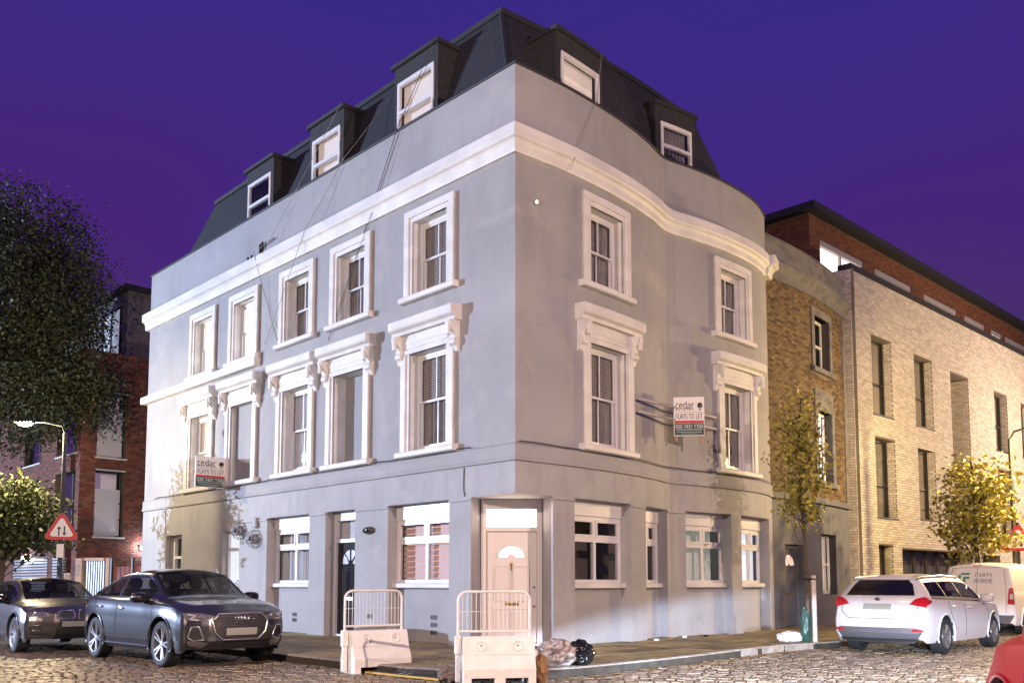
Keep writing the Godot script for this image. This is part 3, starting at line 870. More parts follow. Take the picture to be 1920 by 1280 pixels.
	for k in range(0, 9, 2):
		var a0 := PI * k / 8.0
		fr.tube([FL.at(5.695 + 0.08 * cos(a0), 1.72 + 0.08 * sin(a0), o + 0.012), FL.at(5.695 + 0.36 * cos(a0), 1.72 + 0.36 * sin(a0), o + 0.012)], 0.016, 6)
	put(K, "glazing_bar", fr, M.black_gloss)
	fb(K, "letterbox", FL, [[5.57, 5.82, 0.92, 0.99, o, o + 0.015]], M.steel)
	# recessed glazed door near the far end
	var G := part(B, "street_door")
	G.set_meta("label", "recessed white framed glass door with entry panel")
	fb(G, "frame", FL, [[13.98, 14.06, 0.1, 2.70, o - 0.05, o + 0.05], [15.01, 15.09, 0.1, 2.70, o - 0.05, o + 0.05], [14.06, 15.01, 2.62, 2.70, o - 0.05, o + 0.045], [14.06, 15.01, 2.02, 2.10, o - 0.05, o + 0.045], [14.50, 14.58, 0.1, 2.02, o - 0.05, o + 0.04], [14.06, 15.01, 0.1, 0.3, o - 0.05, o + 0.04]], M.upvc)
	pane(G, FL, 14.06, 15.01, 0.3, 2.62, o - 0.02, M.glass)
	fb(G, "entry_panel", FL, [[15.06, 15.088, 1.25, 1.45, -0.2, -0.12]], M.steel)

func mansard(B: Node) -> void:
	var rf := part(B, "mansard_roof")
	var m := MB.new()
	var yb := 10.7; var yt := 13.22; var ob := -0.42; var ot := -1.25
	# left street slope: ends in a hip at the far end
	var hipL := 15.1; var hipB := 16.3
	var L0 := FL.at(0.42, yb, ob); var L1 := FL.at(1.32, yt, ot)
	var cb := FL.at(0, yb, 0) + Vector3(-0.02, 0, -0.60); var ct := Vector3(-0.225, yt, -18.62)
	cb = Vector3(-0.03, yb, -17.38)
	m.quad(cb, FL.at(hipB, yb, ob), FL.at(hipL, yt, ot), ct, FL.nrm(1) + Vector3.UP * 0.3)
	m.quad(FL.at(hipB, yb, ob), FL.at(hipB, yb, ob) + Vector3(6, 0, -6), FL.at(hipL, yt, ot) + Vector3(6, 0, -6), FL.at(hipL, yt, ot), Vector3(-1, 0.3, -1))
	# bowed slope
	var q := FR.cuts(0.5, 9.35)
	var pb := cb; var pt := ct
	var tops := []
	for i in range(1, q.size()):
		var s: float = q[i]
		var b2 := FR.at(s, yb, ob)
		var tw := (s - 0.5) / 8.85
		var t2 := ct.lerp(FR.at(8.15, yt, ot), tw) + Vector3(0.69, 0, 0.72) * 0.22 * sin(PI * tw)
		m.quad(pb, b2, t2, pt, FR.nrm(s) + Vector3.UP * 0.3)
		pb = b2; pt = t2
		tops.append(Vector2(t2.x, t2.z) + Vector2(FR.nrm(s).x, FR.nrm(s).z) * 0.05)
	m.quad(pb, pb + Vector3(-5, 0, -5), pt + Vector3(-5, 0, -5), pt, Vector3(1, 0.3, -0.5))
	put(rf, "slate_slope", m, M.slate)
	var tp := MB.new()
	var ring := PackedVector2Array([Vector2(ct.x, ct.z)])
	ring[0] += Vector2(0.0, 0.07)
	ring.append_array(tops)
	var pe := FR.at(8.15, 0, ot) + Vector3(-5, 0, -5); ring.append(Vector2(pe.x, pe.z))
	var pf := FL.at(hipL, 0, ot) + Vector3(6, 0, -6); ring.append(Vector2(pf.x, pf.z))
	var pg := FL.at(hipL, 0, ot + 0.06); ring.append(Vector2(pg.x, pg.z))
	tp.prism(ring, yt - 0.02, yt + 0.10)
	put(rf, "flat_top", tp, M.lead)
	var gt := MB.new()   # dark gutter behind the parapet
	FL.fbox(gt, 0.1, 16.5, 10.6, 10.75, -0.8, -0.25)
	FR.fbox(gt, 0.1, 10.0, 10.6, 10.75, -0.8, -0.25)
	put(rf, "gutter", gt, M.lead)
	var hp := MB.new()
	hp.tube([cb, ct], 0.05, 6)
	put(rf, "hip_roll", hp, M.lead)
	# dormers
	dormer(B, FL, 3.67, 1.55, 1.30, 12.90, "peach"); dormer(B, FL, 7.32, 1.55, 1.27, 12.84, "peach"); dormer(B, FL, 10.72, 1.52, 1.26, 12.78, "dark")
	dormer(B, FR, 2.35, 1.62, 1.32, 12.52, "peach"); dormer(B, FR, 6.18, 1.34, 1.06, 12.62, "curtain")

func dormer(B: Node, F: Fac, sc: float, w: float, ww: float, top: float, fill: String) -> void:
	var D := part(B, "dormer")
	var o := -0.45
	var b := MB.new()
	var h := w * 0.5; var g := ww * 0.5
	var wy1 := top - 0.38; var wy0 := 11.30
	F.fbox(b, sc - h, sc - g, 10.7, top, -1.7, o); F.fbox(b, sc + g, sc + h, 10.7, top, -1.7, o)
	F.fbox(b, sc - g, sc + g, wy1, top, -1.7, o); F.fbox(b, sc - g, sc + g, 10.7, wy0, -1.7, o)
	put(D, "cheek", b, M.slate)
	var r := MB.new()
	F.fbox(r, sc - h - 0.07, sc + h + 0.07, top, top + 0.09, -2.0, o + 0.08, true)
	put(D, "roof", r, M.lead)
	var f := MB.new()
	var fo := o + 0.03
	var ym := (wy0 + wy1) * 0.5 - 0.1
	for q in [[sc - g, sc - g + 0.07, wy0, wy1], [sc + g - 0.07, sc + g, wy0, wy1], [sc - g + 0.07, sc + g - 0.07, wy1 - 0.09, wy1], [sc - g + 0.07, sc + g - 0.07, wy0, wy0 + 0.07], [sc - g + 0.07, sc + g - 0.07, ym - 0.04, ym + 0.04]]:
		if F == FR and is_equal_approx(q[3], ym + 0.04) and sc < 4: continue
		F.fbox(f, q[0], q[1], q[2], q[3], fo - 0.08, fo)
	f.box(F.frame(sc, wy1 - 0.035, fo + 0.004), Vector3(0.36, 0.022, 0.012))
	put(D, "frame", f, M.upvc)
	pane(D, F, sc - g + 0.07, sc + g - 0.07, ym + 0.04, wy1 - 0.09, fo - 0.03, M.glass)
	pane(D, F, sc - g + 0.07, sc + g - 0.07, wy0 + 0.07, ym - 0.04, fo - 0.05, M.glass)
	back(D, F, sc - g + 0.05, sc + g - 0.05, wy0, wy1, fo - 0.2, fill)

# ---------------------------------------------------------------- brickwork
func in_hole(holes: Array, s0: float, s1: float, y0: float, y1: float) -> bool:
	for h in holes:
		if s1 > h[0] and s0 < h[1] and y1 > h[2] and y0 < h[3]: return true
	return false

# courses of single bricks in front of a mortar face; the `most` nearest are parts of their own, the rest one part
func bricks(p: Node, F: Fac, s0: float, s1: float, y0: float, y1: float, o: float, holes: Array, cols: Array, most: int, bl := 0.225, bh := 0.075, seed_ := 1) -> void:
	var g := RandomNumberGenerator.new(); g.seed = seed_
	var list := []
	var row := 0
	var y := y0
	var gap := 0.012
	while y + bh * 0.6 < y1:
		var ye := minf(y + bh - gap, y1)
		var s := s0 - (bl * 0.5 if row % 2 else 0.0)
		while s < s1 - 0.02:
			var a := maxf(s, s0); var b := minf(s + bl - gap, s1)
			s += bl
			if b - a < 0.03: continue
			# trim against openings
			for h in holes:
				if ye > h[2] + 0.005 and y < h[3] - 0.005 and b > h[0] and a < h[1]:
					if a < h[0] - 0.03: b = h[0]
					elif b > h[1] + 0.03: a = h[1]
					else: b = a
			if b - a < 0.03: continue
			var c: Color = cols[g.randi() % cols.size()]
			c = c * g.randf_range(0.82, 1.15)
			list.append([F.at((a + b) * 0.5, y).distance_squared_to(Vector3(0, 1.3, 0)), a, b, y, ye, c, o + g.randf_range(-0.002, 0.003)])
		y += bh
		row += 1
	list.sort_custom(func(q, r): return q[0] < r[0])
	var rest := MB.new(); rest.tint = true
	for i in list.size():
		var q: Array = list[i]
		var m := rest
		if i < most:
			m = MB.new(); m.tint = true
		m.col = q[5]
		var a: float = q[1]; var b: float = q[2]; var e0: float = q[3]; var e1: float = q[4]; var f: float = q[6]
		var k := f - 0.012
		var nn := F.nrm(a); var tt := F.tn(a)
		var v := 0.003
		var A := F.at(a + v, e0 + v, f); var Bq := F.at(b - v, e0 + v, f); var Cq := F.at(b - v, e1 - v, f); var D := F.at(a + v, e1 - v, f)
		var A2 := F.at(a, e0, k); var B2 := F.at(b, e0, k); var C2 := F.at(b, e1, k); var D2 := F.at(a, e1, k)
		m.quad(A, Bq, Cq, D, nn)
		m.quad(A, Bq, B2, A2, Vector3.DOWN + nn * 0.1); m.quad(D, Cq, C2, D2, Vector3.UP + nn * 0.1)
		m.quad(A, D, D2, A2, -tt); m.quad(Bq, Cq, C2, B2, tt)
		if i < most: put(p, "brick", m, M.brick)
	if rest.v.size() > 0:
		var o2 := put(p, "brickwork", rest, M.brick)
		o2.set_meta("kind", "stuff")

func plain_sash(p: Node, F: Fac, a: float, b: float, y0: float, y1: float, d: float, sur: Material, fill: String) -> void:
	var w := part(p, "sash_window")
	if sur:
		var s := MB.new()
		F.fbox(s, a - 0.20, a, y0 - 0.02, y1 + 0.22, -0.02, 0.05); F.fbox(s, b, b + 0.20, y0 - 0.02, y1 + 0.22, -0.02, 0.05); F.fbox(s, a, b, y1, y1 + 0.22, -0.02, 0.048)
		put(w, "surround", s, sur)
		var sl := MB.new(); F.fbox(sl, a - 0.26, b + 0.26, y0 - 0.16, y0 - 0.02, -0.1, 0.13)
		put(w, "sill", sl, sur)
	var rv := MB.new()
	F.wall(rv, a, b, y0, y1, 0.012, [[a, b, y0, y1, d + 0.03]])
	put(w, "reveal", rv, sur if sur else M.paint_dark)
	var ym := (y0 + y1) * 0.5
	var f := MB.new()
	for q in [[a, a + 0.07, y0, y1], [b - 0.07, b, y0, y1], [a + 0.07, b - 0.07, y1 - 0.07, y1], [a + 0.07, b - 0.07, y0, y0 + 0.09], [a + 0.07, b - 0.07, ym - 0.03, ym + 0.03], [(a + b) * 0.5 - 0.014, (a + b) * 0.5 + 0.014, y0 + 0.09, ym - 0.03]]:
		F.fbox(f, q[0], q[1], q[2], q[3], -d - 0.05, -d)
	put(w, "frame", f, M.upvc)
	pane(w, F, a + 0.07, b - 0.07, y0 + 0.09, ym - 0.03, -d - 0.03, M.glass); pane(w, F, a + 0.07, b - 0.07, ym + 0.03, y1 - 0.07, -d - 0.02, M.glass)
	if fill == "dark": pane(w, F, a - 0.1, b + 0.1, y0 - 0.1, y1 + 0.1, -d - 0.35, M.room, "room_wall")
	back(w, F, a, b, y0, y1, -d - 0.14, fill)

func shell(p: Node, F: Fac, s0: float, s1: float, y0: float, y1: float, back_to: Vector3, m: Material, called := "side_wall") -> void:
	# returns and roof of a block behind its street face
	var b := MB.new()
	var A := F.at(s0, 0, -0.02); var Bq := F.at(s1, 0, -0.02)
	var up0 := Vector3.UP * y0; var up1 := Vector3.UP * y1
	b.quad(A + up0, A + back_to + up0, A + back_to + up1, A + up1, -F.tn(s0))
	b.quad(Bq + up0, Bq + back_to + up0, Bq + back_to + up1, Bq + up1, F.tn(s1))
	b.quad(A + up1, Bq + up1, Bq + back_to + up1, A + back_to + up1, Vector3.UP)
	b.quad(A + back_to + up0, Bq + back_to + up0, Bq + back_to + up1, A + back_to + up1, -F.nrm(s0))
	put(p, called, b, m)

func brick_house() -> void:
	var H := thing("brick_house", "narrow yellow brick house with grey painted ground floor next to the corner building", "house")
	var F := FN
	var L := 5.71
	var win := [[2.92, 4.12, 7.60, 9.15], [3.00, 4.15, 4.25, 6.35]]
	var holes := []
	for w in win: holes.append([w[0] - 0.2, w[1] + 0.2, w[2] - 0.16, w[3] + 0.22, 0.2])
	holes[1][3] = 6.95
	var m := MB.new()
	F.wall(m, -0.3, L, 3.70, 9.66, -0.006, [[win[0][0], win[0][1], win[0][2], win[0][3], 0.2], [win[1][0], win[1][1], win[1][2], win[1][3], 0.2]])
	put(H, "upper_wall", m, M.mortar_pale)
	bricks(H, F, -0.2, L - 0.25, 3.74, 9.66, 0.008, holes, [Color(0.21, 0.14, 0.070), Color(0.175, 0.115, 0.056), Color(0.24, 0.165, 0.085), Color(0.13, 0.085, 0.047), Color(0.185, 0.12, 0.063), Color(0.085, 0.058, 0.038)], 300, 0.225, 0.078, 3)
	plain_sash(H, F, win[0][0], win[0][1], win[0][2], win[0][3], 0.2, M.stone_grey, "dark")
	plain_sash(H, F, win[1][0], win[1][1], win[1][2], win[1][3], 0.2, M.stone_grey, "lit")
	fb(H, "panel", F, [[2.85, 4.30, 6.58, 6.95, -0.02, 0.04]], M.stone_grey)
	var g := MB.new()
	var door := [0.85, 1.85, 0.06, 2.36, 0.22]; var gw := [3.05, 4.25, 0.98, 2.72, 0.24]
	F.wall(g, -0.3, L, 0.06, 3.70, 0.0, [door, gw])
	put(H, "lower_wall", g, M.paint_dark)
	fb(H, "fascia", F, [[-0.1, L, 3.58, 3.74, -0.05, 0.10]], M.paint_dark)
	fb(H, "corner_strip", F, [[L - 0.24, L, 3.74, 9.66, -0.05, 0.03]], M.stone_grey)
	var cn := MB.new()
	F.sweep(cn, -0.1, L + 0.15, PackedVector2Array([Vector2(-0.2, 9.64), Vector2(0.08, 9.64), Vector2(0.10, 9.86), Vector2(0.24, 9.98), Vector2(0.26, 10.08), Vector2(-0.2, 10.12)]))
	F.sweep(cn, -0.1, L, PackedVector2Array([Vector2(-0.2, 10.10), Vector2(0.04, 10.10), Vector2(0.04, 10.72), Vector2(0.08, 10.75), Vector2(0.07, 10.84), Vector2(-0.2, 10.86)]))
	put(H, "cornice", cn, M.stone_grey)
	# door
	var D := part(H, "front_door"); D.set_meta("label", "grey front door with fan shaped glass")
	fb(D, "door_leaf", F, [[0.90, 1.80, 0.14, 2.26, -0.25, -0.19]], M.paint_dark)
	fb(D, "frame", F, [[0.85, 0.90, 0.1, 2.36, -0.25, -0.15], [1.80, 1.85, 0.1, 2.36, -0.25, -0.15], [0.90, 1.80, 2.26, 2.36, -0.25, -0.15]], M.stone_grey)
	for k in 3:
		var a0 := PI * (k / 3.0) + 0.06; var a1 := PI * ((k + 1) / 3.0) - 0.06
		var fm := MB.new()
		for j in 4:
			var b0 := lerpf(a0, a1, j / 4.0); var b1 := lerpf(a0, a1, (j + 1) / 4.0)
			fm.quad(F.at(1.35 + 0.06 * cos(b0), 1.78 + 0.06 * sin(b0), -0.185), F.at(1.35 + 0.30 * cos(b0), 1.78 + 0.30 * sin(b0), -0.185), F.at(1.35 + 0.30 * cos(b1), 1.78 + 0.30 * sin(b1), -0.185), F.at(1.35 + 0.06 * cos(b1), 1.78 + 0.06 * sin(b1), -0.185), F.nrm(1.3))
		put(D, "fan_pane", fm, M.lit_peach)
	fb(D, "letterbox", F, [[1.24, 1.5, 1.0, 1.06, -0.19, -0.175]], M.brass)
	plain_sash(H, F, gw[0], gw[1], gw[2], gw[3], 0.2, null, "peach")
	shell(H, F, -0.3, L, 0.0, 10.4, Vector3(-4.5, 0, -8.0), M.paint_dark)

# brick lining on the far side of a deep opening
func brick_reveal(p: Node, F: Fac, s: float, d: float, y0: float, y1: float, cols: Array, sd: int) -> void:
	var a := F.at(s, 0, -d); var b := F.at(s, 0, 0.0)
	var FA := Fac.new([Vector2(a.x, a.z), Vector2(b.x, b.z)], 1.0)
	if FA.nrm(0.1).dot(F.tn(s)) > 0: FA = Fac.new([Vector2(a.x, a.z), Vector2(b.x, b.z)], -1.0)
	bricks(p, FA, 0.0, d, y0, y1, 0.008, [], cols, 0, 0.22, 0.085, sd)

func pale_building() -> void:
	var H := thing("pale_brick_building", "long pale brick building with deep vertical windows and a red brick top storey", "building")
	var F := FW
	var holes := []
	# [s0, s1, y0, y1] openings by storey
	var win := [[1.35, 2.90, 6.88, 9.52], [4.75, 6.35, 6.88, 9.45], [12.7, 14.3, 6.80, 9.25], [1.40, 2.95, 3.45, 6.10], [4.80, 6.35, 3.55, 6.08], [12.8, 14.4, 3.10, 6.0], [16.0, 17.2, 6.8, 9.2], [1.40, 2.5, 0.2, 2.55]]
	for w in win: holes.append([w[0], w[1], w[2], w[3], 0.36])
	holes.append([8.05, 9.9, 3.1, 9.32, 0.9])     # stair slot
	holes.append([3.2, 9.6, 0.3, 2.46, 0.6])      # shop band behind the parked cars
	holes.append([10.6, 12.6, 0.3, 2.40, 0.6])
	var m := MB.new()
	F.wall(m, 0.0, 24.0, 0.06, 11.45, -0.006, holes)
	put(H, "wall", m, M.mortar_white)
	var cols := [Color(0.76, 0.71, 0.63), Color(0.80, 0.75, 0.67), Color(0.72, 0.66, 0.58), Color(0.78, 0.72, 0.65)]
	bricks(H, F, 0.0, 17.5, 0.3, 11.42, 0.008, holes, cols, 300, 0.30, 0.085, 9)
	# return face towards the brick house
	var e := FW.P[0]
	var FA := Fac.new([e + Vector2(-0.72, -0.55) * 1.2, e], 1.0)
	var ml := MB.new(); FA.wall(ml, 0, 1.2, 0.06, 11.45, -0.006, [])
	put(H, "return_wall", ml, M.mortar_white)
	bricks(H, FA, 0.0, 1.51 * 0.72, 0.3, 11.42, 0.008, [], cols, 0, 0.30, 0.085, 10)
	for i in win.size():
		var w: Array = win[i]
		var W := part(H, "tall_window")
		fb(W, "frame", F, [[w[0], w[0] + 0.06, w[2], w[3], -0.36, -0.29], [w[1] - 0.06, w[1], w[2], w[3], -0.36, -0.29], [w[0] + 0.06, w[1] - 0.06, w[3] - 0.06, w[3], -0.36, -0.29], [w[0] + 0.06, w[1] - 0.06, w[2], w[2] + 0.06, -0.36, -0.29], [w[0] + 0.06, w[1] - 0.06, w[2] + 1.1, w[2] + 1.17, -0.36, -0.29]], M.plastic_dark)
		pane(W, F, w[0] + 0.06, w[1] - 0.06, w[2] + 1.17, w[3] - 0.06, -0.33, M.glass)
		pane(W, F, w[0] + 0.06, w[1] - 0.06, w[2] + 0.06, w[2] + 1.1, -0.33, M.glass)
		folds(W, F, w[0], w[1], w[2] + 0.1, w[3], -0.48, M.blind if i != 3 else M.curtain)
		fb(W, "sill", F, [[w[0] - 0.02, w[1] + 0.02, w[2] - 0.05, w[2] + 0.01, -0.4, 0.03]], M.plastic_dark)
		brick_reveal(W, F, w[1], 0.36, w[2], w[3], cols, 40 + i)
	pane(H, F, 8.0, 9.95, 3.1, 9.35, -0.88, M.stone_grey, "stair_panel")
	brick_reveal(H, F, 9.9, 0.9, 3.1, 9.32, cols, 60)
	for q in [[3.2, 9.6], [10.6, 12.6]]:
		var W := part(H, "shop_window")
		pane(W, F, q[0], q[1], 0.3, 2.46, -0.55, M.glass)
		pane(W, F, q[0] - 0.1, q[1] + 0.1, 0.2, 2.5, -0.8, M.room, "room_wall")
		var fr := []
		var s: float = q[0]
		while s < q[1]:
			fr.append([s, s + 0.09, 0.3, 2.46, -0.58, -0.48]); s += 1.05
		fb(W, "mullion", F, fr, M.plastic_dark)
	fb(H, "coping", F, [[-0.05, 24.0, 11.45, 11.62, -0.4, 0.05]], M.lead)
	shell(H, F, 0.0, 24.0, 0.0, 11.4, Vector3(-7, 0, -7.2), M.mortar_white)
	# set-back storey
	var T := part(H, "top_storey")
	var tw := [[0.75, 4.1], [5.1, 8.4], [9.7, 13.2], [14.2, 16.6], [17.5, 18.9], [19.4, 22.5]]
	var th := []
	for w in tw: th.append([w[0], w[1], 12.1, 13.36, 0.18])
	var tm := MB.new(); FP.wall(tm, 0, 24, 11.4, 14.12, -0.006, th)
	put(T, "wall", tm, M.mortar_dark)
	bricks(T, FP, 0, 22.0, 11.9, 14.10, 0.008, th, [Color(0.22, 0.085, 0.045), Color(0.18, 0.065, 0.04), Color(0.25, 0.105, 0.055)], 0, 0.225, 0.078, 21)
	var pe := FP.P[0]
	var FA2 := Fac.new([pe + Vector2(-0.697, -0.717) * 7.0, pe], 1.0)
	var tm2 := MB.new(); FA2.wall(tm2, 0, 7, 10, 14.12, -0.006, [])
	put(T, "end_wall", tm2, M.mortar_dark)
	bricks(T, FA2, 0, 7.0, 10.4, 14.10, 0.008, [], [Color(0.22, 0.085, 0.045), Color(0.18, 0.065, 0.04), Color(0.25, 0.105, 0.055)], 0, 0.225, 0.078, 22)
	for i in tw.size():
		var w: Array = tw[i]
		fb(T, "window_frame", FP, [[w[0], w[1], 13.16, 13.36, -0.15, -0.02], [w[0], w[0] + 0.07, 12.1, 13.16, -0.15, -0.06], [w[1] - 0.07, w[1], 12.1, 13.16, -0.15, -0.06], [(w[0] + w[1]) * 0.5 - 0.05, (w[0] + w[1]) * 0.5 + 0.05, 12.1, 13.16, -0.15, -0.06]], M.galv_pale)
		pane(T, FP, w[0], w[1], 12.1, 13.16, -0.12, M.glass)
		pane(T, FP, w[0], w[1], 12.05, 13.3, -0.3, M.lit_white if i in [0, 4] else M.room, "lit_blind" if i in [0, 4] else "room_wall")
	var rf := MB.new()
	var a := FP.at(-0.35, 0, 0.40); var b := FP.at(24, 0, 0.40)
	var bk := Vector3(-0.697, 0, -0.717) * 8.0
	rf.prism(PackedVector2Array([Vector2(a.x, a.z), Vector2(b.x, b.z), Vector2(b.x + bk.x, b.z + bk.z), Vector2(a.x + bk.x, a.z + bk.z)]), 14.12, 14.36)
	put(T, "roof", rf, M.lead)

func red_building() -> void:
	var H := thing("red_brick_building", "red brick apartment block with tall frosted window panels and a grey top floor", "building")
	var cols := [Color(0.20, 0.062, 0.042), Color(0.16, 0.05, 0.036), Color(0.23, 0.08, 0.05), Color(0.13, 0.04, 0.032)]
	var wr := [[0.55, 1.62, 5.86, 8.22], [0.55, 1.62, 2.97, 5.36]]
	var hr := []
	for w in wr: hr.append([w[0], w[1], w[2], w[3], 0.35])
	var m := MB.new()
	FBr.wall(m, 0, 9, 0.0, 9.75, -0.006, hr)
	var wl := [[0.4, 2.6, 6.0, 8.2], [0.4, 2.6, 2.9, 5.35], [4.5, 6.6, 6.0, 8.2], [4.5, 6.6, 2.9, 5.35]]
	var hl := []
	for w in wl: hl.append([w[0], w[1], w[2], w[3], 0.35])
	FBl.wall(m, 0, 16, 0.0, 9.75, -0.006, hl)
	put(H, "wall", m, M.mortar_dark)
	bricks(H, FBr, 0.0, 6.0, 0.4, 9.74, 0.008, hr, cols, 300, 0.225, 0.078, 31)
	bricks(H, FBl, 0.0, 11.0, 0.4, 9.74, 0.008, hl, cols, 0, 0.225, 0.078, 32)
	for w in wr:
		var W := part(H, "tall_window")
		fb(W, "frame", FBr, [[w[0], w[0] + 0.06, w[2], w[3], -0.33, -0.26], [w[1] - 0.06, w[1], w[2], w[3], -0.33, -0.26], [w[0] + 0.06, w[1] - 0.06, w[3] - 0.06, w[3], -0.33, -0.26]], M.plastic_dark)
		pane(W, FBr, w[0] + 0.06, w[1] - 0.06, w[2], w[3] - 0.06, -0.30, M.glass)
		pane(W, FBr, w[0], w[1], w[2], w[3], -0.7, M.lit_mauve, "lit_blind")
		fb(W, "frosted_panel", FBr, [[w[0] + 0.01, w[1] - 0.12, w[2] + 0.05, w[3] - 0.66, -0.10, -0.075]], M.frost_lit)
		fb(W, "sill", FBr, [[w[0] - 0.05, w[1] + 0.06, w[2] - 0.06, w[2], -0.3, 0.04]], M.stone_pale)
		fb(W, "lintel", FBr, [[w[0], w[1] + 0.02, w[3], w[3] + 0.06, -0.3, 0.02]], M.stone_pale)
		for y in [w[2] + 0.6, w[2] + 1.2]:
			fb(W, "clip", FBr, [[w[0] - 0.03, w[0] + 0.05, y, y + 0.05, -0.12, -0.05], [w[1] - 0.17, w[1] - 0.09, y, y + 0.05, -0.12, -0.05]], M.plastic_dark)
	for w in wl:
		var W := part(H, "wide_window")
		fb(W, "frame", FBl, [[w[0], w[0] + 0.07, w[2], w[3], -0.33, -0.26], [w[1] - 0.07, w[1], w[2], w[3], -0.33, -0.26], [w[0] + 1.05, w[0] + 1.12, w[2], w[3], -0.33, -0.26]], M.plastic_dark)
		pane(W, FBl, w[0], w[1], w[2], w[3], -0.30, M.glass)
		pane(W, FBl, w[0], w[1], w[2], w[3], -0.6, M.room, "room_wall")
		fb(W, "sill", FBl, [[w[0] - 0.06, w[1] + 0.06, w[2] - 0.06, w[2], -0.3, 0.05]], M.stone_pale)
	# louvred plant-room grilles at street level
	for q in [[1.0, 2.4], [3.0, 7.2]]:
		var g := part(H, "louvre")
		fb(g, "backing", FBl, [[q[0], q[1], 0.9, 2.3, -0.01, 0.004]], M.dark)
		for k in 12: fb(g, "slat", FBl, [[q[0], q[1], 0.95 + k * 0.11, 1.01 + k * 0.11, 0.0, 0.05]], M.galv)
	shell(H, FBr, 0.3, 9, 0.0, 9.7, Vector3(-6, 0, -12.0), M.mortar_dark)
	# grey clad top floor, set back, with a balcony rail
	var T := part(H, "top_floor")
	var a := Vector2(-15.0, -35.6)
	var FA := Fac.new([a, a + Vector2(0.69, -0.724) * 6.0], 1.0)
	var FB := Fac.new([a, a + Vector2(-0.685, -0.728) * 8.0], -1.0)
	var tm := MB.new(); FA.wall(tm, 0, 6, 9.6, 12.7, 0, []); FB.wall(tm, 0, 8, 9.6, 12.7, 0, [])
	put(T, "cladding", tm, M.clad)
	for k in 5: fb(T, "seam", FA, [[0.5 + k * 0.55, 0.53 + k * 0.55, 9.7, 12.6, 0, 0.03]], M.clad)
	fb(T, "window_frame", FB, [[0.6, 0.68, 10.0, 12.2, 0, 0.05], [1.5, 1.58, 10.0, 12.2, 0, 0.05], [2.4, 2.48, 10.0, 12.2, 0, 0.05], [0.68, 2.4, 12.1, 12.2, 0, 0.045]], M.plastic_dark)
	pane(T, FB, 0.6, 2.48, 10.0, 12.2, 0.02, M.lit_cool_dim, "lit_pane")
	var rf := MB.new()
	var p0 := FA.at(-0.2, 0, 0.2); var p1 := FA.at(6, 0, 0.2); var p2 := FB.at(8, 0, 0.2)
	rf.prism(PackedVector2Array([Vector2(p0.x, p0.z), Vector2(p1.x, p1.z), Vector2((p1 + p2 - p0).x, (p1 + p2 - p0).z), Vector2(p2.x, p2.z)]), 12.7, 12.9)
	put(T, "roof", rf, M.lead)
	var rail := MB.new()
	for k in 9: rail.tube([FBl.at(0.3 + k * 0.6, 9.75, -0.3), FBl.at(0.3 + k * 0.6, 10.8, -0.3)], 0.02, 6)
	rail.tube([FBl.at(0.0, 10.8, -0.3), FBl.at(6.0, 10.8, -0.3)], 0.025, 6)
	put(T, "balcony_rail", rail, M.black_metal)

func fence_and_gate() -> void:
	# yard between the corner building and the red block
	var a := Vector3(-14.0, 0, -30.2); var b := Vector3(-11.0, 0, -28.9)
	var fnc := thing("yard_fence", "dark red boarded yard fence beside the end of the grey wall", "fence", Vector3.ZERO)
	var d := (b - a).normalized()
	var nz := d.cross(Vector3.UP).normalized()
	var bs := Basis(d, Vector3.UP, nz)
	for k in 10:
		var p := a.lerp(b, 0.45 + 0.55 * (k + 0.5) / 10.0)
		var m := MB.new(); m.box(Transform3D(bs, p + Vector3.UP * 0.95), Vector3(0.155, 1.75, 0.03))
		put(fnc, "board", m, M.fence_red)
	for k in 3:
		var m := MB.new(); m.box(Transform3D(bs, a.lerp(b, 0.45 + 0.27 * k) + Vector3.UP * 1.05 + nz * 0.05), Vector3(0.07, 2.1, 0.07))
		put(fnc, "post", m, M.black_metal)
	var g := thing("yard_gate", "pale timber framed gate with upright grey bars in the yard fence", "gate", Vector3.ZERO)
	for e in [0.0, 0.38]:
		var m := MB.new(); m.box(Transform3D(bs, a.lerp(b, e + 0.03) + Vector3.UP * 1.05), Vector3(0.28 if e == 0.0 else 0.14, 2.1, 0.2))
		put(g, "gate_post", m, M.timber)
	var tp := MB.new(); tp.box(Transform3D(bs, a.lerp(b, 0.21) + Vector3.UP * 2.06), Vector3(0.9, 0.10, 0.12)); put(g, "rail", tp, M.timber)
	for k in 9:
		var m := MB.new(); m.box(Transform3D(bs, a.lerp(b, 0.09 + 0.031 * k) + Vector3.UP * 1.05), Vector3(0.05, 1.9, 0.05))
		put(g, "bar", m, M.galv)

# ---------------------------------------------------------------- ground
func kerb_line() -> Array:
	var k := []
	for s in [40.0, 30.0, 20.0, 14.0, 9.0, 5.0, 2.0, 0.0, -1.5]:
		var p: Vector3 = FL.at(5.0, 0, 3.52) + FL.tn(5.0) * (s - 5.0); k.append(Vector2(p.x, p.z))
	k.append_array([Vector2(-1.05, -12.98), Vector2(-0.66, -12.86), Vector2(-0.25, -12.80), Vector2(0.10, -12.80), Vector2(0.45, -12.92), Vector2(1.08, -13.46), Vector2(1.96, -14.32), Vector2(3.0, -15.48), Vector2(4.24, -16.98), Vector2(4.9, -17.75), Vector2(5.5, -18.35), Vector2(6.25, -18.78), Vector2(8.3, -20.75), Vector2(12.0, -24.5), Vector2(22.0, -34.6)])
	return k

func resample(line: Array, step: float) -> Array:
	var out := [line[0]]
	var left := step
	for i in line.size() - 1:
		var a: Vector2 = line[i]; var b: Vector2 = line[i + 1]
		var l := a.distance_to(b); var t := 0.0
		while l - t >= left:
			t += left; out.append(a.lerp(b, t / l)); left = step
		left -= l - t
	out.append(line[line.size() - 1])
	return out

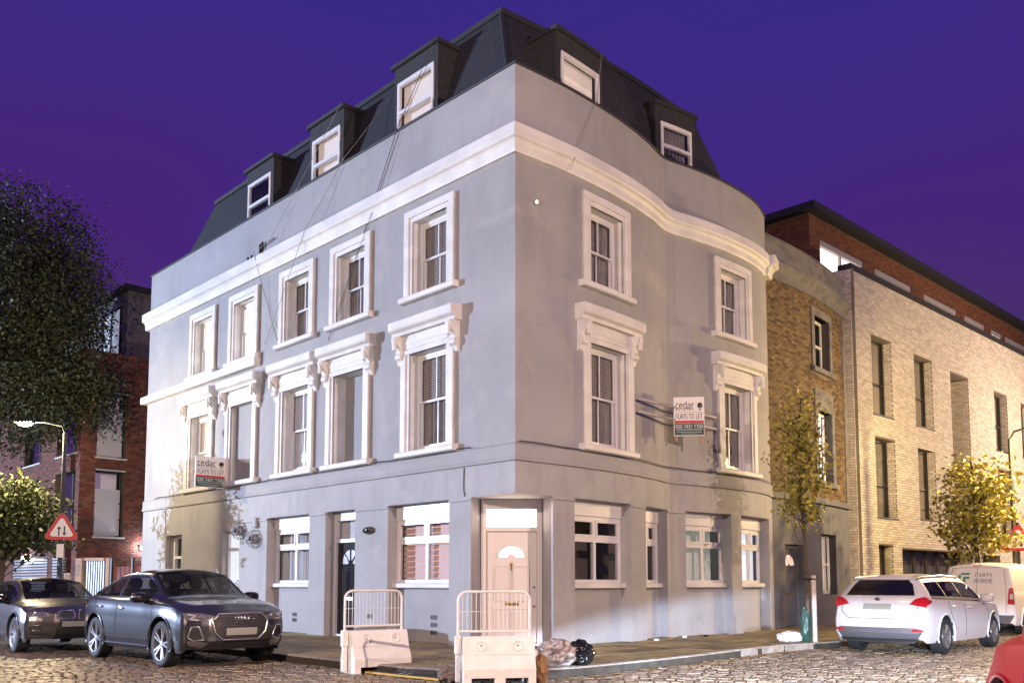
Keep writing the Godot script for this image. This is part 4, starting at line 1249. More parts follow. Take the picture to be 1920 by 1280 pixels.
func ground() -> void:
	var kl := kerb_line()
	var kp := PackedVector2Array(kl)
	var n_left := 12   # index of the kerb point that splits the two street sides
	var inner := Vector2(0.0, -18.35)
	var left := PackedVector2Array(); var right := PackedVector2Array()
	for i in n_left: left.append(kl[i])
	left.append(inner)
	for s in [3.0, 16.0, 40.0]:
		var p := FL.at(s, 0, -0.4); left.append(Vector2(p.x, p.z))
	for i in range(n_left - 1, kl.size()): right.append(kl[i])
	right.append_array([Vector2(18.4, -37.0), Vector2(11.0, -29.9), Vector2(9.6, -29.2)])
	for s in [4.0, 2.0, 0.0]:
		var p := FN.at(s, 0, -0.5); right.append(Vector2(p.x, p.z))
	for s in [9.0, 7.0, 5.3, 3.5, 2.0]:
		var p := FR.at(s, 0, -0.45); right.append(Vector2(p.x, p.z))
	right.append(inner)
	# road: earth bed with stone setts
	var bed := MB.new()
	bed.quad(Vector3(-220, -0.028, -300), Vector3(220, -0.028, -300), Vector3(220, -0.028, 120), Vector3(-220, -0.028, 120), Vector3.UP)
	var road := put(self, "road", bed, M.dirt)
	tag(road, "brown stone sett road around the corner", "", "", "structure")
	var g := RandomNumberGenerator.new(); g.seed = 12
	var ang := deg_to_rad(7.0)
	var U := Vector2(cos(ang), sin(ang)); var V := Vector2(-sin(ang), cos(ang))
	var list := []
	var rowi := 0
	var v := -38.0
	while v < -8.6:
		var u := -24.0 + g.randf() * 0.2
		while u < 24.0:
			var l := g.randf_range(0.13, 0.205)
			var ctr := U * (u + l * 0.5) + V * (v + 0.046)
			u += l + 0.012
			var z := -ctr.y
			if z < 9.9 or z > 33.0 or absf(ctr.x) > 0.57 * z + 1.2: continue
			if z > 20.0 and ctr.x > -12.0 and ctr.x < 6.0: continue
			if Geometry2D.is_point_in_polygon(ctr, left) or Geometry2D.is_point_in_polygon(ctr, right): continue
			if ctr.x > -1.0 and ctr.x > 22.0 - 0.0 : continue
			list.append([ctr.length(), ctr, l])
		v += 0.103
		rowi += 1
	# nearest ones that lie in the picture first
	list.sort_custom(func(a, b): return (a[0] + (0.0 if absf(a[1].x) < 0.548 * -a[1].y and a[1].y < -11.75 else 100.0)) < (b[0] + (0.0 if absf(b[1].x) < 0.548 * -b[1].y and b[1].y < -11.75 else 100.0)))
	var rest := MB.new(); rest.tint = true
	var tones := [Color(0.20, 0.152, 0.10), Color(0.15, 0.116, 0.08), Color(0.25, 0.195, 0.135), Color(0.17, 0.124, 0.08), Color(0.095, 0.077, 0.058), Color(0.22, 0.17, 0.118)]
	for i in list.size():
		var q: Array = list[i]
		var m := rest
		if i < 300:
			m = MB.new(); m.tint = true
		m.col = tones[g.randi() % tones.size()] * g.randf_range(0.85, 1.2)
		var c: Vector2 = q[1]; var hl: float = q[2] * 0.5; var hw := 0.046 * g.randf_range(0.93, 1.0)
		var h := g.randf_range(-0.007, 0.007)
		var tu := g.randf_range(-0.03, 0.03); var tv := g.randf_range(-0.05, 0.05)
		var a2 := ang + g.randf_range(-0.04, 0.04)
		var uu := Vector2(cos(a2), sin(a2)); var vv := Vector2(-sin(a2), cos(a2))
		var top := []; var low := []
		for e in [[-1, -1], [1, -1], [1, 1], [-1, 1]]:
			var p: Vector2 = c + uu * (hl - 0.013) * e[0] + vv * (hw - 0.013) * e[1]
			top.append(Vector3(p.x, h + tu * (hl * e[0]) + tv * (hw * e[1]), p.y))
			p = c + uu * hl * e[0] + vv * hw * e[1]
			low.append(Vector3(p.x, -0.028, p.y))
		# shallow crown: centre point slightly proud
		var ce := Vector3(c.x, h + 0.005, c.y)
		for k in 4:
			var k2 := (k + 1) % 4
			m.tri(top[k], top[k2], ce, Vector3.UP)
			var mid: Vector3 = (low[k] + low[k2]) * 0.5
			m.quad(top[k], top[k2], low[k2], low[k], (mid - Vector3(c.x, -0.028, c.y)) + Vector3.UP * 0.02)
		if i < 300: put(road, "sett", m, M.sett)
	var so := put(road, "setts", rest, M.sett)
	so.set_meta("kind", "stuff")
	# worn yellow line along the right hand kerb
	var yl := MB.new()
	var rs := resample(kl.slice(13), 0.22)
	for i in rs.size() - 1:
		var a: Vector2 = rs[i]; var b: Vector2 = rs[i + 1]
		var d := (b - a).normalized(); var nn := Vector2(-d.y, d.x)
		if g.randf() < 0.35: continue
		for off in [0.20]:
			var w := g.randf_range(0.035, 0.055)
			var p: Vector2 = a + nn * off; var q: Vector2 = b + nn * off
			yl.quad(Vector3(p.x, 0.0145, p.y), Vector3(q.x, 0.0145, q.y), Vector3(q.x + nn.x * w, 0.0145, q.y + nn.y * w), Vector3(p.x + nn.x * w, 0.0145, p.y + nn.y * w), Vector3.UP)
	put(road, "yellow_line", yl, M.yellow_paint)
	# pavement
	var pv := MB.new()
	pv.prism(left, -0.02, PAV - 0.016); pv.prism(right, -0.02, PAV - 0.017)
	var pav := put(self, "pavement", pv, M.dirt)
	tag(pav, "flagstone pavement around the corner building", "", "", "structure")
	var stones := [Color(0.33, 0.265, 0.12), Color(0.27, 0.215, 0.098), Color(0.38, 0.305, 0.145), Color(0.21, 0.17, 0.082), Color(0.34, 0.28, 0.145)]
	var tl := FL.tn(1.0); var nl := FL.nrm(1.0)
	for side in [[left, Vector2(tl.x, tl.z), Vector2(nl.x, nl.z), C, -4.5, 26.0, -1.6, 4.5], [right, Vector2(0.72, -0.694), Vector2(0.694, 0.72), C, -4.0, 22.0, -3.5, 7.0]]:
		var poly: PackedVector2Array = side[0]
		var inset := Geometry2D.offset_polygon(poly, -0.15)
		if inset.size() == 0: continue
		var su: Vector2 = side[1]; var sv: Vector2 = side[2]; var org: Vector2 = side[3]
		var b: float = side[6]; var r := 0
		while b < side[7]:
			var a: float = side[4] + g.randf_range(0, 0.5)
			while a < side[5]:
				var l := [0.6, 0.75, 0.9][g.randi() % 3] as float
				var gp := 0.006
				var rect := PackedVector2Array([org + su * (a + gp) + sv * (b + gp), org + su * (a + l - gp) + sv * (b + gp), org + su * (a + l - gp) + sv * (b + 0.6 - gp), org + su * (a + gp) + sv * (b + 0.6 - gp)])
				a += l
				var area := 0.0
				for piece in Geometry2D.intersect_polygons(rect, inset[0]):
					if Geometry2D.is_polygon_clockwise(piece) and piece.size() < 3: continue
					var lo := piece[0]; var hi := piece[0]
					for pt in piece: lo = lo.min(pt); hi = hi.max(pt)
					if (hi - lo).x * (hi - lo).y < 0.004: continue
					var m := MB.new(); m.tint = true
					m.col = stones[g.randi() % stones.size()] * g.randf_range(0.85, 1.15)
					m.prism(piece, 0.05, PAV + g.randf_range(-0.004, 0.003))
					put(pav, "paving_slab", m, M.slab)
			b += 0.6
			r += 1
	# kerb stones
	var ks := resample(kl, 0.92)
	for i in ks.size() - 1:
		var a: Vector2 = ks[i]; var b: Vector2 = ks[i + 1]
		if a.distance_to(b) < 0.2: continue
		var d := (b - a).normalized(); var nn := Vector2(d.y, -d.x)   # towards the pavement
		var m := MB.new()
		var ctr := (a + b) * 0.5 + nn * 0.076
		m.cbox(Transform3D(Basis(Vector3(d.x, 0, d.y), Vector3.UP, Vector3(d.x, 0, d.y).cross(Vector3.UP)), Vector3(ctr.x, 0.045 + g.randf_range(-0.004, 0.004), ctr.y)), Vector3(a.distance_to(b) - 0.012, 0.165, 0.15), 0.014)
		put(pav, "kerb_stone", m, M.kerb)

# ---------------------------------------------------------------- vehicles
class Car:
	var d := {}
	func _init(spec: Dictionary) -> void: d = spec
	func cv(key: String, x: float) -> float:
		var k: Array = d[key]
		if x <= k[0][0]: return k[0][1]
		for i in k.size() - 1:
			if x <= k[i + 1][0]:
				var w: float = (x - k[i][0]) / (k[i + 1][0] - k[i][0])
				var p0: float = k[maxi(i - 1, 0)][1]; var p3: float = k[mini(i + 2, k.size() - 1)][1]
				var lo: float = k[i][1]; var hi: float = k[i + 1][1]
				return lerpf(lerpf(lo, hi, w), cubic_interpolate(lo, hi, p0, p3, w), 0.6)
		return k[k.size() - 1][1]
	func prof(key: String, y: float) -> float:
		var k: Array = d[key]
		if y <= k[0][0]: return k[0][1]
		for i in k.size() - 1:
			if y <= k[i + 1][0]: return lerpf(k[i][1], k[i + 1][1], smoothstep(0, 1, (y - k[i][0]) / (k[i + 1][0] - k[i][0])))
		return k[k.size() - 1][1]
	# bends a straight body: plan curve and raked faces at both ends
	func warp(p: Vector3) -> Vector3:
		var q := p
		var r := pow(clampf(absf(p.z) / d.W, 0, 1.1), 2.6)
		var f := clampf((p.x - d.ax) / (d.xf - d.ax), 0, 1.1)
		q.x -= (d.plan_f * r + prof("face_f", p.y)) * f * f
		var b := clampf((-d.ax - p.x) / (-d.ax - d.xr), 0, 1.1)
		q.x += (d.plan_r * r + prof("face_r", p.y)) * b * b
		return q
	func section(x: float) -> Array:   # right side, bottom to top: Vector2(z, y)
		var w := cv("w", x); var belt := cv("belt", x); var top := cv("top", x); var wr := cv("wr", x); var drop := cv("drop", x)
		# rounded ends
		var e := minf(d.xf - x, x - d.xr)
		var rd := 0.0
		if e < 0.10: rd = 1.0 - sqrt(maxf(0.0, 1.0 - pow(1.0 - e / 0.10, 2)))
		w *= 1.0 - 0.05 * rd; wr *= 1.0 - 0.06 * rd; top -= 0.05 * rd; belt -= 0.04 * rd
		var yb: float = d.sill + 0.06 * rd
		for ax in [-d.ax, d.ax]:
			var dx: float = absf(x - ax)
			if dx < d.arch: yb = maxf(yb, d.wheel + sqrt(d.arch * d.arch - dx * dx))
		var pts := [Vector2(w * 0.94, d.sill + 0.06 * rd), Vector2(w * 0.985, d.sill + 0.13), Vector2(w, 0.55), Vector2(w * d.get("waist", 0.985), belt - 0.15), Vector2(w * 0.955, belt), Vector2(wr, top - drop), Vector2(wr * 0.55, top - drop * 0.32), Vector2(0, top)]
		var out := []
		for j in 7:
			var n: int = [2, 3, 4, 4, 6, 4, 4][j]
			for k in n:
				var t := k / float(n)
				var p: Vector2
				if j == 4: p = pts[4].lerp(pts[5], t) + Vector2(0.02 * sin(PI * t), 0)
				else:
					var a0: Vector2 = pts[maxi(j - 1, 0)] if j != 5 else pts[5] + (pts[5] - pts[6]) * 0.3
					var a3: Vector2 = pts[mini(j + 2, 7)] if j != 6 else Vector2(-pts[6].x, pts[6].y)
					if j == 3: a3 = pts[4] + (pts[4] - pts[3]) * 0.5
					p = pts[j].cubic_interpolate(pts[j + 1], a0, a3, t)
				out.append(p)
		out.append(pts[7])
		# wheel arch: the lower edge rises round the wheel
		if yb > d.sill + 0.07:
			for k in out.size():
				if out[k].y < yb: out[k] = Vector2(out[k].x, yb + 0.0004 * k)
		return out
	func side_z(x: float, y: float) -> float:
		var s := section(x)
		for i in s.size() - 1:
			if y >= s[i].y and y <= s[i + 1].y and s[i + 1].y > s[i].y: return lerpf(s[i].x, s[i + 1].x, (y - s[i].y) / (s[i + 1].y - s[i].y))
		return s[8].x
	func side(x: float, y: float, sg: float, o := 0.0) -> Vector3:
		return warp(Vector3(x, y, (side_z(x, y) + o) * sg))
	func ff(z: float, y: float, o := 0.0) -> Vector3: return warp(Vector3(d.xf + o, y, z))
	func rf(z: float, y: float, o := 0.0) -> Vector3: return warp(Vector3(d.xr - o, y, z))
	# convex polygon laid on the front (or rear) face, given as (z, y)
	func face_poly(m: MB, poly: Array, o: float, front := true, steps := 14) -> void:
		var z0 := INF; var z1 := -INF
		for p in poly: z0 = minf(z0, p.x); z1 = maxf(z1, p.x)
		var span := func(z: float) -> Vector2:
			var lo := INF; var hi := -INF
			for i in poly.size():
				var a: Vector2 = poly[i]; var b: Vector2 = poly[(i + 1) % poly.size()]
				if (z >= minf(a.x, b.x) - 1e-6) and (z <= maxf(a.x, b.x) + 1e-6):
					if absf(a.x - b.x) < 1e-6:
						lo = minf(lo, minf(a.y, b.y)); hi = maxf(hi, maxf(a.y, b.y))
					else:
						var y := lerpf(a.y, b.y, (z - a.x) / (b.x - a.x)); lo = minf(lo, y); hi = maxf(hi, y)
			return Vector2(lo, hi)
		var hint := Vector3(1 if front else -1, 0, 0)
		for i in steps:
			var za := lerpf(z0, z1, i / float(steps)); var zb := lerpf(z0, z1, (i + 1) / float(steps))
			var sa: Vector2 = span.call(za); var sb: Vector2 = span.call(zb)
			for k in 4:
				var q := []
				for e in [[za, sa, k], [zb, sb, k], [zb, sb, k + 1], [za, sa, k + 1]]:
					var y := lerpf(e[1].x, e[1].y, e[2] / 4.0)
					q.append(ff(e[0], y, o) if front else rf(e[0], y, o))
				m.quad(q[0], q[1], q[2], q[3], hint)
	func face_path(m: MB, pts: Array, o: float, r: float, closed := true, front := true, sides := 6) -> void:
		var out := []
		var k := pts.size()
		for i in (k if closed else k - 1):
			var a: Vector2 = pts[i]; var b: Vector2 = pts[(i + 1) % k]
			var n := maxi(2, int(a.distance_to(b) / 0.05))
			for j in n:
				var p := a.lerp(b, j / float(n))
				out.append(ff(p.x, p.y, o) if front else rf(p.x, p.y, o))
		if not closed:
			var p: Vector2 = pts[k - 1]; out.append(ff(p.x, p.y, o) if front else rf(p.x, p.y, o))
		m.tube(out, r, sides, closed)
	func side_path(m: MB, pts: Array, sg: float, o: float, r: float, closed := false) -> void:
		var out := []
		for i in (pts.size() if closed else pts.size() - 1):
			var a: Vector2 = pts[i]; var b: Vector2 = pts[(i + 1) % pts.size()]
			var n := maxi(1, int(a.distance_to(b) / 0.06))
			for j in n:
				var p := a.lerp(b, j / float(n)); out.append(side(p.x, p.y, sg, o))
		if not closed: out.append(side(pts[-1].x, pts[-1].y, sg, o))
		m.tube(out, r, 6, closed)
	# returns body, glass, black trim collectors
	func shell() -> Array:
		var body := MB.new()
		var more := {}
		var pick := func(k: String) -> MB:
			if not more.has(k): more[k] = MB.new()
			return more[k]
		var xs := []
		var x: float = d.xr
		while x < d.xf - 0.001:
			xs.append(x)
			var e: float = minf(d.xf - x, x - d.xr)
			x += 0.02 if e < 0.11 else 0.04
		xs.append(d.xf)
		for brk in d.breaks: xs.append(brk)
		xs.sort()
		var grid := []; var raw := []
		for xx in xs:
			var s := section(xx)
			var row := []
			for p in s: row.append(warp(Vector3(xx, p.y, p.x)))
			for i in range(s.size() - 2, -1, -1): row.append(warp(Vector3(xx, s[i].y, -s[i].x)))
			grid.append(row); raw.append(xx)
		var nr: int = grid[0].size(); var half := (nr - 1) / 2
		var nn := []
		for i in grid.size():
			var row := []
			for j in nr:
				var a: Vector3 = grid[maxi(i - 1, 0)][j]; var b: Vector3 = grid[mini(i + 1, grid.size() - 1)][j]
				var c: Vector3 = grid[i][maxi(j - 1, 0)]; var e: Vector3 = grid[i][mini(j + 1, nr - 1)]
				var v := (e - c).cross(b - a)
				var out := Vector3(0, grid[i][j].y - 0.55, grid[i][j].z)
				if v.length() < 1e-9: v = out
				if v.dot(out) < 0: v = -v
				row.append(v.normalized())
			nn.append(row)
		# sub-row ranges on one side: seg4 starts at 2+3+4+4 = 13, seg5 at 19, seg6 at 23, end 27
		for i in grid.size() - 1:
			var xm: float = (raw[i] + raw[i + 1]) * 0.5
			for j in nr - 1:
				var k: int = j if j < half else nr - 2 - j
				var m: MB = body
				var sd := "a" if j < half else "b"
				if k >= 14 and k <= 17:
					for r in d.side_glass:
						if xm > r[0] and xm < r[1]: m = pick.call("side_window %s %.1f" % [sd, r[0]])
					if m == body and xm > d.side_glass[0][0] and xm < d.side_glass[-1][1]: m = pick.call("window_trim " + sd)
				elif k == 13 and xm > d.side_glass[0][0] and xm < d.side_glass[-1][1]: m = pick.call("window_trim " + sd)
				elif k >= 20:
					for r in d.top_glass:
						if xm > r[0] and xm < r[1]: m = pick.call("windscreen" if r[0] > -0.2 else "rear_window")
				elif k == 19:
					for r in d.top_glass:
						if xm > r[0] and xm < r[1]: m = pick.call("screen_pillar %s %.1f" % [sd, r[0]])
				m.squad(grid[i][j], grid[i + 1][j], grid[i + 1][j + 1], grid[i][j + 1], nn[i][j], nn[i + 1][j], nn[i + 1][j + 1], nn[i][j + 1])
		# end faces
		for fr in [true, false]:
			var s := section(d.xf if fr else d.xr)
			for k in s.size() - 1:
				for q in 16:
					var a := -1.0 + q / 8.0; var b := a + 0.125
					var pa := func(z, y): return ff(z, y) if fr else rf(z, y)
					body.quad(pa.call(s[k].x * a, s[k].y), pa.call(s[k].x * b, s[k].y), pa.call(s[k + 1].x * b, s[k + 1].y), pa.call(s[k + 1].x * a, s[k + 1].y), Vector3(1 if fr else -1, 0.1, 0))
		return [body, more]

func wheel(parent: Node, at: Vector3, R: float, sg: float, spokes: int, rim_r: float) -> void:
	var W := part(parent, "wheel")
	W.position = at
	var T := Transform3D(Basis(Vector3.RIGHT, PI / 2 * sg), Vector3.ZERO)   # axis along z, outward = +y of the lathe
	var ty := MB.new()
	ty.lathe(T, [Vector2(rim_r * 0.98, -0.11), Vector2(R * 0.93, -0.115), Vector2(R, -0.085), Vector2(R, 0.085), Vector2(R * 0.965, 0.105), Vector2(R * 0.88, 0.118), Vector2(rim_r * 1.02, 0.112), Vector2(rim_r * 0.99, 0.095)], 36)
	put(W, "tyre", ty, M.rubber)
	var rm := MB.new()
	rm.lathe(T, [Vector2(rim_r * 1.0, 0.100), Vector2(rim_r * 0.985, 0.115), Vector2(rim_r * 0.94, 0.11), Vector2(rim_r * 0.92, 0.06), Vector2(rim_r * 0.90, -0.10)], 36)
	rm.lathe(T, [Vector2(0.0, 0.098), Vector2(0.05, 0.095), Vector2(0.065, 0.085), Vector2(0.07, 0.03)], 20)
	for k in spokes:
		for off in [-0.16, 0.16]:
			var a := TAU * k / spokes
			var p0 := Vector3(cos(a + off * 1.2) * 0.05, 0.080, sin(a + off * 1.2) * 0.05)
			var p1 := Vector3(cos(a + off) * rim_r * 0.94, 0.098, sin(a + off) * rim_r * 0.94)
			var dd := (p1 - p0).normalized()
			var b := Basis(dd, Vector3.UP, dd.cross(Vector3.UP).normalized())
			rm.cbox(T * Transform3D(b.orthonormalized(), (p0 + p1) * 0.5), Vector3(p0.distance_to(p1) + 0.01, 0.022, 0.034), 0.006)
	put(W, "rim", rm, M.alloy)
	var dk := MB.new()
	dk.lathe(T, [Vector2(0.0, -0.02), Vector2(rim_r * 0.91, -0.02), Vector2(rim_r * 0.91, -0.1)], 24)
	put(W, "brake_disc", dk, M.plastic_dark)

func make_car(called: String, label: String, spec: Dictionary, at: Vector3, head: Vector2, paint: Material, group := "") -> Array:
	var t := thing(called, label, "car" if called != "parked_van" else "van", at, atan2(-head.y, head.x), group)
	var c := Car.new(spec)
	var sh := c.shell()
	put(t, "body", sh[0], paint)
	for k in sh[1]:
		var called2: String = k.get_slice(" ", 0)
		put(t, called2, sh[1][k], M.car_glass if called2 in ["side_window", "windscreen", "rear_window"] else M.pillar)
	for ax in [-spec.ax, spec.ax]:
		for sg in [-1.0, 1.0]:
			var zc: float = (c.cv("w", ax) - 0.125) * sg
			wheel(t, c.warp(Vector3(ax, spec.wheel, zc)), spec.wheel, sg, spec.get("spokes", 5), spec.get("rim", 0.25))
			var lip := MB.new()
			var pr := []
			for k in 25:
				var a := PI * (-0.08 + 1.16 * k / 24.0)
				var px: float = ax + cos(a) * (spec.arch + 0.012); var py: float = spec.wheel + sin(a) * (spec.arch + 0.012)
				pr.append(c.warp(Vector3(px, py, (c.side_z(px, py + 0.02) + 0.004) * sg)))
			lip.tube(pr, 0.017, 6)
			put(t, "wheel_arch", lip, spec.get("arch_mat", paint))
			var well := MB.new()
			for k in 16:
				var a0 := PI * k / 16.0; var a1 := PI * (k + 1) / 16.0
				var q := []
				for e in [[a0, 0.02], [a1, 0.02], [a1, 0.36], [a0, 0.36]]:
					q.append(Vector3(ax + cos(e[0]) * (spec.arch - 0.004), spec.wheel + sin(e[0]) * (spec.arch - 0.004), (c.cv("w", ax) - e[1]) * sg))
				well.quad(q[0], q[1], q[2], q[3], Vector3.DOWN)
			put(t, "wheel_well", well, M.dark)
	var fl := MB.new()
	fl.box(Transform3D(Basis(), Vector3((spec.xf + spec.xr) * 0.5, spec.sill + 0.09, 0)), Vector3(spec.xf - spec.xr - 0.35, 0.06, spec.W * 2 - 0.62))
	fl.box(Transform3D(Basis(), Vector3(0, spec.sill + 0.06, 0)), Vector3(2 * (spec.ax - spec.arch) - 0.02, 0.07, spec.W * 1.82))
	put(t, "floor", fl, M.dark)
	# seats and dashboard
	var ins := MB.new()
	var ry: float = c.cv("belt", 0.0)
	for sx in [0.10, -0.75]:
		for sz in [-0.36, 0.36]:
			ins.cbox(Transform3D(Basis(Vector3(0, 0, 1), 0.22), Vector3(sx - 0.15, ry - 0.10, sz)), Vector3(0.14, 0.62, 0.46), 0.05)
			ins.cbox(Transform3D(Basis(), Vector3(sx - 0.24, ry + 0.30, sz)), Vector3(0.10, 0.18, 0.24), 0.04)
	ins.cbox(Transform3D(Basis(), Vector3(spec.get("dash", 0.85), ry - 0.06, 0)), Vector3(0.5, 0.16, spec.W * 1.55), 0.05)
	var sw := []
	for k in 16: sw.append(Vector3(spec.get("dash", 0.85) - 0.36, ry + 0.02, 0.36) + Vector3(0.08 * sin(TAU * k / 16.0), 0.17 * sin(TAU * k / 16.0), 0.18 * cos(TAU * k / 16.0)))
	ins.tube(sw, 0.014, 6, true)
	put(t, "interior", ins, M.plastic_dark)
	# mirrors
	for sg in [-1.0, 1.0]:
		var mb := MB.new()
		var mp: Vector3 = c.side(spec.mirror, c.cv("belt", spec.mirror) + 0.01, sg) + Vector3(0, 0.07, 0.12 * sg)
		mb.lump(Transform3D(Basis().scaled(Vector3(0.10, 0.085, 0.13)), mp), func(dv: Vector3): return 1.0 / pow(pow(absf(dv.x), 3.0) + pow(absf(dv.y), 3.0) + pow(absf(dv.z), 3.0), 1.0 / 3.0), 20, 12)
		mb.tube([mp + Vector3(0, -0.04, -0.05 * sg), mp + Vector3(0.0, -0.10, -0.16 * sg)], 0.03, 8)
		put(t, "door_mirror", mb, spec.get("mirror_mat", paint))
	# door shut lines, handles
	for sg in [-1.0, 1.0]:
		for line in spec.shut:
			var sl := MB.new(); c.side_path(sl, line, sg, 0.0005, 0.0055)
			put(t, "shut_line", sl, M.dark)
		for hx in spec.handles:
			var hm := MB.new()
			var p: Vector3 = c.side(hx, c.cv("belt", hx) - 0.12, sg, 0.018)
			hm.lump(Transform3D(Basis().scaled(Vector3(0.11, 0.02, 0.022)), p), func(dv: Vector3): return 1.0 / pow(pow(absf(dv.x), 3.0) + pow(absf(dv.y), 3.0) + pow(absf(dv.z), 3.0), 1.0 / 3.0), 14, 8)
			put(t, "door_handle", hm, spec.get("handle_mat", paint))
	return [t, c]

func vehicles() -> void:
	grey_suv()
	dark_hatch()
	white_estate()
	white_van()
	red_car()

func face(t: Node, c: Car, called: String, poly: Array, o: float, m: Material, front := true) -> MeshInstance3D:
	var b := MB.new(); c.face_poly(b, poly, o, front)
	return put(t, called, b, m)

func mirror_poly(poly: Array, sg: float) -> Array:
	var r := []
	for p in poly: r.append(Vector2(p.x * sg, p.y))
	return r

func V(a: Array) -> Array:
	var r := []
	for q in a: r.append(Vector2(q[0], q[1]))
	return r

func grey_suv() -> void:
	var spec := {"xf": 2.20, "xr": -2.26, "ax": 1.34, "W": 0.93, "wheel": 0.355, "arch": 0.425, "sill": 0.23, "rim": 0.262, "spokes": 5,
		"top": [[-2.26, 1.02], [-2.1, 1.11], [-1.5, 1.37], [-0.9, 1.51], [-0.3, 1.56], [0.25, 1.545], [0.45, 1.49], [1.06, 1.12], [1.2, 1.085], [1.7, 1.035], [2.05, 0.985], [2.20, 0.94]],
		"belt": [[-2.26, 0.95], [-1.8, 1.045], [-1.0, 1.02], [0.5, 0.99], [1.1, 0.985], [1.7, 0.95], [2.20, 0.87]],
		"w": [[-2.26, 0.84], [-1.9, 0.905], [-1.3, 0.93], [-0.6, 0.915], [0.6, 0.915], [1.3, 0.93], [1.9, 0.90], [2.20, 0.87]],
		"wr": [[-2.26, 0.64], [-1.6, 0.60], [-0.6, 0.63], [0.35, 0.62], [1.06, 0.70], [1.3, 0.70], [2.20, 0.66]],
		"drop": [[-2.26, 0.04], [-1.5, 0.08], [0.0, 0.085], [0.45, 0.07], [1.1, 0.03], [2.2, 0.035]],
		"waist": 0.992, "plan_f": 0.24, "plan_r": 0.20, "face_f": [[0.25, 0.10], [0.42, 0.02], [0.62, 0.0], [0.80, 0.02], [0.96, 0.16]], "face_r": [[0.25, 0.06], [0.5, 0.0], [0.9, 0.03], [1.1, 0.12]],
		"breaks": [], "side_glass": [[-1.72, -1.38], [-1.33, -0.50], [-0.43, 0.80]], "top_glass": [[-2.0, -1.12], [0.27, 1.08]], "mirror": 0.68,
		"shut": [V([[0.98, 0.95], [1.0, 0.6], [0.92, 0.32]]), V([[-0.46, 0.98], [-0.46, 0.32]]), V([[-1.38, 1.0], [-1.30, 0.85]]), V([[0.9, 0.42], [-0.88, 0.42]])], "handles": [-0.25, -1.12], "mirror_mat": M.black_gloss, "handle_mat": M.chrome}
	var cf := Vector3(-4.84, 0, -15.33)       # middle of the front axle
	var h := Vector2(0.70, 0.714).normalized()
	var at := Vector3(cf.x - h.x * 1.34, 0, cf.z - h.y * 1.34)
	var r := make_car("parked_suv", "dark metallic grey coupe shaped SUV parked at the kerb beside the grey wall", spec, at, h, M.grey_metal, "cars parked in the streets")
	var t: Node3D = r[0]; var c: Car = r[1]
	# octagonal grille with dark honeycomb, pale frame
	var oc := V([[-0.30, 0.43], [0.30, 0.43], [0.43, 0.55], [0.47, 0.72], [0.36, 0.83], [-0.36, 0.83], [-0.47, 0.72], [-0.43, 0.55]])
	face(t, c, "grille", oc, 0.012, M.dark)
	var gm := MB.new()
	for ry in 8:
		for k in 11:
			var z := -0.43 + k * 0.086 + (0.043 if ry % 2 else 0.0); var y := 0.46 + ry * 0.047
			if not Geometry2D.is_point_in_polygon(Vector2(absf(z) + 0.03, y), PackedVector2Array(oc)): continue
			c.face_path(gm, V([[z - 0.036, y], [z - 0.02, y + 0.017], [z + 0.02, y + 0.017], [z + 0.036, y], [z + 0.02, y - 0.017], [z - 0.02, y - 0.017]]), 0.022, 0.0058, true, true, 4)
	put(t, "grille_mesh", gm, M.plastic_gloss)
	var fr := MB.new(); c.face_path(fr, oc, 0.022, 0.016)
	put(t, "grille_frame", fr, M.alloy)
	for k in 4:
		var rg := MB.new(); var ring := []
		for q in 20: ring.append(c.ff(-0.078 + k * 0.052 + 0.036 * cos(TAU * q / 20.0), 0.765 + 0.036 * sin(TAU * q / 20.0), 0.036))
		rg.tube(ring, 0.007, 6, true)
		put(t, "emblem_ring", rg, M.chrome)
	face(t, c, "number_plate", V([[-0.26, 0.50], [0.26, 0.50], [0.26, 0.61], [-0.26, 0.61]]), 0.04, M.plate)
	face(t, c, "lower_intake", V([[-0.60, 0.28], [0.60, 0.28], [0.52, 0.385], [-0.52, 0.385]]), 0.012, M.dark)
	for sg in [-1.0, 1.0]:
		var hl := face(t, c, "headlight", mirror_poly(V([[0.42, 0.745], [0.62, 0.72], [0.84, 0.74], [0.86, 0.85], [0.60, 0.84], [0.44, 0.79]]), sg), 0.012, M.lamp_dark)
		var dr := MB.new()
		c.face_path(dr, mirror_poly(V([[0.80, 0.83], [0.70, 0.80], [0.78, 0.755], [0.66, 0.735]]), sg), 0.022, 0.010, false)
		put(hl, "light_strip", dr, M.lamp_pale)
		var pj := MB.new()
		for z in [0.55, 0.64]: pj.lump(Transform3D(Basis(), c.ff(z * sg, 0.79, 0.005)), func(_d: Vector3): return 0.032, 12, 8)
		put(hl, "projector", pj, M.chrome)
		face(t, c, "fog_recess", mirror_poly(V([[0.58, 0.44], [0.72, 0.42], [0.80, 0.48], [0.76, 0.63], [0.66, 0.64]]), sg), 0.012, M.dark)
		var fg := MB.new(); c.face_path(fg, mirror_poly(V([[0.58, 0.44], [0.72, 0.42], [0.80, 0.48], [0.76, 0.63], [0.66, 0.64]]), sg), 0.018, 0.013)
		put(t, "fog_surround", fg, M.alloy)
		face(t, c, "bumper_blade", mirror_poly(V([[0.50, 0.385], [0.60, 0.30], [0.78, 0.36], [0.80, 0.42], [0.62, 0.41]]), sg), 0.014, M.alloy_grey)
		var ch := MB.new(); c.side_path(ch, V([[0.86, 1.03], [0.2, 1.025], [-0.8, 1.04], [-1.55, 1.085], [-1.72, 1.12]]), sg, 0.006, 0.011)
		put(t, "window_chrome", ch, M.chrome)
		var ch2 := MB.new(); c.side_path(ch2, V([[-1.72, 1.12], [-1.5, 1.26], [-1.0, 1.395], [-0.4, 1.45], [0.2, 1.44], [0.5, 1.36]]), sg, 0.004, 0.011)
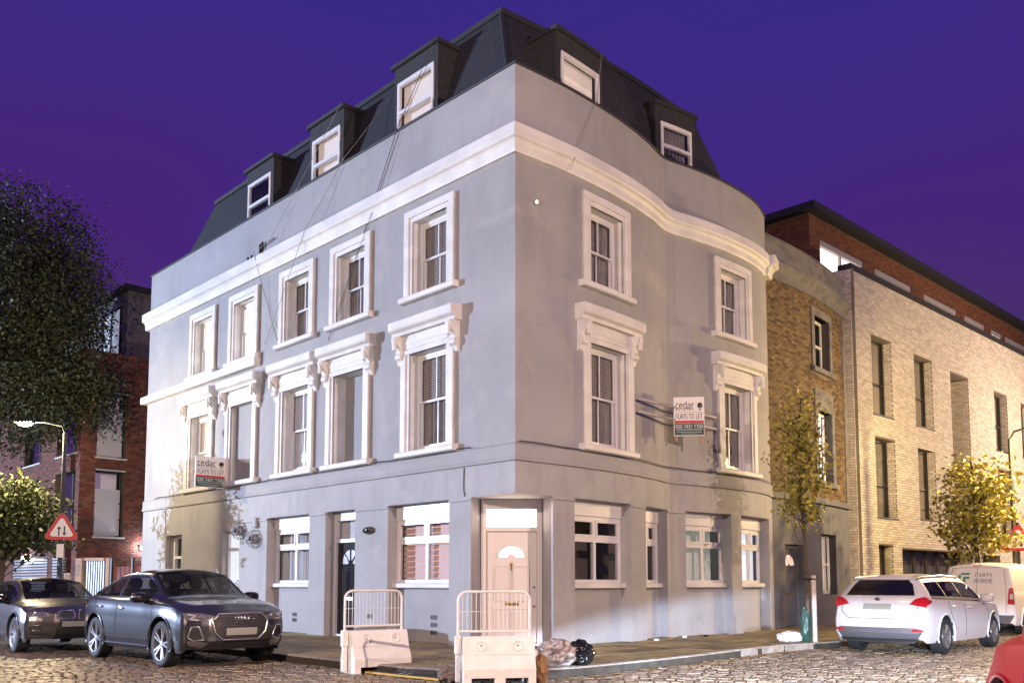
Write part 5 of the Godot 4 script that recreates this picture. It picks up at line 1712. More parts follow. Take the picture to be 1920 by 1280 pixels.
		put(t, "roof_chrome", ch2, M.chrome)
		var sk := MB.new(); c.side_path(sk, V([[0.86, 0.30], [-0.86, 0.30]]), sg, 0.004, 0.03)
		put(t, "side_skirt", sk, M.grey_metal)
		var refl := face(t, c, "tail_light", mirror_poly(V([[0.3, 0.88], [0.84, 0.86], [0.82, 0.97], [0.3, 0.97]]), sg), 0.012, M.red_lens, false)
	var vis := MB.new(); vis.box(Transform3D(Basis(Vector3(0, 0, 1), 0.5), Vector3(0.42, 1.38, 0.30)), Vector3(0.02, 0.14, 0.40))
	put(t, "sun_visor", vis, M.plastic_dark)
	var pap := MB.new()
	pap.lump(Transform3D(Basis().scaled(Vector3(0.20, 0.03, 0.55)), Vector3(0.92, 1.055, -0.1)), func(dv: Vector3): return 1.0 + 0.18 * sin(dv.z * 9.0 + dv.x * 5.0), 20, 8)
	put(t, "dashboard_cover", pap, M.paper)

func dark_hatch() -> void:
	var spec := {"xf": 2.14, "xr": -2.16, "ax": 1.33, "W": 0.90, "wheel": 0.335, "arch": 0.405, "sill": 0.21, "rim": 0.245, "spokes": 7,
		"top": [[-2.16, 1.0], [-1.9, 1.22], [-1.4, 1.36], [-0.9, 1.405], [-0.2, 1.43], [0.1, 1.41], [0.3, 1.37], [1.0, 1.02], [1.15, 0.985], [1.7, 0.93], [2.0, 0.87], [2.14, 0.82]],
		"belt": [[-2.16, 0.92], [-1.5, 0.96], [0.5, 0.92], [1.1, 0.90], [1.7, 0.86], [2.14, 0.77]],
		"w": [[-2.16, 0.82], [-1.8, 0.875], [-1.2, 0.90], [1.2, 0.90], [1.8, 0.875], [2.14, 0.84]],
		"wr": [[-2.16, 0.62], [-1.6, 0.58], [-0.6, 0.60], [0.3, 0.60], [1.0, 0.68], [1.3, 0.68], [2.14, 0.62]],
		"drop": [[-2.16, 0.04], [-1.5, 0.08], [0.0, 0.08], [0.4, 0.07], [1.1, 0.03], [2.14, 0.035]],
		"plan_f": 0.26, "plan_r": 0.18, "face_f": [[0.22, 0.10], [0.40, 0.02], [0.58, 0.0], [0.72, 0.02], [0.85, 0.15]], "face_r": [[0.25, 0.06], [0.5, 0.0], [0.9, 0.05], [1.2, 0.2]],
		"breaks": [], "side_glass": [[-1.5, -0.55], [-0.48, 0.72]], "top_glass": [[-2.0, -1.4], [0.12, 1.02]], "mirror": 0.60, "dash": 0.78,
		"shut": [V([[0.92, 0.86], [0.94, 0.5], [0.88, 0.30]]), V([[-0.5, 0.9], [-0.5, 0.30]])], "handles": [-0.3, -1.15], "mirror_mat": M.black_gloss}
	var h := Vector2(0.66, 0.751).normalized()
	var fw := Vector3(-9.35, 0, -17.85)                         # its right front wheel
	var rgt := Vector2(-h.y, h.x)                               # towards the right of the car
	var cf := Vector2(fw.x, fw.z) - rgt * 0.78
	var at := Vector3(cf.x - h.x * 1.33, 0, cf.y - h.y * 1.33)
	var r := make_car("parked_car", "dark hatchback with a twin oval grille parked behind the grey SUV", spec, at, h, M.dark_metal, "cars parked in the streets")
	var t: Node3D = r[0]; var c: Car = r[1]
	for sg in [-1.0, 1.0]:
		var kid := mirror_poly(V([[0.03, 0.63], [0.22, 0.60], [0.33, 0.66], [0.34, 0.74], [0.24, 0.79], [0.05, 0.79]]), sg)
		face(t, c, "grille", kid, 0.012, M.dark)
		var k := MB.new(); c.face_path(k, kid, 0.018, 0.012); put(t, "grille_frame", k, M.chrome)
		var bars := MB.new()
		for q in 7: c.face_path(bars, V([[(0.06 + q * 0.038) * sg, 0.635], [(0.06 + q * 0.038) * sg, 0.77]]), 0.02, 0.006, false)
		put(t, "grille_bar", bars, M.plastic_gloss)
		var hl := face(t, c, "headlight", mirror_poly(V([[0.40, 0.68], [0.62, 0.65], [0.82, 0.68], [0.80, 0.77], [0.58, 0.77], [0.42, 0.74]]), sg), 0.012, M.lamp_dark)
		for z in [0.54, 0.68]:
			var rr := MB.new(); var ring := []
			for q in 14: ring.append(c.ff((z + 0.045 * cos(TAU * q / 14.0)) * sg, 0.715 + 0.038 * sin(TAU * q / 14.0), 0.02))
			rr.tube(ring, 0.009, 6, true); put(hl, "light_ring", rr, M.chrome)
		face(t, c, "side_intake", mirror_poly(V([[0.46, 0.30], [0.76, 0.33], [0.80, 0.50], [0.58, 0.53]]), sg), 0.012, M.dark)
		var fg := MB.new(); c.face_path(fg, mirror_poly(V([[0.46, 0.30], [0.76, 0.33], [0.80, 0.50], [0.58, 0.53]]), sg), 0.014, 0.012); put(t, "intake_trim", fg, M.dark_metal)
		var fl := MB.new(); c.face_path(fl, V([[0.60 * sg, 0.42], [0.72 * sg, 0.43]]), 0.024, 0.012, false); put(t, "fog_light", fl, M.chrome)
	face(t, c, "lower_intake", V([[-0.40, 0.26], [0.40, 0.26], [0.36, 0.46], [-0.36, 0.46]]), 0.012, M.dark)
	face(t, c, "number_plate", V([[-0.26, 0.49], [0.26, 0.49], [0.26, 0.59], [-0.26, 0.59]]), 0.03, M.plate)

func white_estate() -> void:
	var spec := {"xf": 2.22, "xr": -2.30, "ax": 1.325, "W": 0.915, "wheel": 0.325, "arch": 0.395, "sill": 0.22, "rim": 0.222, "spokes": 5,
		"top": [[-2.30, 1.40], [-2.05, 1.445], [-1.2, 1.475], [-0.4, 1.49], [0.15, 1.47], [0.4, 1.42], [1.15, 1.04], [1.3, 1.00], [1.8, 0.93], [2.22, 0.80]],
		"belt": [[-2.30, 1.02], [-1.5, 1.00], [0.5, 0.94], [1.1, 0.92], [1.8, 0.86], [2.22, 0.74]],
		"w": [[-2.30, 0.86], [-2.0, 0.885], [-1.2, 0.915], [1.2, 0.915], [1.8, 0.88], [2.22, 0.80]],
		"wr": [[-2.30, 0.60], [-1.6, 0.615], [0.3, 0.61], [1.1, 0.70], [1.4, 0.68], [2.22, 0.60]],
		"drop": [[-2.30, 0.07], [-1.5, 0.08], [0.0, 0.08], [0.4, 0.07], [1.2, 0.03], [2.22, 0.04]],
		"plan_f": 0.3, "plan_r": 0.17, "face_f": [[0.22, 0.10], [0.4, 0.02], [0.6, 0.0], [0.85, 0.18]], "face_r": [[0.22, 0.10], [0.42, 0.01], [0.62, 0.0], [0.78, 0.05], [0.98, 0.12], [1.40, 0.40]],
		"breaks": [], "side_glass": [[-1.95, -1.15], [-1.1, -0.35], [-0.28, 0.75]], "top_glass": [[0.2, 1.16]], "mirror": 0.66, "arch_mat": M.white_car,
		"shut": [V([[0.95, 0.86], [0.98, 0.5], [0.9, 0.30]]), V([[-0.32, 0.92], [-0.32, 0.30]]), V([[-1.12, 0.96], [-1.05, 0.72], [-0.86, 0.45]])], "handles": [-0.12, -0.95]}
	var h := Vector2(0.70, -0.714).normalized()
	var ra := Vector2(7.37, -17.965)
	var at := Vector3(ra.x + h.x * 1.325, 0, ra.y + h.y * 1.325)
	var r := make_car("parked_estate", "white estate car seen from behind parked at the kerb past the young tree", spec, at, h, M.white_car, "cars parked in the streets")
	var t: Node3D = r[0]; var c: Car = r[1]
	face(t, c, "rear_window", V([[-0.64, 1.08], [0.64, 1.08], [0.60, 1.20], [0.50, 1.36], [-0.50, 1.36], [-0.60, 1.20]]), 0.022, M.black_gloss, false)
	face(t, c, "plate_recess", V([[-0.34, 0.80], [0.34, 0.80], [0.36, 0.965], [-0.36, 0.965]]), 0.006, M.white_car, false)
	face(t, c, "number_plate", V([[-0.26, 0.82], [0.26, 0.82], [0.26, 0.93], [-0.26, 0.93]]), 0.016, M.plate_dull, false)
	face(t, c, "bumper", V([[-0.80, 0.30], [0.80, 0.30], [0.82, 0.46], [0.70, 0.50], [-0.70, 0.50], [-0.82, 0.46]]), 0.03, M.bumper_grey, false)
	face(t, c, "under_bumper", V([[-0.70, 0.22], [0.70, 0.22], [0.74, 0.30], [-0.74, 0.30]]), 0.028, M.dark, false)
	var sp := MB.new(); c.face_path(sp, V([[-0.50, 1.385], [0.50, 1.385]]), 0.03, 0.03, false, false); put(t, "spoiler", sp, M.white_car)
	face(t, c, "brake_light", V([[-0.2, 1.366], [0.2, 1.366], [0.2, 1.386], [-0.2, 1.386]]), 0.062, M.red_lens, false)
	var bd := MB.new(); c.face_path(bd, V([[-0.72, 1.0], [-0.70, 0.78], [-0.55, 0.66], [0.55, 0.66], [0.70, 0.78], [0.72, 1.0]]), 0.002, 0.005, false, false); put(t, "tailgate_line", bd, M.dark)
	var eb := MB.new(); eb.lump(Transform3D(Basis().scaled(Vector3(0.012, 0.03, 0.06)), c.rf(0, 1.01, 0.01)), func(_d: Vector3): return 1.0, 14, 8); put(t, "badge", eb, M.plastic_gloss)
	for sg in [-1.0, 1.0]:
		face(t, c, "tail_light", mirror_poly(V([[0.56, 0.92], [0.86, 0.86], [0.87, 1.02], [0.80, 1.06], [0.66, 1.02]]), sg), 0.014, M.red_lens, false)
		var tl := MB.new()
		for q in [[-2.24, -2.06]]:
			for k in 5:
				var xa := lerpf(-2.27, -2.0, k / 5.0); var xb := lerpf(-2.27, -2.0, (k + 1) / 5.0)
				tl.quad(c.side(xa, 0.90 + 0.01 * k, sg, 0.006), c.side(xb, 0.90 + 0.01 * (k + 1), sg, 0.006), c.side(xb, 1.01 - 0.005 * k, sg, 0.006), c.side(xa, 1.02 - 0.005 * k, sg, 0.006), Vector3(0, 0, sg))
		put(t, "tail_light_side", tl, M.red_lens)
		face(t, c, "reflector", mirror_poly(V([[0.62, 0.43], [0.82, 0.43], [0.80, 0.475], [0.64, 0.475]]), sg), 0.040, M.red_lens, false)
		var rl := MB.new(); rl.tube([Vector3(0.1, 1.40, 0.605 * sg), Vector3(0.0, 1.435, 0.60 * sg), Vector3(-0.8, 1.448, 0.605 * sg), Vector3(-1.75, 1.405, 0.60 * sg), Vector3(-1.85, 1.37, 0.60 * sg)], 0.016, 6); put(t, "roof_rail", rl, M.alloy)
	var ex := MB.new(); ex.tube([Vector3(-2.0, 0.27, 0.35), Vector3(-2.15, 0.25, 0.36)], 0.03, 10); put(t, "exhaust", ex, M.steel)

func white_van() -> void:
	var spec := {"xf": 2.2, "xr": -2.2, "ax": 1.39, "W": 0.93, "wheel": 0.32, "arch": 0.40, "sill": 0.24, "rim": 0.20, "spokes": 6,
		"top": [[-2.2, 1.79], [-1.8, 1.84], [0.3, 1.85], [0.6, 1.80], [1.45, 1.22], [1.6, 1.16], [2.2, 0.92]],
		"belt": [[-2.2, 1.10], [0.6, 1.08], [1.4, 1.05], [2.2, 0.85]],
		"w": [[-2.2, 0.90], [-1.8, 0.925], [1.4, 0.925], [2.2, 0.84]],
		"wr": [[-2.2, 0.74], [-1.6, 0.76], [0.5, 0.74], [1.4, 0.74], [2.2, 0.64]],
		"drop": [[-2.2, 0.09], [-1.5, 0.10], [0.3, 0.10], [1.4, 0.04], [2.2, 0.04]],
		"plan_f": 0.28, "plan_r": 0.07, "face_f": [[0.25, 0.1], [0.5, 0.0], [0.9, 0.1], [1.1, 0.2]], "face_r": [[0.25, 0.04], [0.5, 0.0], [1.1, 0.02], [1.8, 0.16]],
		"breaks": [], "side_glass": [[0.35, 1.20]], "top_glass": [[0.55, 1.46]], "mirror": 1.0, "dash": 1.25, "handles": [0.45],
		"shut": [V([[0.30, 1.5], [0.30, 0.35]]), V([[-1.0, 1.55], [-1.0, 0.75]]), V([[-0.95, 1.05], [0.3, 1.05]])]}
	var h := Vector2(0.717, -0.697).normalized()
	var rear := Vector2(11.92, -24.05)
	var at := Vector3(rear.x + h.x * 2.2, 0, rear.y + h.y * 2.2)
	var r := make_car("parked_van", "small white panel van with green and grey lettering on its rear doors", spec, at, h, M.white_van)
	var t: Node3D = r[0]; var c: Car = r[1]
	for sg in [-1.0, 1.0]:
		face(t, c, "tail_light", mirror_poly(V([[0.72, 0.78], [0.88, 0.76], [0.86, 1.18], [0.76, 1.18]]), sg), 0.012, M.red_lens, false)
		face(t, c, "clear_lens", mirror_poly(V([[0.77, 0.90], [0.86, 0.90], [0.85, 1.04], [0.78, 1.04]]), sg), 0.018, M.lamp_pale, false)
	var ln := MB.new(); c.face_path(ln, V([[0, 0.52], [0, 1.70]]), 0.002, 0.005, false, false)
	c.face_path(ln, V([[-0.68, 0.55], [-0.70, 1.2], [-0.62, 1.70], [0.62, 1.70], [0.70, 1.2], [0.68, 0.55]]), 0.002, 0.005, false, false)
	put(t, "door_line", ln, M.bumper_grey)
	face(t, c, "bumper", V([[-0.86, 0.30], [0.86, 0.30], [0.88, 0.50], [-0.88, 0.50]]), 0.03, M.bumper_grey, false)
	face(t, c, "number_plate", V([[-0.60, 0.55], [-0.10, 0.55], [-0.10, 0.66], [-0.60, 0.66]]), 0.014, M.plate, false)
	face(t, c, "high_brake_light", V([[-0.10, 1.735], [0.10, 1.735], [0.10, 1.755], [-0.10, 1.755]]), 0.012, M.red_lens, false)
	# lettering on the doors (seen from behind, right of the van is +z)
	var bas := Basis(Vector3(0, 0, 1), Vector3.UP, Vector3(-1, 0, 0))
	for q in [["CARTY", 1.50, 0.16], ["FORDE", 1.35, 0.16]]:
		var tm := text_mesh(q[0], 0.11, M.letter_grey)
		tm.transform = Transform3D(bas, c.rf(q[2], q[1], 0.012)); t.add_child(tm, true)
	var lg := MB.new()
	for bx in [[-0.40, -0.18, 1.52, 1.57], [-0.34, -0.18, 1.42, 1.47], [-0.34, -0.28, 1.28, 1.47], [-0.46, -0.40, 1.42, 1.52]]:
		c.face_poly(lg, V([[bx[0], bx[2]], [bx[1], bx[2]], [bx[1], bx[3]], [bx[0], bx[3]]]), 0.010, false, 3)
	put(t, "logo", lg, M.letter_green)

func red_car() -> void:
	var spec := {"xf": 1.95, "xr": -2.0, "ax": 1.25, "W": 0.88, "wheel": 0.31, "arch": 0.38, "sill": 0.22, "rim": 0.21, "spokes": 5,
		"top": [[-2.0, 1.05], [-1.8, 1.35], [-1.0, 1.47], [-0.2, 1.48], [0.2, 1.44], [0.95, 1.08], [1.1, 1.04], [1.6, 0.95], [1.95, 0.80]],
		"belt": [[-2.0, 0.95], [-1.0, 0.98], [0.6, 0.93], [1.1, 0.92], [1.6, 0.84], [1.95, 0.74]],
		"w": [[-2.0, 0.80], [-1.2, 0.88], [1.2, 0.88], [1.95, 0.80]],
		"wr": [[-2.0, 0.60], [-0.5, 0.60], [0.3, 0.59], [1.0, 0.66], [1.3, 0.66], [1.95, 0.60]],
		"drop": [[-2.0, 0.06], [0.0, 0.08], [0.4, 0.07], [1.1, 0.03], [1.95, 0.04]],
		"plan_f": 0.34, "plan_r": 0.16, "face_f": [[0.22, 0.10], [0.4, 0.02], [0.6, 0.0], [0.85, 0.22]], "face_r": [[0.25, 0.06], [0.5, 0.0], [0.9, 0.05], [1.3, 0.25]],
		"breaks": [], "side_glass": [[-1.5, -0.5], [-0.42, 0.6]], "top_glass": [[0.05, 0.98]], "mirror": 0.30, "dash": 0.7,
		"shut": [V([[0.85, 0.86], [0.85, 0.32]]), V([[-0.45, 0.9], [-0.45, 0.32]])], "handles": [-0.25, -1.0]}
	var h := Vector2(0.10, -0.995).normalized()
	var r := make_car("red_car", "bright red car with lit headlights of which only the front corner shows", spec, Vector3(3.93, 0, -4.86), h, M.red_paint, "cars parked in the streets")
	var t: Node3D = r[0]; var c: Car = r[1]
	for sg in [-1.0, 1.0]:
		face(t, c, "headlight", mirror_poly(V([[0.46, 0.62], [0.74, 0.60], [0.74, 0.70], [0.54, 0.69]]), sg), 0.012, M.headlight)
		var l := SpotLight3D.new(); l.name = "headlight_light"; l.light_color = Color(0.84, 0.90, 1.0); l.light_energy = 190.0; l.spot_angle = 60.0; l.spot_angle_attenuation = 0.05; l.spot_range = 120.0; l.spot_attenuation = 2.0; l.light_size = 0.06; l.shadow_enabled = true
		l.position = c.ff(0.60 * sg, 0.65, 0.06); l.rotation_degrees = Vector3(-57.6, -93.0, 0)
		t.add_child(l, true)
		var bl := MB.new()
		var pts := []
		for k in 12:
			var x := lerpf(1.0, 1.9, k / 11.0); var s := c.section(x)
			var q: Vector2 = s[19]
			pts.append(c.warp(Vector3(x, q.y + 0.002, q.x * sg)))
		bl.tube(pts, 0.006, 6); put(t, "bonnet_line", bl, M.dark)
	face(t, c, "grille", V([[-0.34, 0.36], [0.34, 0.36], [0.40, 0.56], [-0.40, 0.56]]), 0.012, M.dark)

func text_mesh(s: String, size: float, m: Material, bold := false) -> MeshInstance3D:
	var f := SystemFont.new(); f.font_names = PackedStringArray(["Droid Sans"])
	if bold: f.font_weight = 700
	var t := TextMesh.new()
	t.text = s; t.font = f; t.font_size = 64; t.pixel_size = size / 46.0; t.depth = 0.004; t.curve_step = 2.0
	var o := MeshInstance3D.new()
	o.name = "lettering"; o.mesh = t; o.material_override = m
	return o

# ---------------------------------------------------------------- lamps
func street_lamp(label: String, foot: Vector2, head: Vector3, color: Color, energy: float, emit: float, group := "street lamps") -> Node3D:
	var t := thing("street_lamp", label, "street lamp", Vector3(foot.x, 0, foot.y), 0.0, group)
	var o := t.position
	var p := MB.new()
	p.lathe(Transform3D(), [Vector2(0.11, 0.0), Vector2(0.11, 0.9), Vector2(0.07, 1.1), Vector2(0.05, head.y - 0.25), Vector2(0.045, head.y - 0.2)], 14)
	put(t, "column", p, M.column)
	var h := head - o
	var a := MB.new(); a.tube([Vector3(0, h.y - 0.22, 0), Vector3(0, h.y - 0.02, 0) + Vector3(h.x, 0, h.z) * 0.08, Vector3(h.x, 0, h.z) * 0.5 + Vector3.UP * (h.y + 0.08), Vector3(h.x, h.y + 0.09, h.z) * Vector3(0.85, 1, 0.85)], 0.03, 8)
	put(t, "arm", a, M.column)
	var d := Vector3(h.x, 0, h.z).normalized()
	var B := Basis(d, Vector3.UP, d.cross(Vector3.UP))
	var hs := MB.new(); hs.cbox(Transform3D(B, h + Vector3.UP * 0.10), Vector3(0.55, 0.09, 0.24), 0.03)
	put(t, "lamp_head", hs, M.column)
	var gl := MB.new(); gl.lump(Transform3D(B.scaled(Vector3.ONE) * Basis().scaled(Vector3(0.20, 0.07, 0.10)), h + Vector3.UP * 0.04), func(_d: Vector3): return 1.0, 18, 10)
	put(t, "lamp_glass", gl, glow(color, emit))
	var l := OmniLight3D.new(); l.name = "lamp_light"; l.light_color = color; l.light_energy = energy; l.light_size = 0.09; l.omni_range = 200.0; l.omni_attenuation = 2.0; l.shadow_enabled = true
	l.position = h + Vector3.DOWN * 0.10
	t.add_child(l)
	return t

func lamps() -> void:
	street_lamp("lit street lamp whose column carries the two way traffic sign", Vector2(-12.1, -25.0), Vector3(-13.2, 5.56, -25.0), Color(1.0, 0.90, 0.72), 36.0, 40.0)
	street_lamp("lit yellow street lamp behind the second young tree", Vector2(13.85, -25.7), Vector3(14.7, 5.5, -24.2), Color(1.0, 0.85, 0.56), 85.0, 14.0)
	# lamps of the same streets beyond the picture
	street_lamp("warm white street lamp farther along the pale brick front", Vector2(27.0, -36.0), Vector3(26.0, 7.0, -34.5), Color(1.0, 0.86, 0.72), 140.0, 14.0)
	street_lamp("tall cool white floodlight mast across the open ground", Vector2(-59.0, -24.5), Vector3(-58.0, 8.0, -24.0), Color(0.78, 0.86, 1.0), 4700.0, 20.0)
	street_lamp("warm street lamp on the corner opposite", Vector2(13.0, 1.0), Vector3(11.5, 7.2, 0.0), Color(1.0, 0.85, 0.77), 335.0, 14.0)
	street_lamp("warm street lamp on the near side of the junction", Vector2(-10.4, -1.0), Vector3(-9.2, 6.5, -2.0), Color(1.0, 0.88, 0.78), 215.0, 14.0)
	# small wall lamps of the red block
	for q in [[FBl, 5.7, 2.30, "small bright wall lamp over the louvres of the red block"], [FBr, 2.33, 2.60, "small bright wall lamp on the red block beside the grey wall"]]:
		var f: Fac = q[0]
		var t := thing("wall_lamp", q[3], "wall lamp", f.at(q[1], q[2], 0.0), 0.0, "wall lamps")
		var b := MB.new(); b.cbox(Transform3D(f.frame(q[1], q[2]).basis, f.nrm(q[1]) * 0.05), Vector3(0.18, 0.18, 0.10), 0.02); put(t, "lamp_body", b, M.white)
		var g := MB.new(); g.lump(Transform3D(Basis(), f.nrm(q[1]) * 0.12), func(_d: Vector3): return 0.075, 14, 8); put(t, "lamp_glass", g, glow(Color(0.92, 0.95, 1.0), 10.0))
		var l := OmniLight3D.new(); l.name = "lamp_light"; l.light_color = Color(0.9, 0.94, 1.0); l.light_energy = 2.2; l.light_size = 0.07; l.omni_range = 60.0; l.omni_attenuation = 2.0; l.shadow_enabled = true
		l.position = f.nrm(q[1]) * 0.22; t.add_child(l)

# ---------------------------------------------------------------- trees
func leaf_cloud(m: MB, c: Vector3, r: Vector3, clumps: int, per: int, size: float, cols: Array, g: RandomNumberGenerator, spread: float, hollow := 0.35) -> Array:
	var tips := []
	for k in clumps:
		var d := Vector3(g.randfn(), g.randfn(), g.randfn()).normalized()
		var rad := lerpf(hollow, 1.0, pow(g.randf(), 0.6)) * (0.86 + 0.22 * sin(d.x * 5.0 + d.y * 3.0) * cos(d.z * 4.0 + 1.0))
		var cc := c + Vector3(d.x * r.x, d.y * r.y, d.z * r.z) * rad
		tips.append(cc)
		var tone: Color = cols[g.randi() % cols.size()]
		for i in per:
			var p := cc + Vector3(g.randfn(), g.randfn() * 0.7, g.randfn()) * spread
			var n := Vector3(g.randfn(), g.randfn() + 0.6, g.randfn()).normalized()
			var u := n.cross(Vector3(g.randfn(), g.randfn(), g.randfn())).normalized()
			var w := n.cross(u)
			var s := size * g.randf_range(0.6, 1.25)
			m.col = tone * g.randf_range(0.7, 1.35)
			m.tri(p - u * s, p + w * s * 0.55, p + u * s, n); m.tri(p - u * s, p - w * s * 0.55, p + u * s, n)
	return tips

func tree(called: String, label: String, foot: Vector3, trunk: Array, tr: float, crowns: Array, cols: Array, sd: int, limbs := 26) -> Node3D:
	var g := RandomNumberGenerator.new(); g.seed = sd
	var t := thing(called, label, "tree", foot)
	var m := MB.new(); m.tint = true
	var tips := []
	for c in crowns: tips.append_array(leaf_cloud(m, c[0], c[1], c[2], c[3], c[4], cols, g, c[5], c[6]))
	put(t, "crown", m, M.leaf)
	var b := MB.new()
	var pts := trunk
	for i in pts.size() - 1:
		var a: Vector3 = pts[i]; var e: Vector3 = pts[i + 1]
		var r0 := lerpf(tr, tr * 0.35, i / float(pts.size() - 1)); var r1 := lerpf(tr, tr * 0.35, (i + 1) / float(pts.size() - 1))
		var d := (e - a).normalized(); var sd1 := d.cross(Vector3.RIGHT).normalized(); var sd2 := d.cross(sd1)
		for k in 10:
			var w0 := TAU * k / 10.0; var w1 := TAU * (k + 1) / 10.0
			var n0 := sd1 * cos(w0) + sd2 * sin(w0); var n1 := sd1 * cos(w1) + sd2 * sin(w1)
			b.squad(a + n0 * r0, a + n1 * r0, e + n1 * r1, e + n0 * r1, n0, n1, n1, n0)
	put(t, "trunk", b, M.bark)
	var br := MB.new()
	for k in mini(limbs, tips.size()):
		var e: Vector3 = tips[(k * 7) % tips.size()]
		var hy := clampf(e.y - (0.45 + 0.5 * Vector2(e.x - pts[1].x, e.z - pts[1].z).length()), pts[1].y, pts[-1].y)
		var s: Vector3 = pts[-1]
		for i in pts.size() - 1:
			if hy >= pts[i].y and hy <= pts[i + 1].y: s = pts[i].lerp(pts[i + 1], (hy - pts[i].y) / (pts[i + 1].y - pts[i].y))
		var mid := s.lerp(e, 0.5) + Vector3(g.randfn(), absf(g.randfn()), g.randfn()) * 0.12 * s.distance_to(e)
		br.tube([s, mid, e], minf(tr * 0.16, 0.022), 5, false, false)
	put(t, "limb", br, M.bark)
	return t

func trees() -> void:
	var dark := [Color(0.030, 0.040, 0.016), Color(0.042, 0.052, 0.020), Color(0.025, 0.032, 0.014), Color(0.055, 0.062, 0.026)]
	tree("large_tree", "tall dark leafy tree rising in front of the red brick block", Vector3(-18.75, 0, -33.0), [Vector3(0, 0, 0), Vector3(0.1, 3.5, 0), Vector3(0.2, 6.5, 0.1), Vector3(0.3, 9.5, 0)], 0.34,
		[[Vector3(0.3, 11.3, 0), Vector3(4.7, 4.6, 3.4), 1500, 48, 0.072, 0.36, 0.30], [Vector3(1.8, 8.0, 0.3), Vector3(3.6, 2.1, 2.2), 480, 48, 0.072, 0.34, 0.2]], dark, 5, 40)
	tree("low_tree", "small tree with lit green leaves under the left street lamp", Vector3(-14.2, 0, -25.9), [Vector3(0, 0, 0), Vector3(0.05, 1.2, 0), Vector3(0.1, 2.4, 0), Vector3(0.2, 3.4, 0)], 0.10,
		[[Vector3(0.5, 3.1, 0), Vector3(1.5, 1.3, 1.1), 150, 34, 0.085, 0.20, 0.2], [Vector3(-2.6, 3.5, 0), Vector3(2.6, 1.9, 1.6), 260, 36, 0.09, 0.24, 0.2]], [Color(0.055, 0.070, 0.022), Color(0.075, 0.090, 0.028), Color(0.045, 0.056, 0.02)], 9, 24)
	tree("young_tree", "slim young street tree tied to a stake in front of the brick house", Vector3(6.0, PAV - 0.02, -19.05), [Vector3(0, 0, 0), Vector3(0.0, 1.3, 0), Vector3(-0.02, 2.4, 0), Vector3(-0.08, 3.6, 0), Vector3(-0.02, 5.0, 0)], 0.055,
		[[Vector3(-0.02, 3.9, 0), Vector3(0.62, 1.70, 0.55), 130, 12, 0.062, 0.12, 0.10], [Vector3(-0.1, 2.9, 0), Vector3(0.60, 0.9, 0.5), 44, 11, 0.062, 0.10, 0.2]], [Color(0.30, 0.27, 0.045), Color(0.22, 0.21, 0.04), Color(0.36, 0.30, 0.055)], 14, 46)
	tree("street_tree", "yellow green street tree lit by the lamp behind the van", Vector3(12.45, PAV - 0.02, -25.0), [Vector3(0, 0, 0), Vector3(0.05, 1.3, 0), Vector3(0.0, 2.2, 0), Vector3(0.0, 3.3, 0), Vector3(-0.05, 4.5, 0)], 0.07,
		[[Vector3(0, 3.35, 0), Vector3(1.2, 1.6, 1.05), 185, 15, 0.082, 0.16, 0.15], [Vector3(0.1, 2.4, 0), Vector3(1.05, 0.6, 0.9), 45, 14, 0.08, 0.15, 0.2]], [Color(0.34, 0.30, 0.05), Color(0.26, 0.25, 0.045), Color(0.40, 0.34, 0.06)], 18, 50)

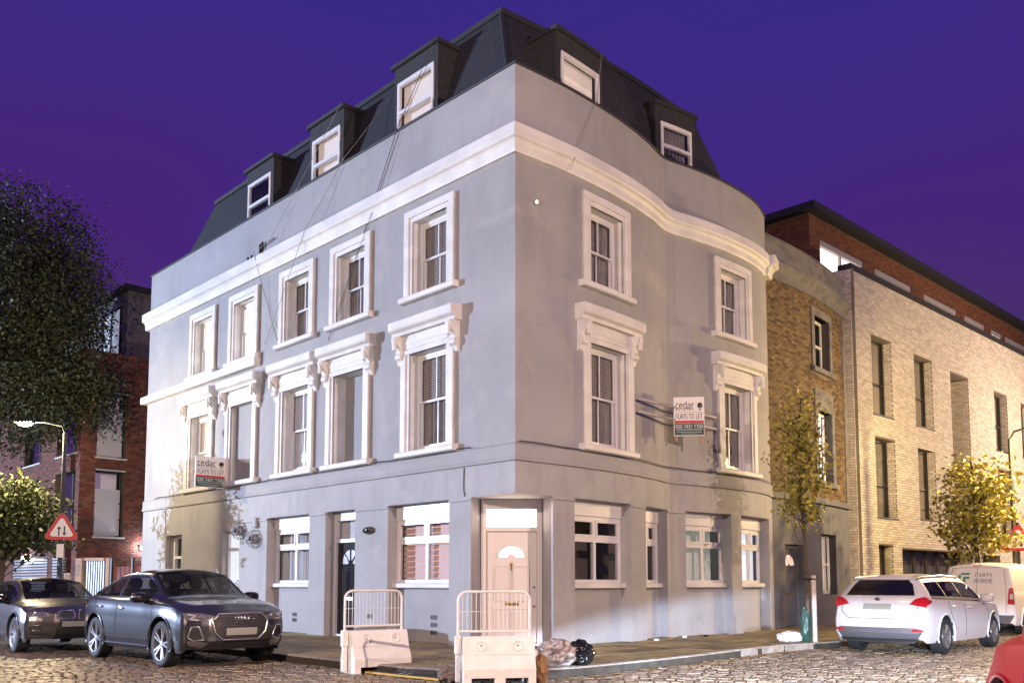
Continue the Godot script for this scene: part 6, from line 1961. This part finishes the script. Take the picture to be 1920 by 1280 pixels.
# ---------------------------------------------------------------- things in the street
func barrier(label: String, at: Vector3, along: Vector2) -> void:
	var d3 := Vector3(along.x, 0, along.y).normalized()
	var t := thing("plastic_barrier", label, "barrier", at, 0.0, "white plastic street barriers")
	var fr := d3.cross(Vector3.UP)                       # away from the camera side
	if fr.z < 0: fr = -fr
	var T := Transform3D(Basis(d3, Vector3.UP, d3.cross(Vector3.UP)), Vector3.ZERO)
	var F := Fac.new([Vector2(-d3.x, -d3.z) * 0.5, Vector2(d3.x, d3.z) * 0.5], 1.0 if Vector3(-d3.z, 0, d3.x).dot(fr) > 0 else -1.0)
	var b := MB.new()
	var prof := PackedVector2Array([Vector2(-0.23, 0.09), Vector2(0.23, 0.09), Vector2(0.235, 0.20), Vector2(0.215, 0.235), Vector2(0.16, 0.37), Vector2(0.105, 0.58), Vector2(0.085, 0.61), Vector2(-0.085, 0.61), Vector2(-0.105, 0.58), Vector2(-0.16, 0.37), Vector2(-0.215, 0.235), Vector2(-0.235, 0.20)])
	F.sweep(b, 0.03, 0.97, prof)
	for s in [[0.0, 0.16], [0.40, 0.60], [0.84, 1.0]]: F.sweep(b, s[0] + 0.03, s[1] - 0.03, PackedVector2Array([Vector2(-0.235, 0.0), Vector2(0.235, 0.0), Vector2(0.23, 0.092), Vector2(-0.23, 0.092)]))
	F.sweep(b, 0.12, 0.88, PackedVector2Array([Vector2(0.0, 0.40), Vector2(0.158, 0.40), Vector2(0.165, 0.385), Vector2(0.15, 0.375), Vector2(0.0, 0.37)]))
	put(t, "body", b, M.white_plastic)
	for s in [0.27, 0.75]:
		var r := MB.new()
		var fm := F.frame(s, 0.49, 0.125)
		r.lathe(Transform3D(fm.basis * Basis(Vector3.RIGHT, PI / 2 - 0.25), fm.origin), [Vector2(0.010, -0.03), Vector2(0.028, -0.028), Vector2(0.045, 0.004), Vector2(0.058, 0.008), Vector2(0.066, -0.01)], 18)
		var ring := []
		for k in 20: ring.append(fm.origin + fm.basis * (Basis(Vector3.RIGHT, -0.22) * Vector3(cos(TAU * k / 20.0) * 0.062, sin(TAU * k / 20.0) * 0.062, 0.004)))
		r.tube(ring, 0.013, 6, true)
		put(t, "boss", r, M.white_plastic)
		var hole := MB.new(); hole.lump(Transform3D(Basis(), fm.origin - fm.basis.z * 0.012), func(_d: Vector3): return 0.020, 10, 6); put(t, "plug_hole", hole, M.dark)
	var left_s := 0.0 if F.at(0, 0).x < F.at(1, 0).x else 1.0
	var sg := 1.0 if left_s == 0.0 else -1.0
	var cl := MB.new()
	cl.cbox(Transform3D(T.basis, F.at(left_s - 0.02 * sg, 0.50)), Vector3(0.09, 0.24, 0.10), 0.012)
	put(t, "connector", cl, M.white_plastic)
	cl = MB.new(); cl.cbox(Transform3D(T.basis, F.at(left_s - 0.02 * sg, 0.22)), Vector3(0.065, 0.40, 0.07), 0.01)
	put(t, "connector_post", cl, M.white_plastic)
	cl = MB.new(); cl.cbox(Transform3D(T.basis, F.at(left_s + 1.0 * sg, 0.36)), Vector3(0.06, 0.14, 0.08), 0.012)
	put(t, "connector", cl, M.white_plastic)
	# mesh panel
	var a := left_s - 0.02 * sg; var e := left_s + 0.93 * sg
	var y0 := 0.60; var y1 := 1.19; var rr := 0.12
	var path := [F.at(a, y0 - 0.05), F.at(a, y1 - rr)]
	for k in 7: path.append(F.at(a + (rr - rr * cos(PI / 2 * k / 6.0)) * sg, y1 - rr + rr * sin(PI / 2 * k / 6.0)))
	for k in 7: path.append(F.at(e - (rr - rr * sin(PI / 2 * k / 6.0)) * sg, y1 - rr + rr * cos(PI / 2 * k / 6.0)))
	path.append(F.at(e, y1 - rr)); path.append(F.at(e, y0))
	var pf := MB.new(); pf.tube(path, 0.019, 8); pf.tube([F.at(a, 0.675), F.at(e, 0.675)], 0.016, 8)
	put(t, "panel_frame", pf, M.white_plastic)
	for k in 15:
		var s := lerpf(a, e, (k + 1) / 16.0)
		var top := y1 - 0.01
		if k == 0 or k == 14: top = y1 - 0.05
		var w := MB.new(); w.tube([F.at(s, 0.675), F.at(s, top)], 0.0042, 5); put(t, "wire", w, M.white_plastic)
	var wh := MB.new(); wh.tube([F.at(a, 0.93), F.at(e, 0.93)], 0.0042, 5); put(t, "wire", wh, M.white_plastic)

func lumpy(called: String, label: String, cat: String, at: Vector3, size: Vector3, m: Material, sd: int, rough := 0.16, group := "", turn := 0.0) -> Node3D:
	var n := FastNoiseLite.new(); n.seed = sd; n.frequency = 1.1; n.fractal_octaves = 4
	var b := MB.new()
	var bas := Basis(Vector3.UP, turn).scaled(size) if turn == 0.0 else Basis(Vector3.UP, turn) * Basis().scaled(size)
	b.lump(Transform3D(bas, Vector3(0, size.y * 0.86, 0)), func(d: Vector3):
		var r: float = 1.0 + rough * n.get_noise_3dv(d * 1.6) * 2.0 + rough * 0.6 * absf(n.get_noise_3dv(d * 4.0))
		if d.y < -0.55: r *= 0.86 / maxf(0.86, -d.y * r) if -d.y * r > 0.86 else 1.0
		return r, 40, 24)
	var o := put(self, called, b, m)
	o.position = at
	tag(o, label, cat, group)
	return o

func street_things() -> void:
	barrier("white plastic barrier with mesh top near the black door", Vector3(-2.02, 0.0, -14.0), Vector2(0.80, -0.60))
	barrier("white plastic barrier with mesh top in front of the cream corner door", Vector3(-0.19, 0.0, -12.33), Vector2(0.985, -0.17))
	# sand bags
	lumpy("sandbag", "brown sandbag hanging over the foot of the barrier near the black door", "sandbag", Vector3(-2.38, 0.0, -13.86), Vector3(0.10, 0.24, 0.13), M.sack, 3, 0.2, "sandbags on the barriers")
	lumpy("sandbag", "grey sandbag slumped on the road left of the barrier by the corner door", "sandbag", Vector3(-0.76, 0.0, -12.50), Vector3(0.20, 0.13, 0.17), M.sack_grey, 5, 0.22, "sandbags on the barriers")
	lumpy("sandbag", "orange brown sandbag standing against the end of the barrier by the corner door", "sandbag", Vector3(0.37, 0.0, -12.42), Vector3(0.10, 0.19, 0.14), M.sack, 7, 0.2, "sandbags on the barriers")
	# rubbish bags at the kerb
	var rb := lumpy("rubbish_bag", "clear bag stuffed with mixed rubbish on the kerb", "rubbish bag", Vector3(0.62, PAV, -13.55), Vector3(0.29, 0.20, 0.24), M.bag_mixed, 11, 0.15, "rubbish bags on the kerb")
	mixed_colours(rb)
	lumpy("rubbish_bag", "black bin bag on the kerb beside the clear rubbish bag", "rubbish bag", Vector3(0.98, PAV, -13.70), Vector3(0.20, 0.185, 0.20), M.bag_black, 13, 0.20, "rubbish bags on the kerb")
	lumpy("rubbish_bag", "white plastic bag lying at the foot of the young tree", "plastic bag", Vector3(5.62, PAV, -19.05), Vector3(0.26, 0.11, 0.18), M.bag_white, 17, 0.15)
	# young tree: stake, tie and watering bag
	var st := thing("tree_stake", "pale square wooden stake beside the young tree", "stake", Vector3(6.10, PAV, -18.95))
	var m := MB.new(); m.cbox(Transform3D(Basis(), Vector3(0, 0.66, 0)), Vector3(0.085, 1.36, 0.085), 0.008); put(st, "post", m, M.stake)
	var ti := MB.new(); ti.tube([Vector3(0.03, 1.26, 0.05), Vector3(-0.06, 1.27, 0.06), Vector3(-0.18, 1.27, -0.06), Vector3(-0.14, 1.27, -0.16), Vector3(0.03, 1.26, -0.06)], 0.016, 6); put(st, "strap", ti, M.rubber)
	lumpy("watering_bag", "dark green watering bag wrapped round the young tree", "watering bag", Vector3(5.93, PAV, -18.98), Vector3(0.10, 0.36, 0.10), M.bag_green, 19, 0.16)
	# rubber ramp between the barriers
	var rp := thing("kerb_ramp", "black rubber ramp with white stripes lying between the two barriers", "ramp", Vector3(-1.22, 0.012, -13.42), deg_to_rad(-43.0))
	var q := MB.new()
	q.prism(PackedVector2Array([Vector2(-0.78, -0.42), Vector2(0.78, -0.42), Vector2(0.78, 0.42), Vector2(-0.78, 0.42)]), 0.0, 0.02)
	q.quad(Vector3(-0.78, 0.02, 0.42), Vector3(0.78, 0.02, 0.42), Vector3(0.78, 0.11, -0.40), Vector3(-0.78, 0.11, -0.40), Vector3.UP)
	q.quad(Vector3(-0.78, 0.02, -0.40), Vector3(0.78, 0.02, -0.40), Vector3(0.78, 0.11, -0.40), Vector3(-0.78, 0.11, -0.40), Vector3.BACK * -1)
	for sg in [-1.0, 1.0]: q.tri(Vector3(0.78 * sg, 0.02, 0.42), Vector3(0.78 * sg, 0.02, -0.40), Vector3(0.78 * sg, 0.11, -0.40), Vector3(sg, 0, 0))
	put(rp, "ramp_plate", q, M.ramp)
	for x in [-0.12, 0.02]:
		var s := MB.new(); s.quad(Vector3(x, 0.026, 0.42), Vector3(x + 0.03, 0.026, 0.42), Vector3(x + 0.03, 0.116, -0.40), Vector3(x, 0.116, -0.40), Vector3.UP); put(rp, "stripe", s, M.sign_white)
	var ye := MB.new(); ye.box(Transform3D(Basis(), Vector3(0, 0.012, 0.45)), Vector3(1.56, 0.025, 0.06)); put(rp, "yellow_edge", ye, M.yellow_paint)
	# to let boards
	var bl := thing("letting_board", "upright to let board sticking out from the left street front", "sign", FL.at(12.0, 0, 0))
	board(bl, Transform3D(Basis(Vector3(0.685, 0, 0.728).cross(Vector3.UP) * -1.0, Vector3.UP, Vector3(0.685, 0, 0.728)), FL.at(11.25, 4.23, 0.50) - bl.position), 0.84, 0.82)
	var bt := MB.new(); bt.box(Transform3D(Basis(Vector3(0.685, 0, 0.728).cross(Vector3.UP) * -1.0, Vector3.UP, Vector3(0.685, 0, 0.728)), FL.at(11.32, 4.23, 0.48) - bl.position), Vector3(0.95, 0.05, 0.05)); put(bl, "batten", bt, M.timber)
	var b2 := thing("letting_board", "white to let board on two rails across the bowed front", "sign", FR.at(5.4, 0, 0))
	var bz := Vector3(-0.10, 0, 1).normalized()
	var ra := FR.at(3.61, 0, 0.12); var rb2 := FR.at(6.74, 0, 0.12)
	var bc := ra.lerp(rb2, 0.60) + Vector3.UP * 4.93
	board(b2, Transform3D(Basis(Vector3.UP.cross(bz), Vector3.UP, bz), bc + bz * 0.42 - b2.position), 0.66, 0.86)
	for y in [5.14, 4.87]:
		var pl := MB.new()
		pl.tube([ra + Vector3.UP * y - b2.position, rb2 + Vector3.UP * y - b2.position], 0.03, 8); put(b2, "rail", pl, M.galv_pale)
	for s in [-0.27, 0.27]:
		var pl := MB.new(); pl.box(Transform3D(Basis(Vector3.UP.cross(bz), Vector3.UP, bz), bc + Vector3.UP.cross(bz) * s + bz * 0.37 + Vector3.DOWN * 0.10 - b2.position), Vector3(0.045, 0.90, 0.05)); put(b2, "batten", pl, M.timber)
	# traffic signs
	two_way_sign("red edged triangle with two opposite arrows on the lit lamp column", Vector3(-12.02, 2.72, -24.86), Vector3(0.42, 0, 0.9), true)
	two_way_sign("red edged triangle with two opposite arrows on the post behind the van", Vector3(13.55, 2.42, -24.95), Vector3(-0.45, 0, 0.9), false)
	# grit bin and bollard behind the parked cars
	var gb := thing("grit_bin", "yellow grit bin at the foot of the lit lamp column", "bin", Vector3(-12.0, PAV, -24.3))
	var g1 := MB.new(); g1.cbox(Transform3D(Basis(), Vector3(0, 0.42, 0)), Vector3(0.52, 0.84, 0.5), 0.04); put(gb, "bin_body", g1, M.grit_yellow)
	var g2 := MB.new(); g2.cbox(Transform3D(Basis(), Vector3(0, 0.90, 0)), Vector3(0.58, 0.12, 0.56), 0.04); put(gb, "lid", g2, M.grit_yellow)
	var bo := thing("bollard", "white post standing beside the yellow grit bin", "bollard", Vector3(-11.55, PAV, -24.3))
	var b3 := MB.new(); b3.cbox(Transform3D(Basis(), Vector3(0, 0.72, 0)), Vector3(0.13, 1.44, 0.13), 0.02); put(bo, "post", b3, M.stake)
	# scraps of litter along the wall
	for i in 5:
		var s: float = [4.6, 5.2, 6.1, 6.8, 3.9][i]
		lumpy("litter", ["crumpled brown paper scrap at the foot of the bowed wall", "small pale plastic scrap at the foot of the bowed wall", "dark scrap of litter lying under the third bowed front window", "flat brown leaf litter on the pavement by the bowed wall", "pale crumpled wrapper on the pavement below the narrow window"][i], "litter", FR.at(s, PAV + 0.002, 0.28 + 0.1 * (i % 2)), Vector3(0.05, 0.02, 0.035), [M.sack, M.bag_white, M.bag_black, M.sack, M.bag_white][i], 30 + i, 0.3, "litter on the pavement")

func mixed_colours(o: MeshInstance3D) -> void:
	var a: Array = (o.mesh as ArrayMesh).surface_get_arrays(0)
	var v: PackedVector3Array = a[Mesh.ARRAY_VERTEX]
	var n := FastNoiseLite.new(); n.seed = 8; n.frequency = 9.0; n.noise_type = FastNoiseLite.TYPE_CELLULAR; n.cellular_return_type = FastNoiseLite.RETURN_CELL_VALUE
	var cols := [Color(0.50, 0.49, 0.50), Color(0.40, 0.34, 0.26), Color(0.58, 0.58, 0.60), Color(0.22, 0.17, 0.14), Color(0.54, 0.50, 0.48), Color(0.14, 0.13, 0.17), Color(0.40, 0.38, 0.20)]
	var c := PackedColorArray()
	for p in v: c.append(cols[int((n.get_noise_3dv(p) * 0.5 + 0.5) * 6.99) % 7])
	a[Mesh.ARRAY_COLOR] = c
	var m := ArrayMesh.new(); m.add_surface_from_arrays(Mesh.PRIMITIVE_TRIANGLES, a)
	o.mesh = m

func board(t: Node3D, T: Transform3D, w: float, h: float) -> void:
	var b := MB.new(); b.box(T, Vector3(w, h, 0.03)); put(t, "panel", b, M.board_white)
	var rect := func(x0: float, x1: float, y0: float, y1: float, m: Material, z: float):
		var k := MB.new(); k.quad(T * Vector3(x0 * w, y0 * h, z), T * Vector3(x1 * w, y0 * h, z), T * Vector3(x1 * w, y1 * h, z), T * Vector3(x0 * w, y1 * h, z), T.basis.z); put(t, "print", k, m)
	rect.call(-0.48, 0.48, -0.17, -0.105, M.letter_red, 0.018)
	rect.call(-0.48, 0.48, -0.48, -0.175, M.board_green, 0.018)
	rect.call(-0.44, 0.44, 0.105, 0.112, M.letter_black, 0.018)
	rect.call(-0.42, 0.42, -0.345, -0.335, M.sign_white, 0.021); rect.call(-0.40, 0.40, -0.405, -0.398, M.sign_white, 0.021); rect.call(-0.25, 0.25, -0.445, -0.440, M.sign_white, 0.021)
	var k2 := MB.new()
	for q in 9:
		var a := PI * q / 8.0
		k2.quad(T * Vector3(0.36 * w, 0.27 * h, 0.018), T * Vector3(0.36 * w + 0.085 * w * cos(a), 0.27 * h + 0.09 * h * sin(a), 0.018), T * Vector3(0.36 * w + 0.085 * w * cos(a + 0.38), 0.27 * h + 0.09 * h * sin(a + 0.38), 0.018), T * Vector3(0.36 * w, 0.262 * h, 0.018), T.basis.z)
	for q in [[0.345, 0.375, 0.17, 0.27], [0.31, 0.41, 0.16, 0.175], [0.28, 0.44, 0.225, 0.262]]:
		k2.quad(T * Vector3(q[0] * w, q[2] * h, 0.0185), T * Vector3(q[1] * w, q[2] * h, 0.0185), T * Vector3(q[1] * w, q[3] * h, 0.0185), T * Vector3(q[0] * w, q[3] * h, 0.0185), T.basis.z)
	put(t, "tree_logo", k2, M.letter_black)
	for q in [["cedar", -0.14, 0.29, 0.185, M.letter_black], ["e s t a t e s", -0.14, 0.185, 0.075, M.letter_black], ["FLATS TO LET", 0.0, 0.0, 0.135, M.letter_black], ["020 7431 1100", 0.0, -0.255, 0.10, M.sign_white]]:
		var l := text_mesh(q[0], q[3] * h, q[4])
		var fit: float = {"cedar": 0.60, "e s t a t e s": 0.58, "FLATS TO LET": 0.88, "020 7431 1100": 0.88}[q[0]] * w
		var sz: float = l.mesh.get_aabb().size.x
		l.transform = T * Transform3D(Basis().scaled(Vector3(fit / maxf(sz, 0.01), 1, 1)), Vector3(q[1] * w, q[2] * h, 0.021))
		t.add_child(l, true)

func two_way_sign(label: String, at: Vector3, facing: Vector3, on_lamp: bool) -> void:
	var t := thing("traffic_sign", label, "traffic sign", at, 0.0, "two way traffic signs")
	var z := facing.normalized()
	var T := Transform3D(Basis(Vector3.UP.cross(z), Vector3.UP, z), Vector3.ZERO)
	var tri_ := func(r: float, z0: float, m: Material, called: String):
		var poly := []
		for k in 3:
			var a := PI / 2 + TAU * k / 3.0
			for e in [-0.16, 0.0, 0.16]: poly.append(Vector3(cos(a + e) * r * (1.0 if e == 0.0 else 0.93), sin(a + e) * r * (1.0 if e == 0.0 else 0.93), z0))
		var b := MB.new()
		for k in poly.size(): b.tri(T * Vector3(0, 0, z0), T * poly[k], T * poly[(k + 1) % poly.size()], z)
		for k in poly.size(): b.quad(T * poly[k], T * poly[(k + 1) % poly.size()], T * (poly[(k + 1) % poly.size()] - Vector3(0, 0, 0.004)), T * (poly[k] - Vector3(0, 0, 0.004)), T.basis * (poly[k] + Vector3(0, 0, 0)))
		put(t, called, b, m)
	tri_.call(0.45, 0.0, M.galv, "back_plate"); tri_.call(0.445, 0.005, M.sign_red, "red_border"); tri_.call(0.31, 0.010, M.sign_white, "white_field")
	for q in [[-0.065, 1.0], [0.065, -1.0]]:
		var a := MB.new()
		var x: float = q[0]; var s: float = q[1]
		var yo := -0.03
		a.quad(T * Vector3(x - 0.017, yo - 0.13 * s, 0.014), T * Vector3(x + 0.017, yo - 0.13 * s, 0.014), T * Vector3(x + 0.017, yo + 0.06 * s, 0.014), T * Vector3(x - 0.017, yo + 0.06 * s, 0.014), z)
		a.tri(T * Vector3(x - 0.055, yo + 0.05 * s, 0.014), T * Vector3(x + 0.055, yo + 0.05 * s, 0.014), T * Vector3(x, yo + 0.13 * s, 0.014), z)
		put(t, "arrow", a, M.letter_black)
	if on_lamp:
		var pl := MB.new(); pl.box(Transform3D(T.basis, T * Vector3(-0.02, -0.56, 0)), Vector3(0.17, 0.36, 0.012)); put(t, "small_plate", pl, M.sign_white)
	var po := MB.new()
	var base := -at.y + 0.1
	po.tube([T * Vector3(0, base, -0.06), T * Vector3(0, 0.42 if on_lamp else 0.5, -0.06)], 0.038, 10)
	put(t, "post", po, M.black_metal)

# ---------------------------------------------------------------- fittings on the walls
func wire(label: String, pts: Array, sag: float, r: float, m: Material, called := "cable") -> void:
	var out := []
	for i in pts.size() - 1:
		for k in 12:
			var w := k / 12.0
			out.append(pts[i].lerp(pts[i + 1], w) - Vector3.UP * sag * 4.0 * w * (1.0 - w))
	out.append(pts[-1])
	var b := MB.new(); b.tube(out, r, 5)
	var o := put(self, called, b, m)
	tag(o, label, "cable", "cables on the grey building")

func wall_fittings() -> void:
	for q in [[10.38, 2.66, "wire caged cowl on the wall over the small lit window"], [9.58, 2.42, "wire caged cowl on the wall beside the first casement"]]:
		var t := thing("caged_vent", q[2], "vent", FL.at(q[0], q[1], 0.02), 0.0, "caged vents on the grey wall")
		var fm := FL.frame(q[0], q[1]).basis
		var c := MB.new()
		for k in 6:
			var a := PI * k / 6.0
			var arc := []
			for j in 13:
				var b := PI * j / 12.0
				arc.append(fm * Vector3(cos(a) * cos(b) * 0.24, sin(a) * cos(b) * 0.24, sin(b) * 0.26))
			c.tube(arc, 0.006, 4)
		for h in [0.02, 0.12, 0.20]:
			var ring := []
			var rr := 0.24 * sqrt(maxf(0.0, 1.0 - pow(h / 0.26, 2)))
			for j in 20: ring.append(fm * Vector3(cos(TAU * j / 20.0) * rr, sin(TAU * j / 20.0) * rr, h))
			c.tube(ring, 0.006, 4, true)
		put(t, "cage", c, M.galv)
		var d := MB.new(); d.lathe(Transform3D(fm * Basis(Vector3.RIGHT, PI / 2), Vector3.ZERO), [Vector2(0.13, 0.0), Vector2(0.12, 0.14), Vector2(0.09, 0.16), Vector2(0.0, 0.10)], 18); put(t, "cowl", d, M.galv)
		var e := MB.new(); e.lump(Transform3D(Basis(), fm * Vector3(0, 0, 0.12)), func(_d: Vector3): return 0.075, 12, 8); put(t, "opening", e, M.dark)
	var ov := thing("bulkhead_lamp", "dark oval bulkhead lamp on the pier beside the black door", "wall lamp", FL.at(4.55, 2.43, 0.02))
	var om := MB.new(); om.lump(Transform3D(FL.frame(4.55, 0).basis * Basis().scaled(Vector3(0.22, 0.085, 0.10)), Vector3.ZERO), func(_d: Vector3): return 1.0, 24, 12); put(ov, "housing", om, M.bronze)
	var ob := MB.new(); ob.lump(Transform3D(FL.frame(4.55, 0).basis * Basis().scaled(Vector3(0.12, 0.05, 0.03)), FL.nrm(4) * 0.085), func(_d: Vector3): return 1.0, 16, 8); put(ov, "lens", ob, M.black_gloss)
	var al := thing("alarm_box", "small pale alarm box above the caged vents", "box", FL.at(9.55, 2.83, 0.02))
	var am := MB.new(); am.cbox(Transform3D(FL.frame(9.55, 0).basis, FL.nrm(9) * 0.04), Vector3(0.20, 0.26, 0.08), 0.02); put(al, "case", am, M.paint_low)
	var sl := thing("spot_lamp", "tiny glowing lamp high on the bowed wall near the corner", "wall lamp", FR.at(0.48, 8.45, 0.0))
	var sm := MB.new(); sm.lathe(Transform3D(FR.frame(0.48, 0).basis * Basis(Vector3.RIGHT, PI / 2), Vector3.ZERO), [Vector2(0.05, 0.0), Vector2(0.05, 0.05), Vector2(0.035, 0.06)], 12); put(sl, "case", sm, M.paint)
	var sg := MB.new(); sg.lump(Transform3D(Basis(), FR.nrm(0.48) * 0.06), func(_d: Vector3): return 0.034, 12, 8); put(sl, "lamp_glass", sg, glow(Color(1.0, 0.90, 0.62), 3.0))
	var rg := thing("wall_plaque", "small round plaque on the bowed wall near the corner", "plaque", FR.at(0.66, 6.22, 0.0))
	var rm := MB.new(); rm.lathe(Transform3D(FR.frame(0.66, 0).basis * Basis(Vector3.RIGHT, PI / 2), Vector3.ZERO), [Vector2(0.11, 0.0), Vector2(0.11, 0.012), Vector2(0.09, 0.018), Vector2(0.075, 0.010), Vector2(0.025, 0.010), Vector2(0.0, 0.018)], 24); put(rg, "disc", rm, M.paint)
	var an := thing("wall_bracket", "dark iron wire bracket under the parapet of the left front", "bracket", FL.at(9.65, 10.0, 0.0))
	var bm := MB.new(); var bf := FL.frame(9.65, 0).basis
	bm.box(Transform3D(bf, bf * Vector3(0, 0, 0.04)), Vector3(0.05, 0.26, 0.08)); bm.box(Transform3D(bf, bf * Vector3(0.12, 0.06, 0.06)), Vector3(0.05, 0.20, 0.05))
	bm.tube([bf * Vector3(0, 0.02, 0.06), bf * Vector3(0.75, 0.10, 0.06)], 0.016, 6); bm.box(Transform3D(bf, bf * Vector3(-0.75, -0.12, 0.015)), Vector3(0.04, 0.22, 0.03)); bm.box(Transform3D(bf, bf * Vector3(-0.55, -0.12, 0.015)), Vector3(0.04, 0.22, 0.03)); put(an, "iron", bm, M.black_metal)
	var hook := FL.at(6.30, 6.92, 0.04)
	wire("long black cable from the dormer nearest the corner to the wall hook", [FL.at(2.92, 12.96, -0.36), FL.at(3.62, 11.14, 0.05), hook], 0.05, 0.008, M.cable)
	wire("second black cable running beside the long one down to the wall", [FL.at(2.86, 12.90, -0.40), FL.at(3.48, 11.14, 0.05), FL.at(4.75, 9.02, 0.12), FL.at(6.1, 7.1, 0.03)], 0.02, 0.006, M.cable)
	wire("pale cable slanting from the roof past the second dormer", [FL.at(5.35, 13.20, -1.2), FL.at(5.72, 11.14, 0.05), FL.at(7.1, 9.75, 0.24), FL.at(9.3, 7.4, 0.05)], 0.03, 0.007, M.cable_pale)
	wire("pale cable crossing the dormer farthest but one", [FL.at(6.62, 12.92, -0.38), FL.at(7.75, 11.14, 0.05), FL.at(9.2, 9.7, 0.24)], 0.02, 0.006, M.cable_pale)
	wire("thin cable looping from the iron bracket to the sill below", [FL.at(9.65, 9.9, 0.24), FL.at(9.2, 8.4, 0.03), FL.at(8.55, 7.35, 0.10)], 0.06, 0.007, M.cable)
	wire("grey cable over the dormer of the bowed front", [FR.at(3.02, 12.60, -0.37), FR.at(2.25, 11.14, 0.05), FR.at(1.2, 9.25, 0.24)], 0.02, 0.007, M.cable_pale)
	var line := []
	for k in 40: line.append(FL.at(lerpf(1.2, 16.0, k / 39.0), 3.875 + 0.012 * sin(k * 1.7), 0.05))
	wire("thin black cable clipped along the ledge of the left front", line, 0.0, 0.010, M.cable)
	var line2 := []
	for k in 30: line2.append(FR.at(lerpf(0.05, 9.9, k / 29.0), 3.87 + 0.010 * sin(k * 1.3), 0.05))
	wire("thin black cable clipped along the ledge of the bowed front", line2, 0.0, 0.010, M.cable)
	wire("short black cable dropping down the fascia near the corner", [FL.at(1.40, 3.50, 0.03), FL.at(1.41, 3.1, 0.035), FL.at(1.37, 2.95, 0.035)], 0.0, 0.010, M.cable)
	wire("pair of thin cables dropping down the far end of the left front", [FL.at(15.1, 3.86, 0.05), FL.at(15.15, 3.2, 0.035), FL.at(15.1, 2.72, 0.035)], 0.0, 0.012, M.cable_pale)
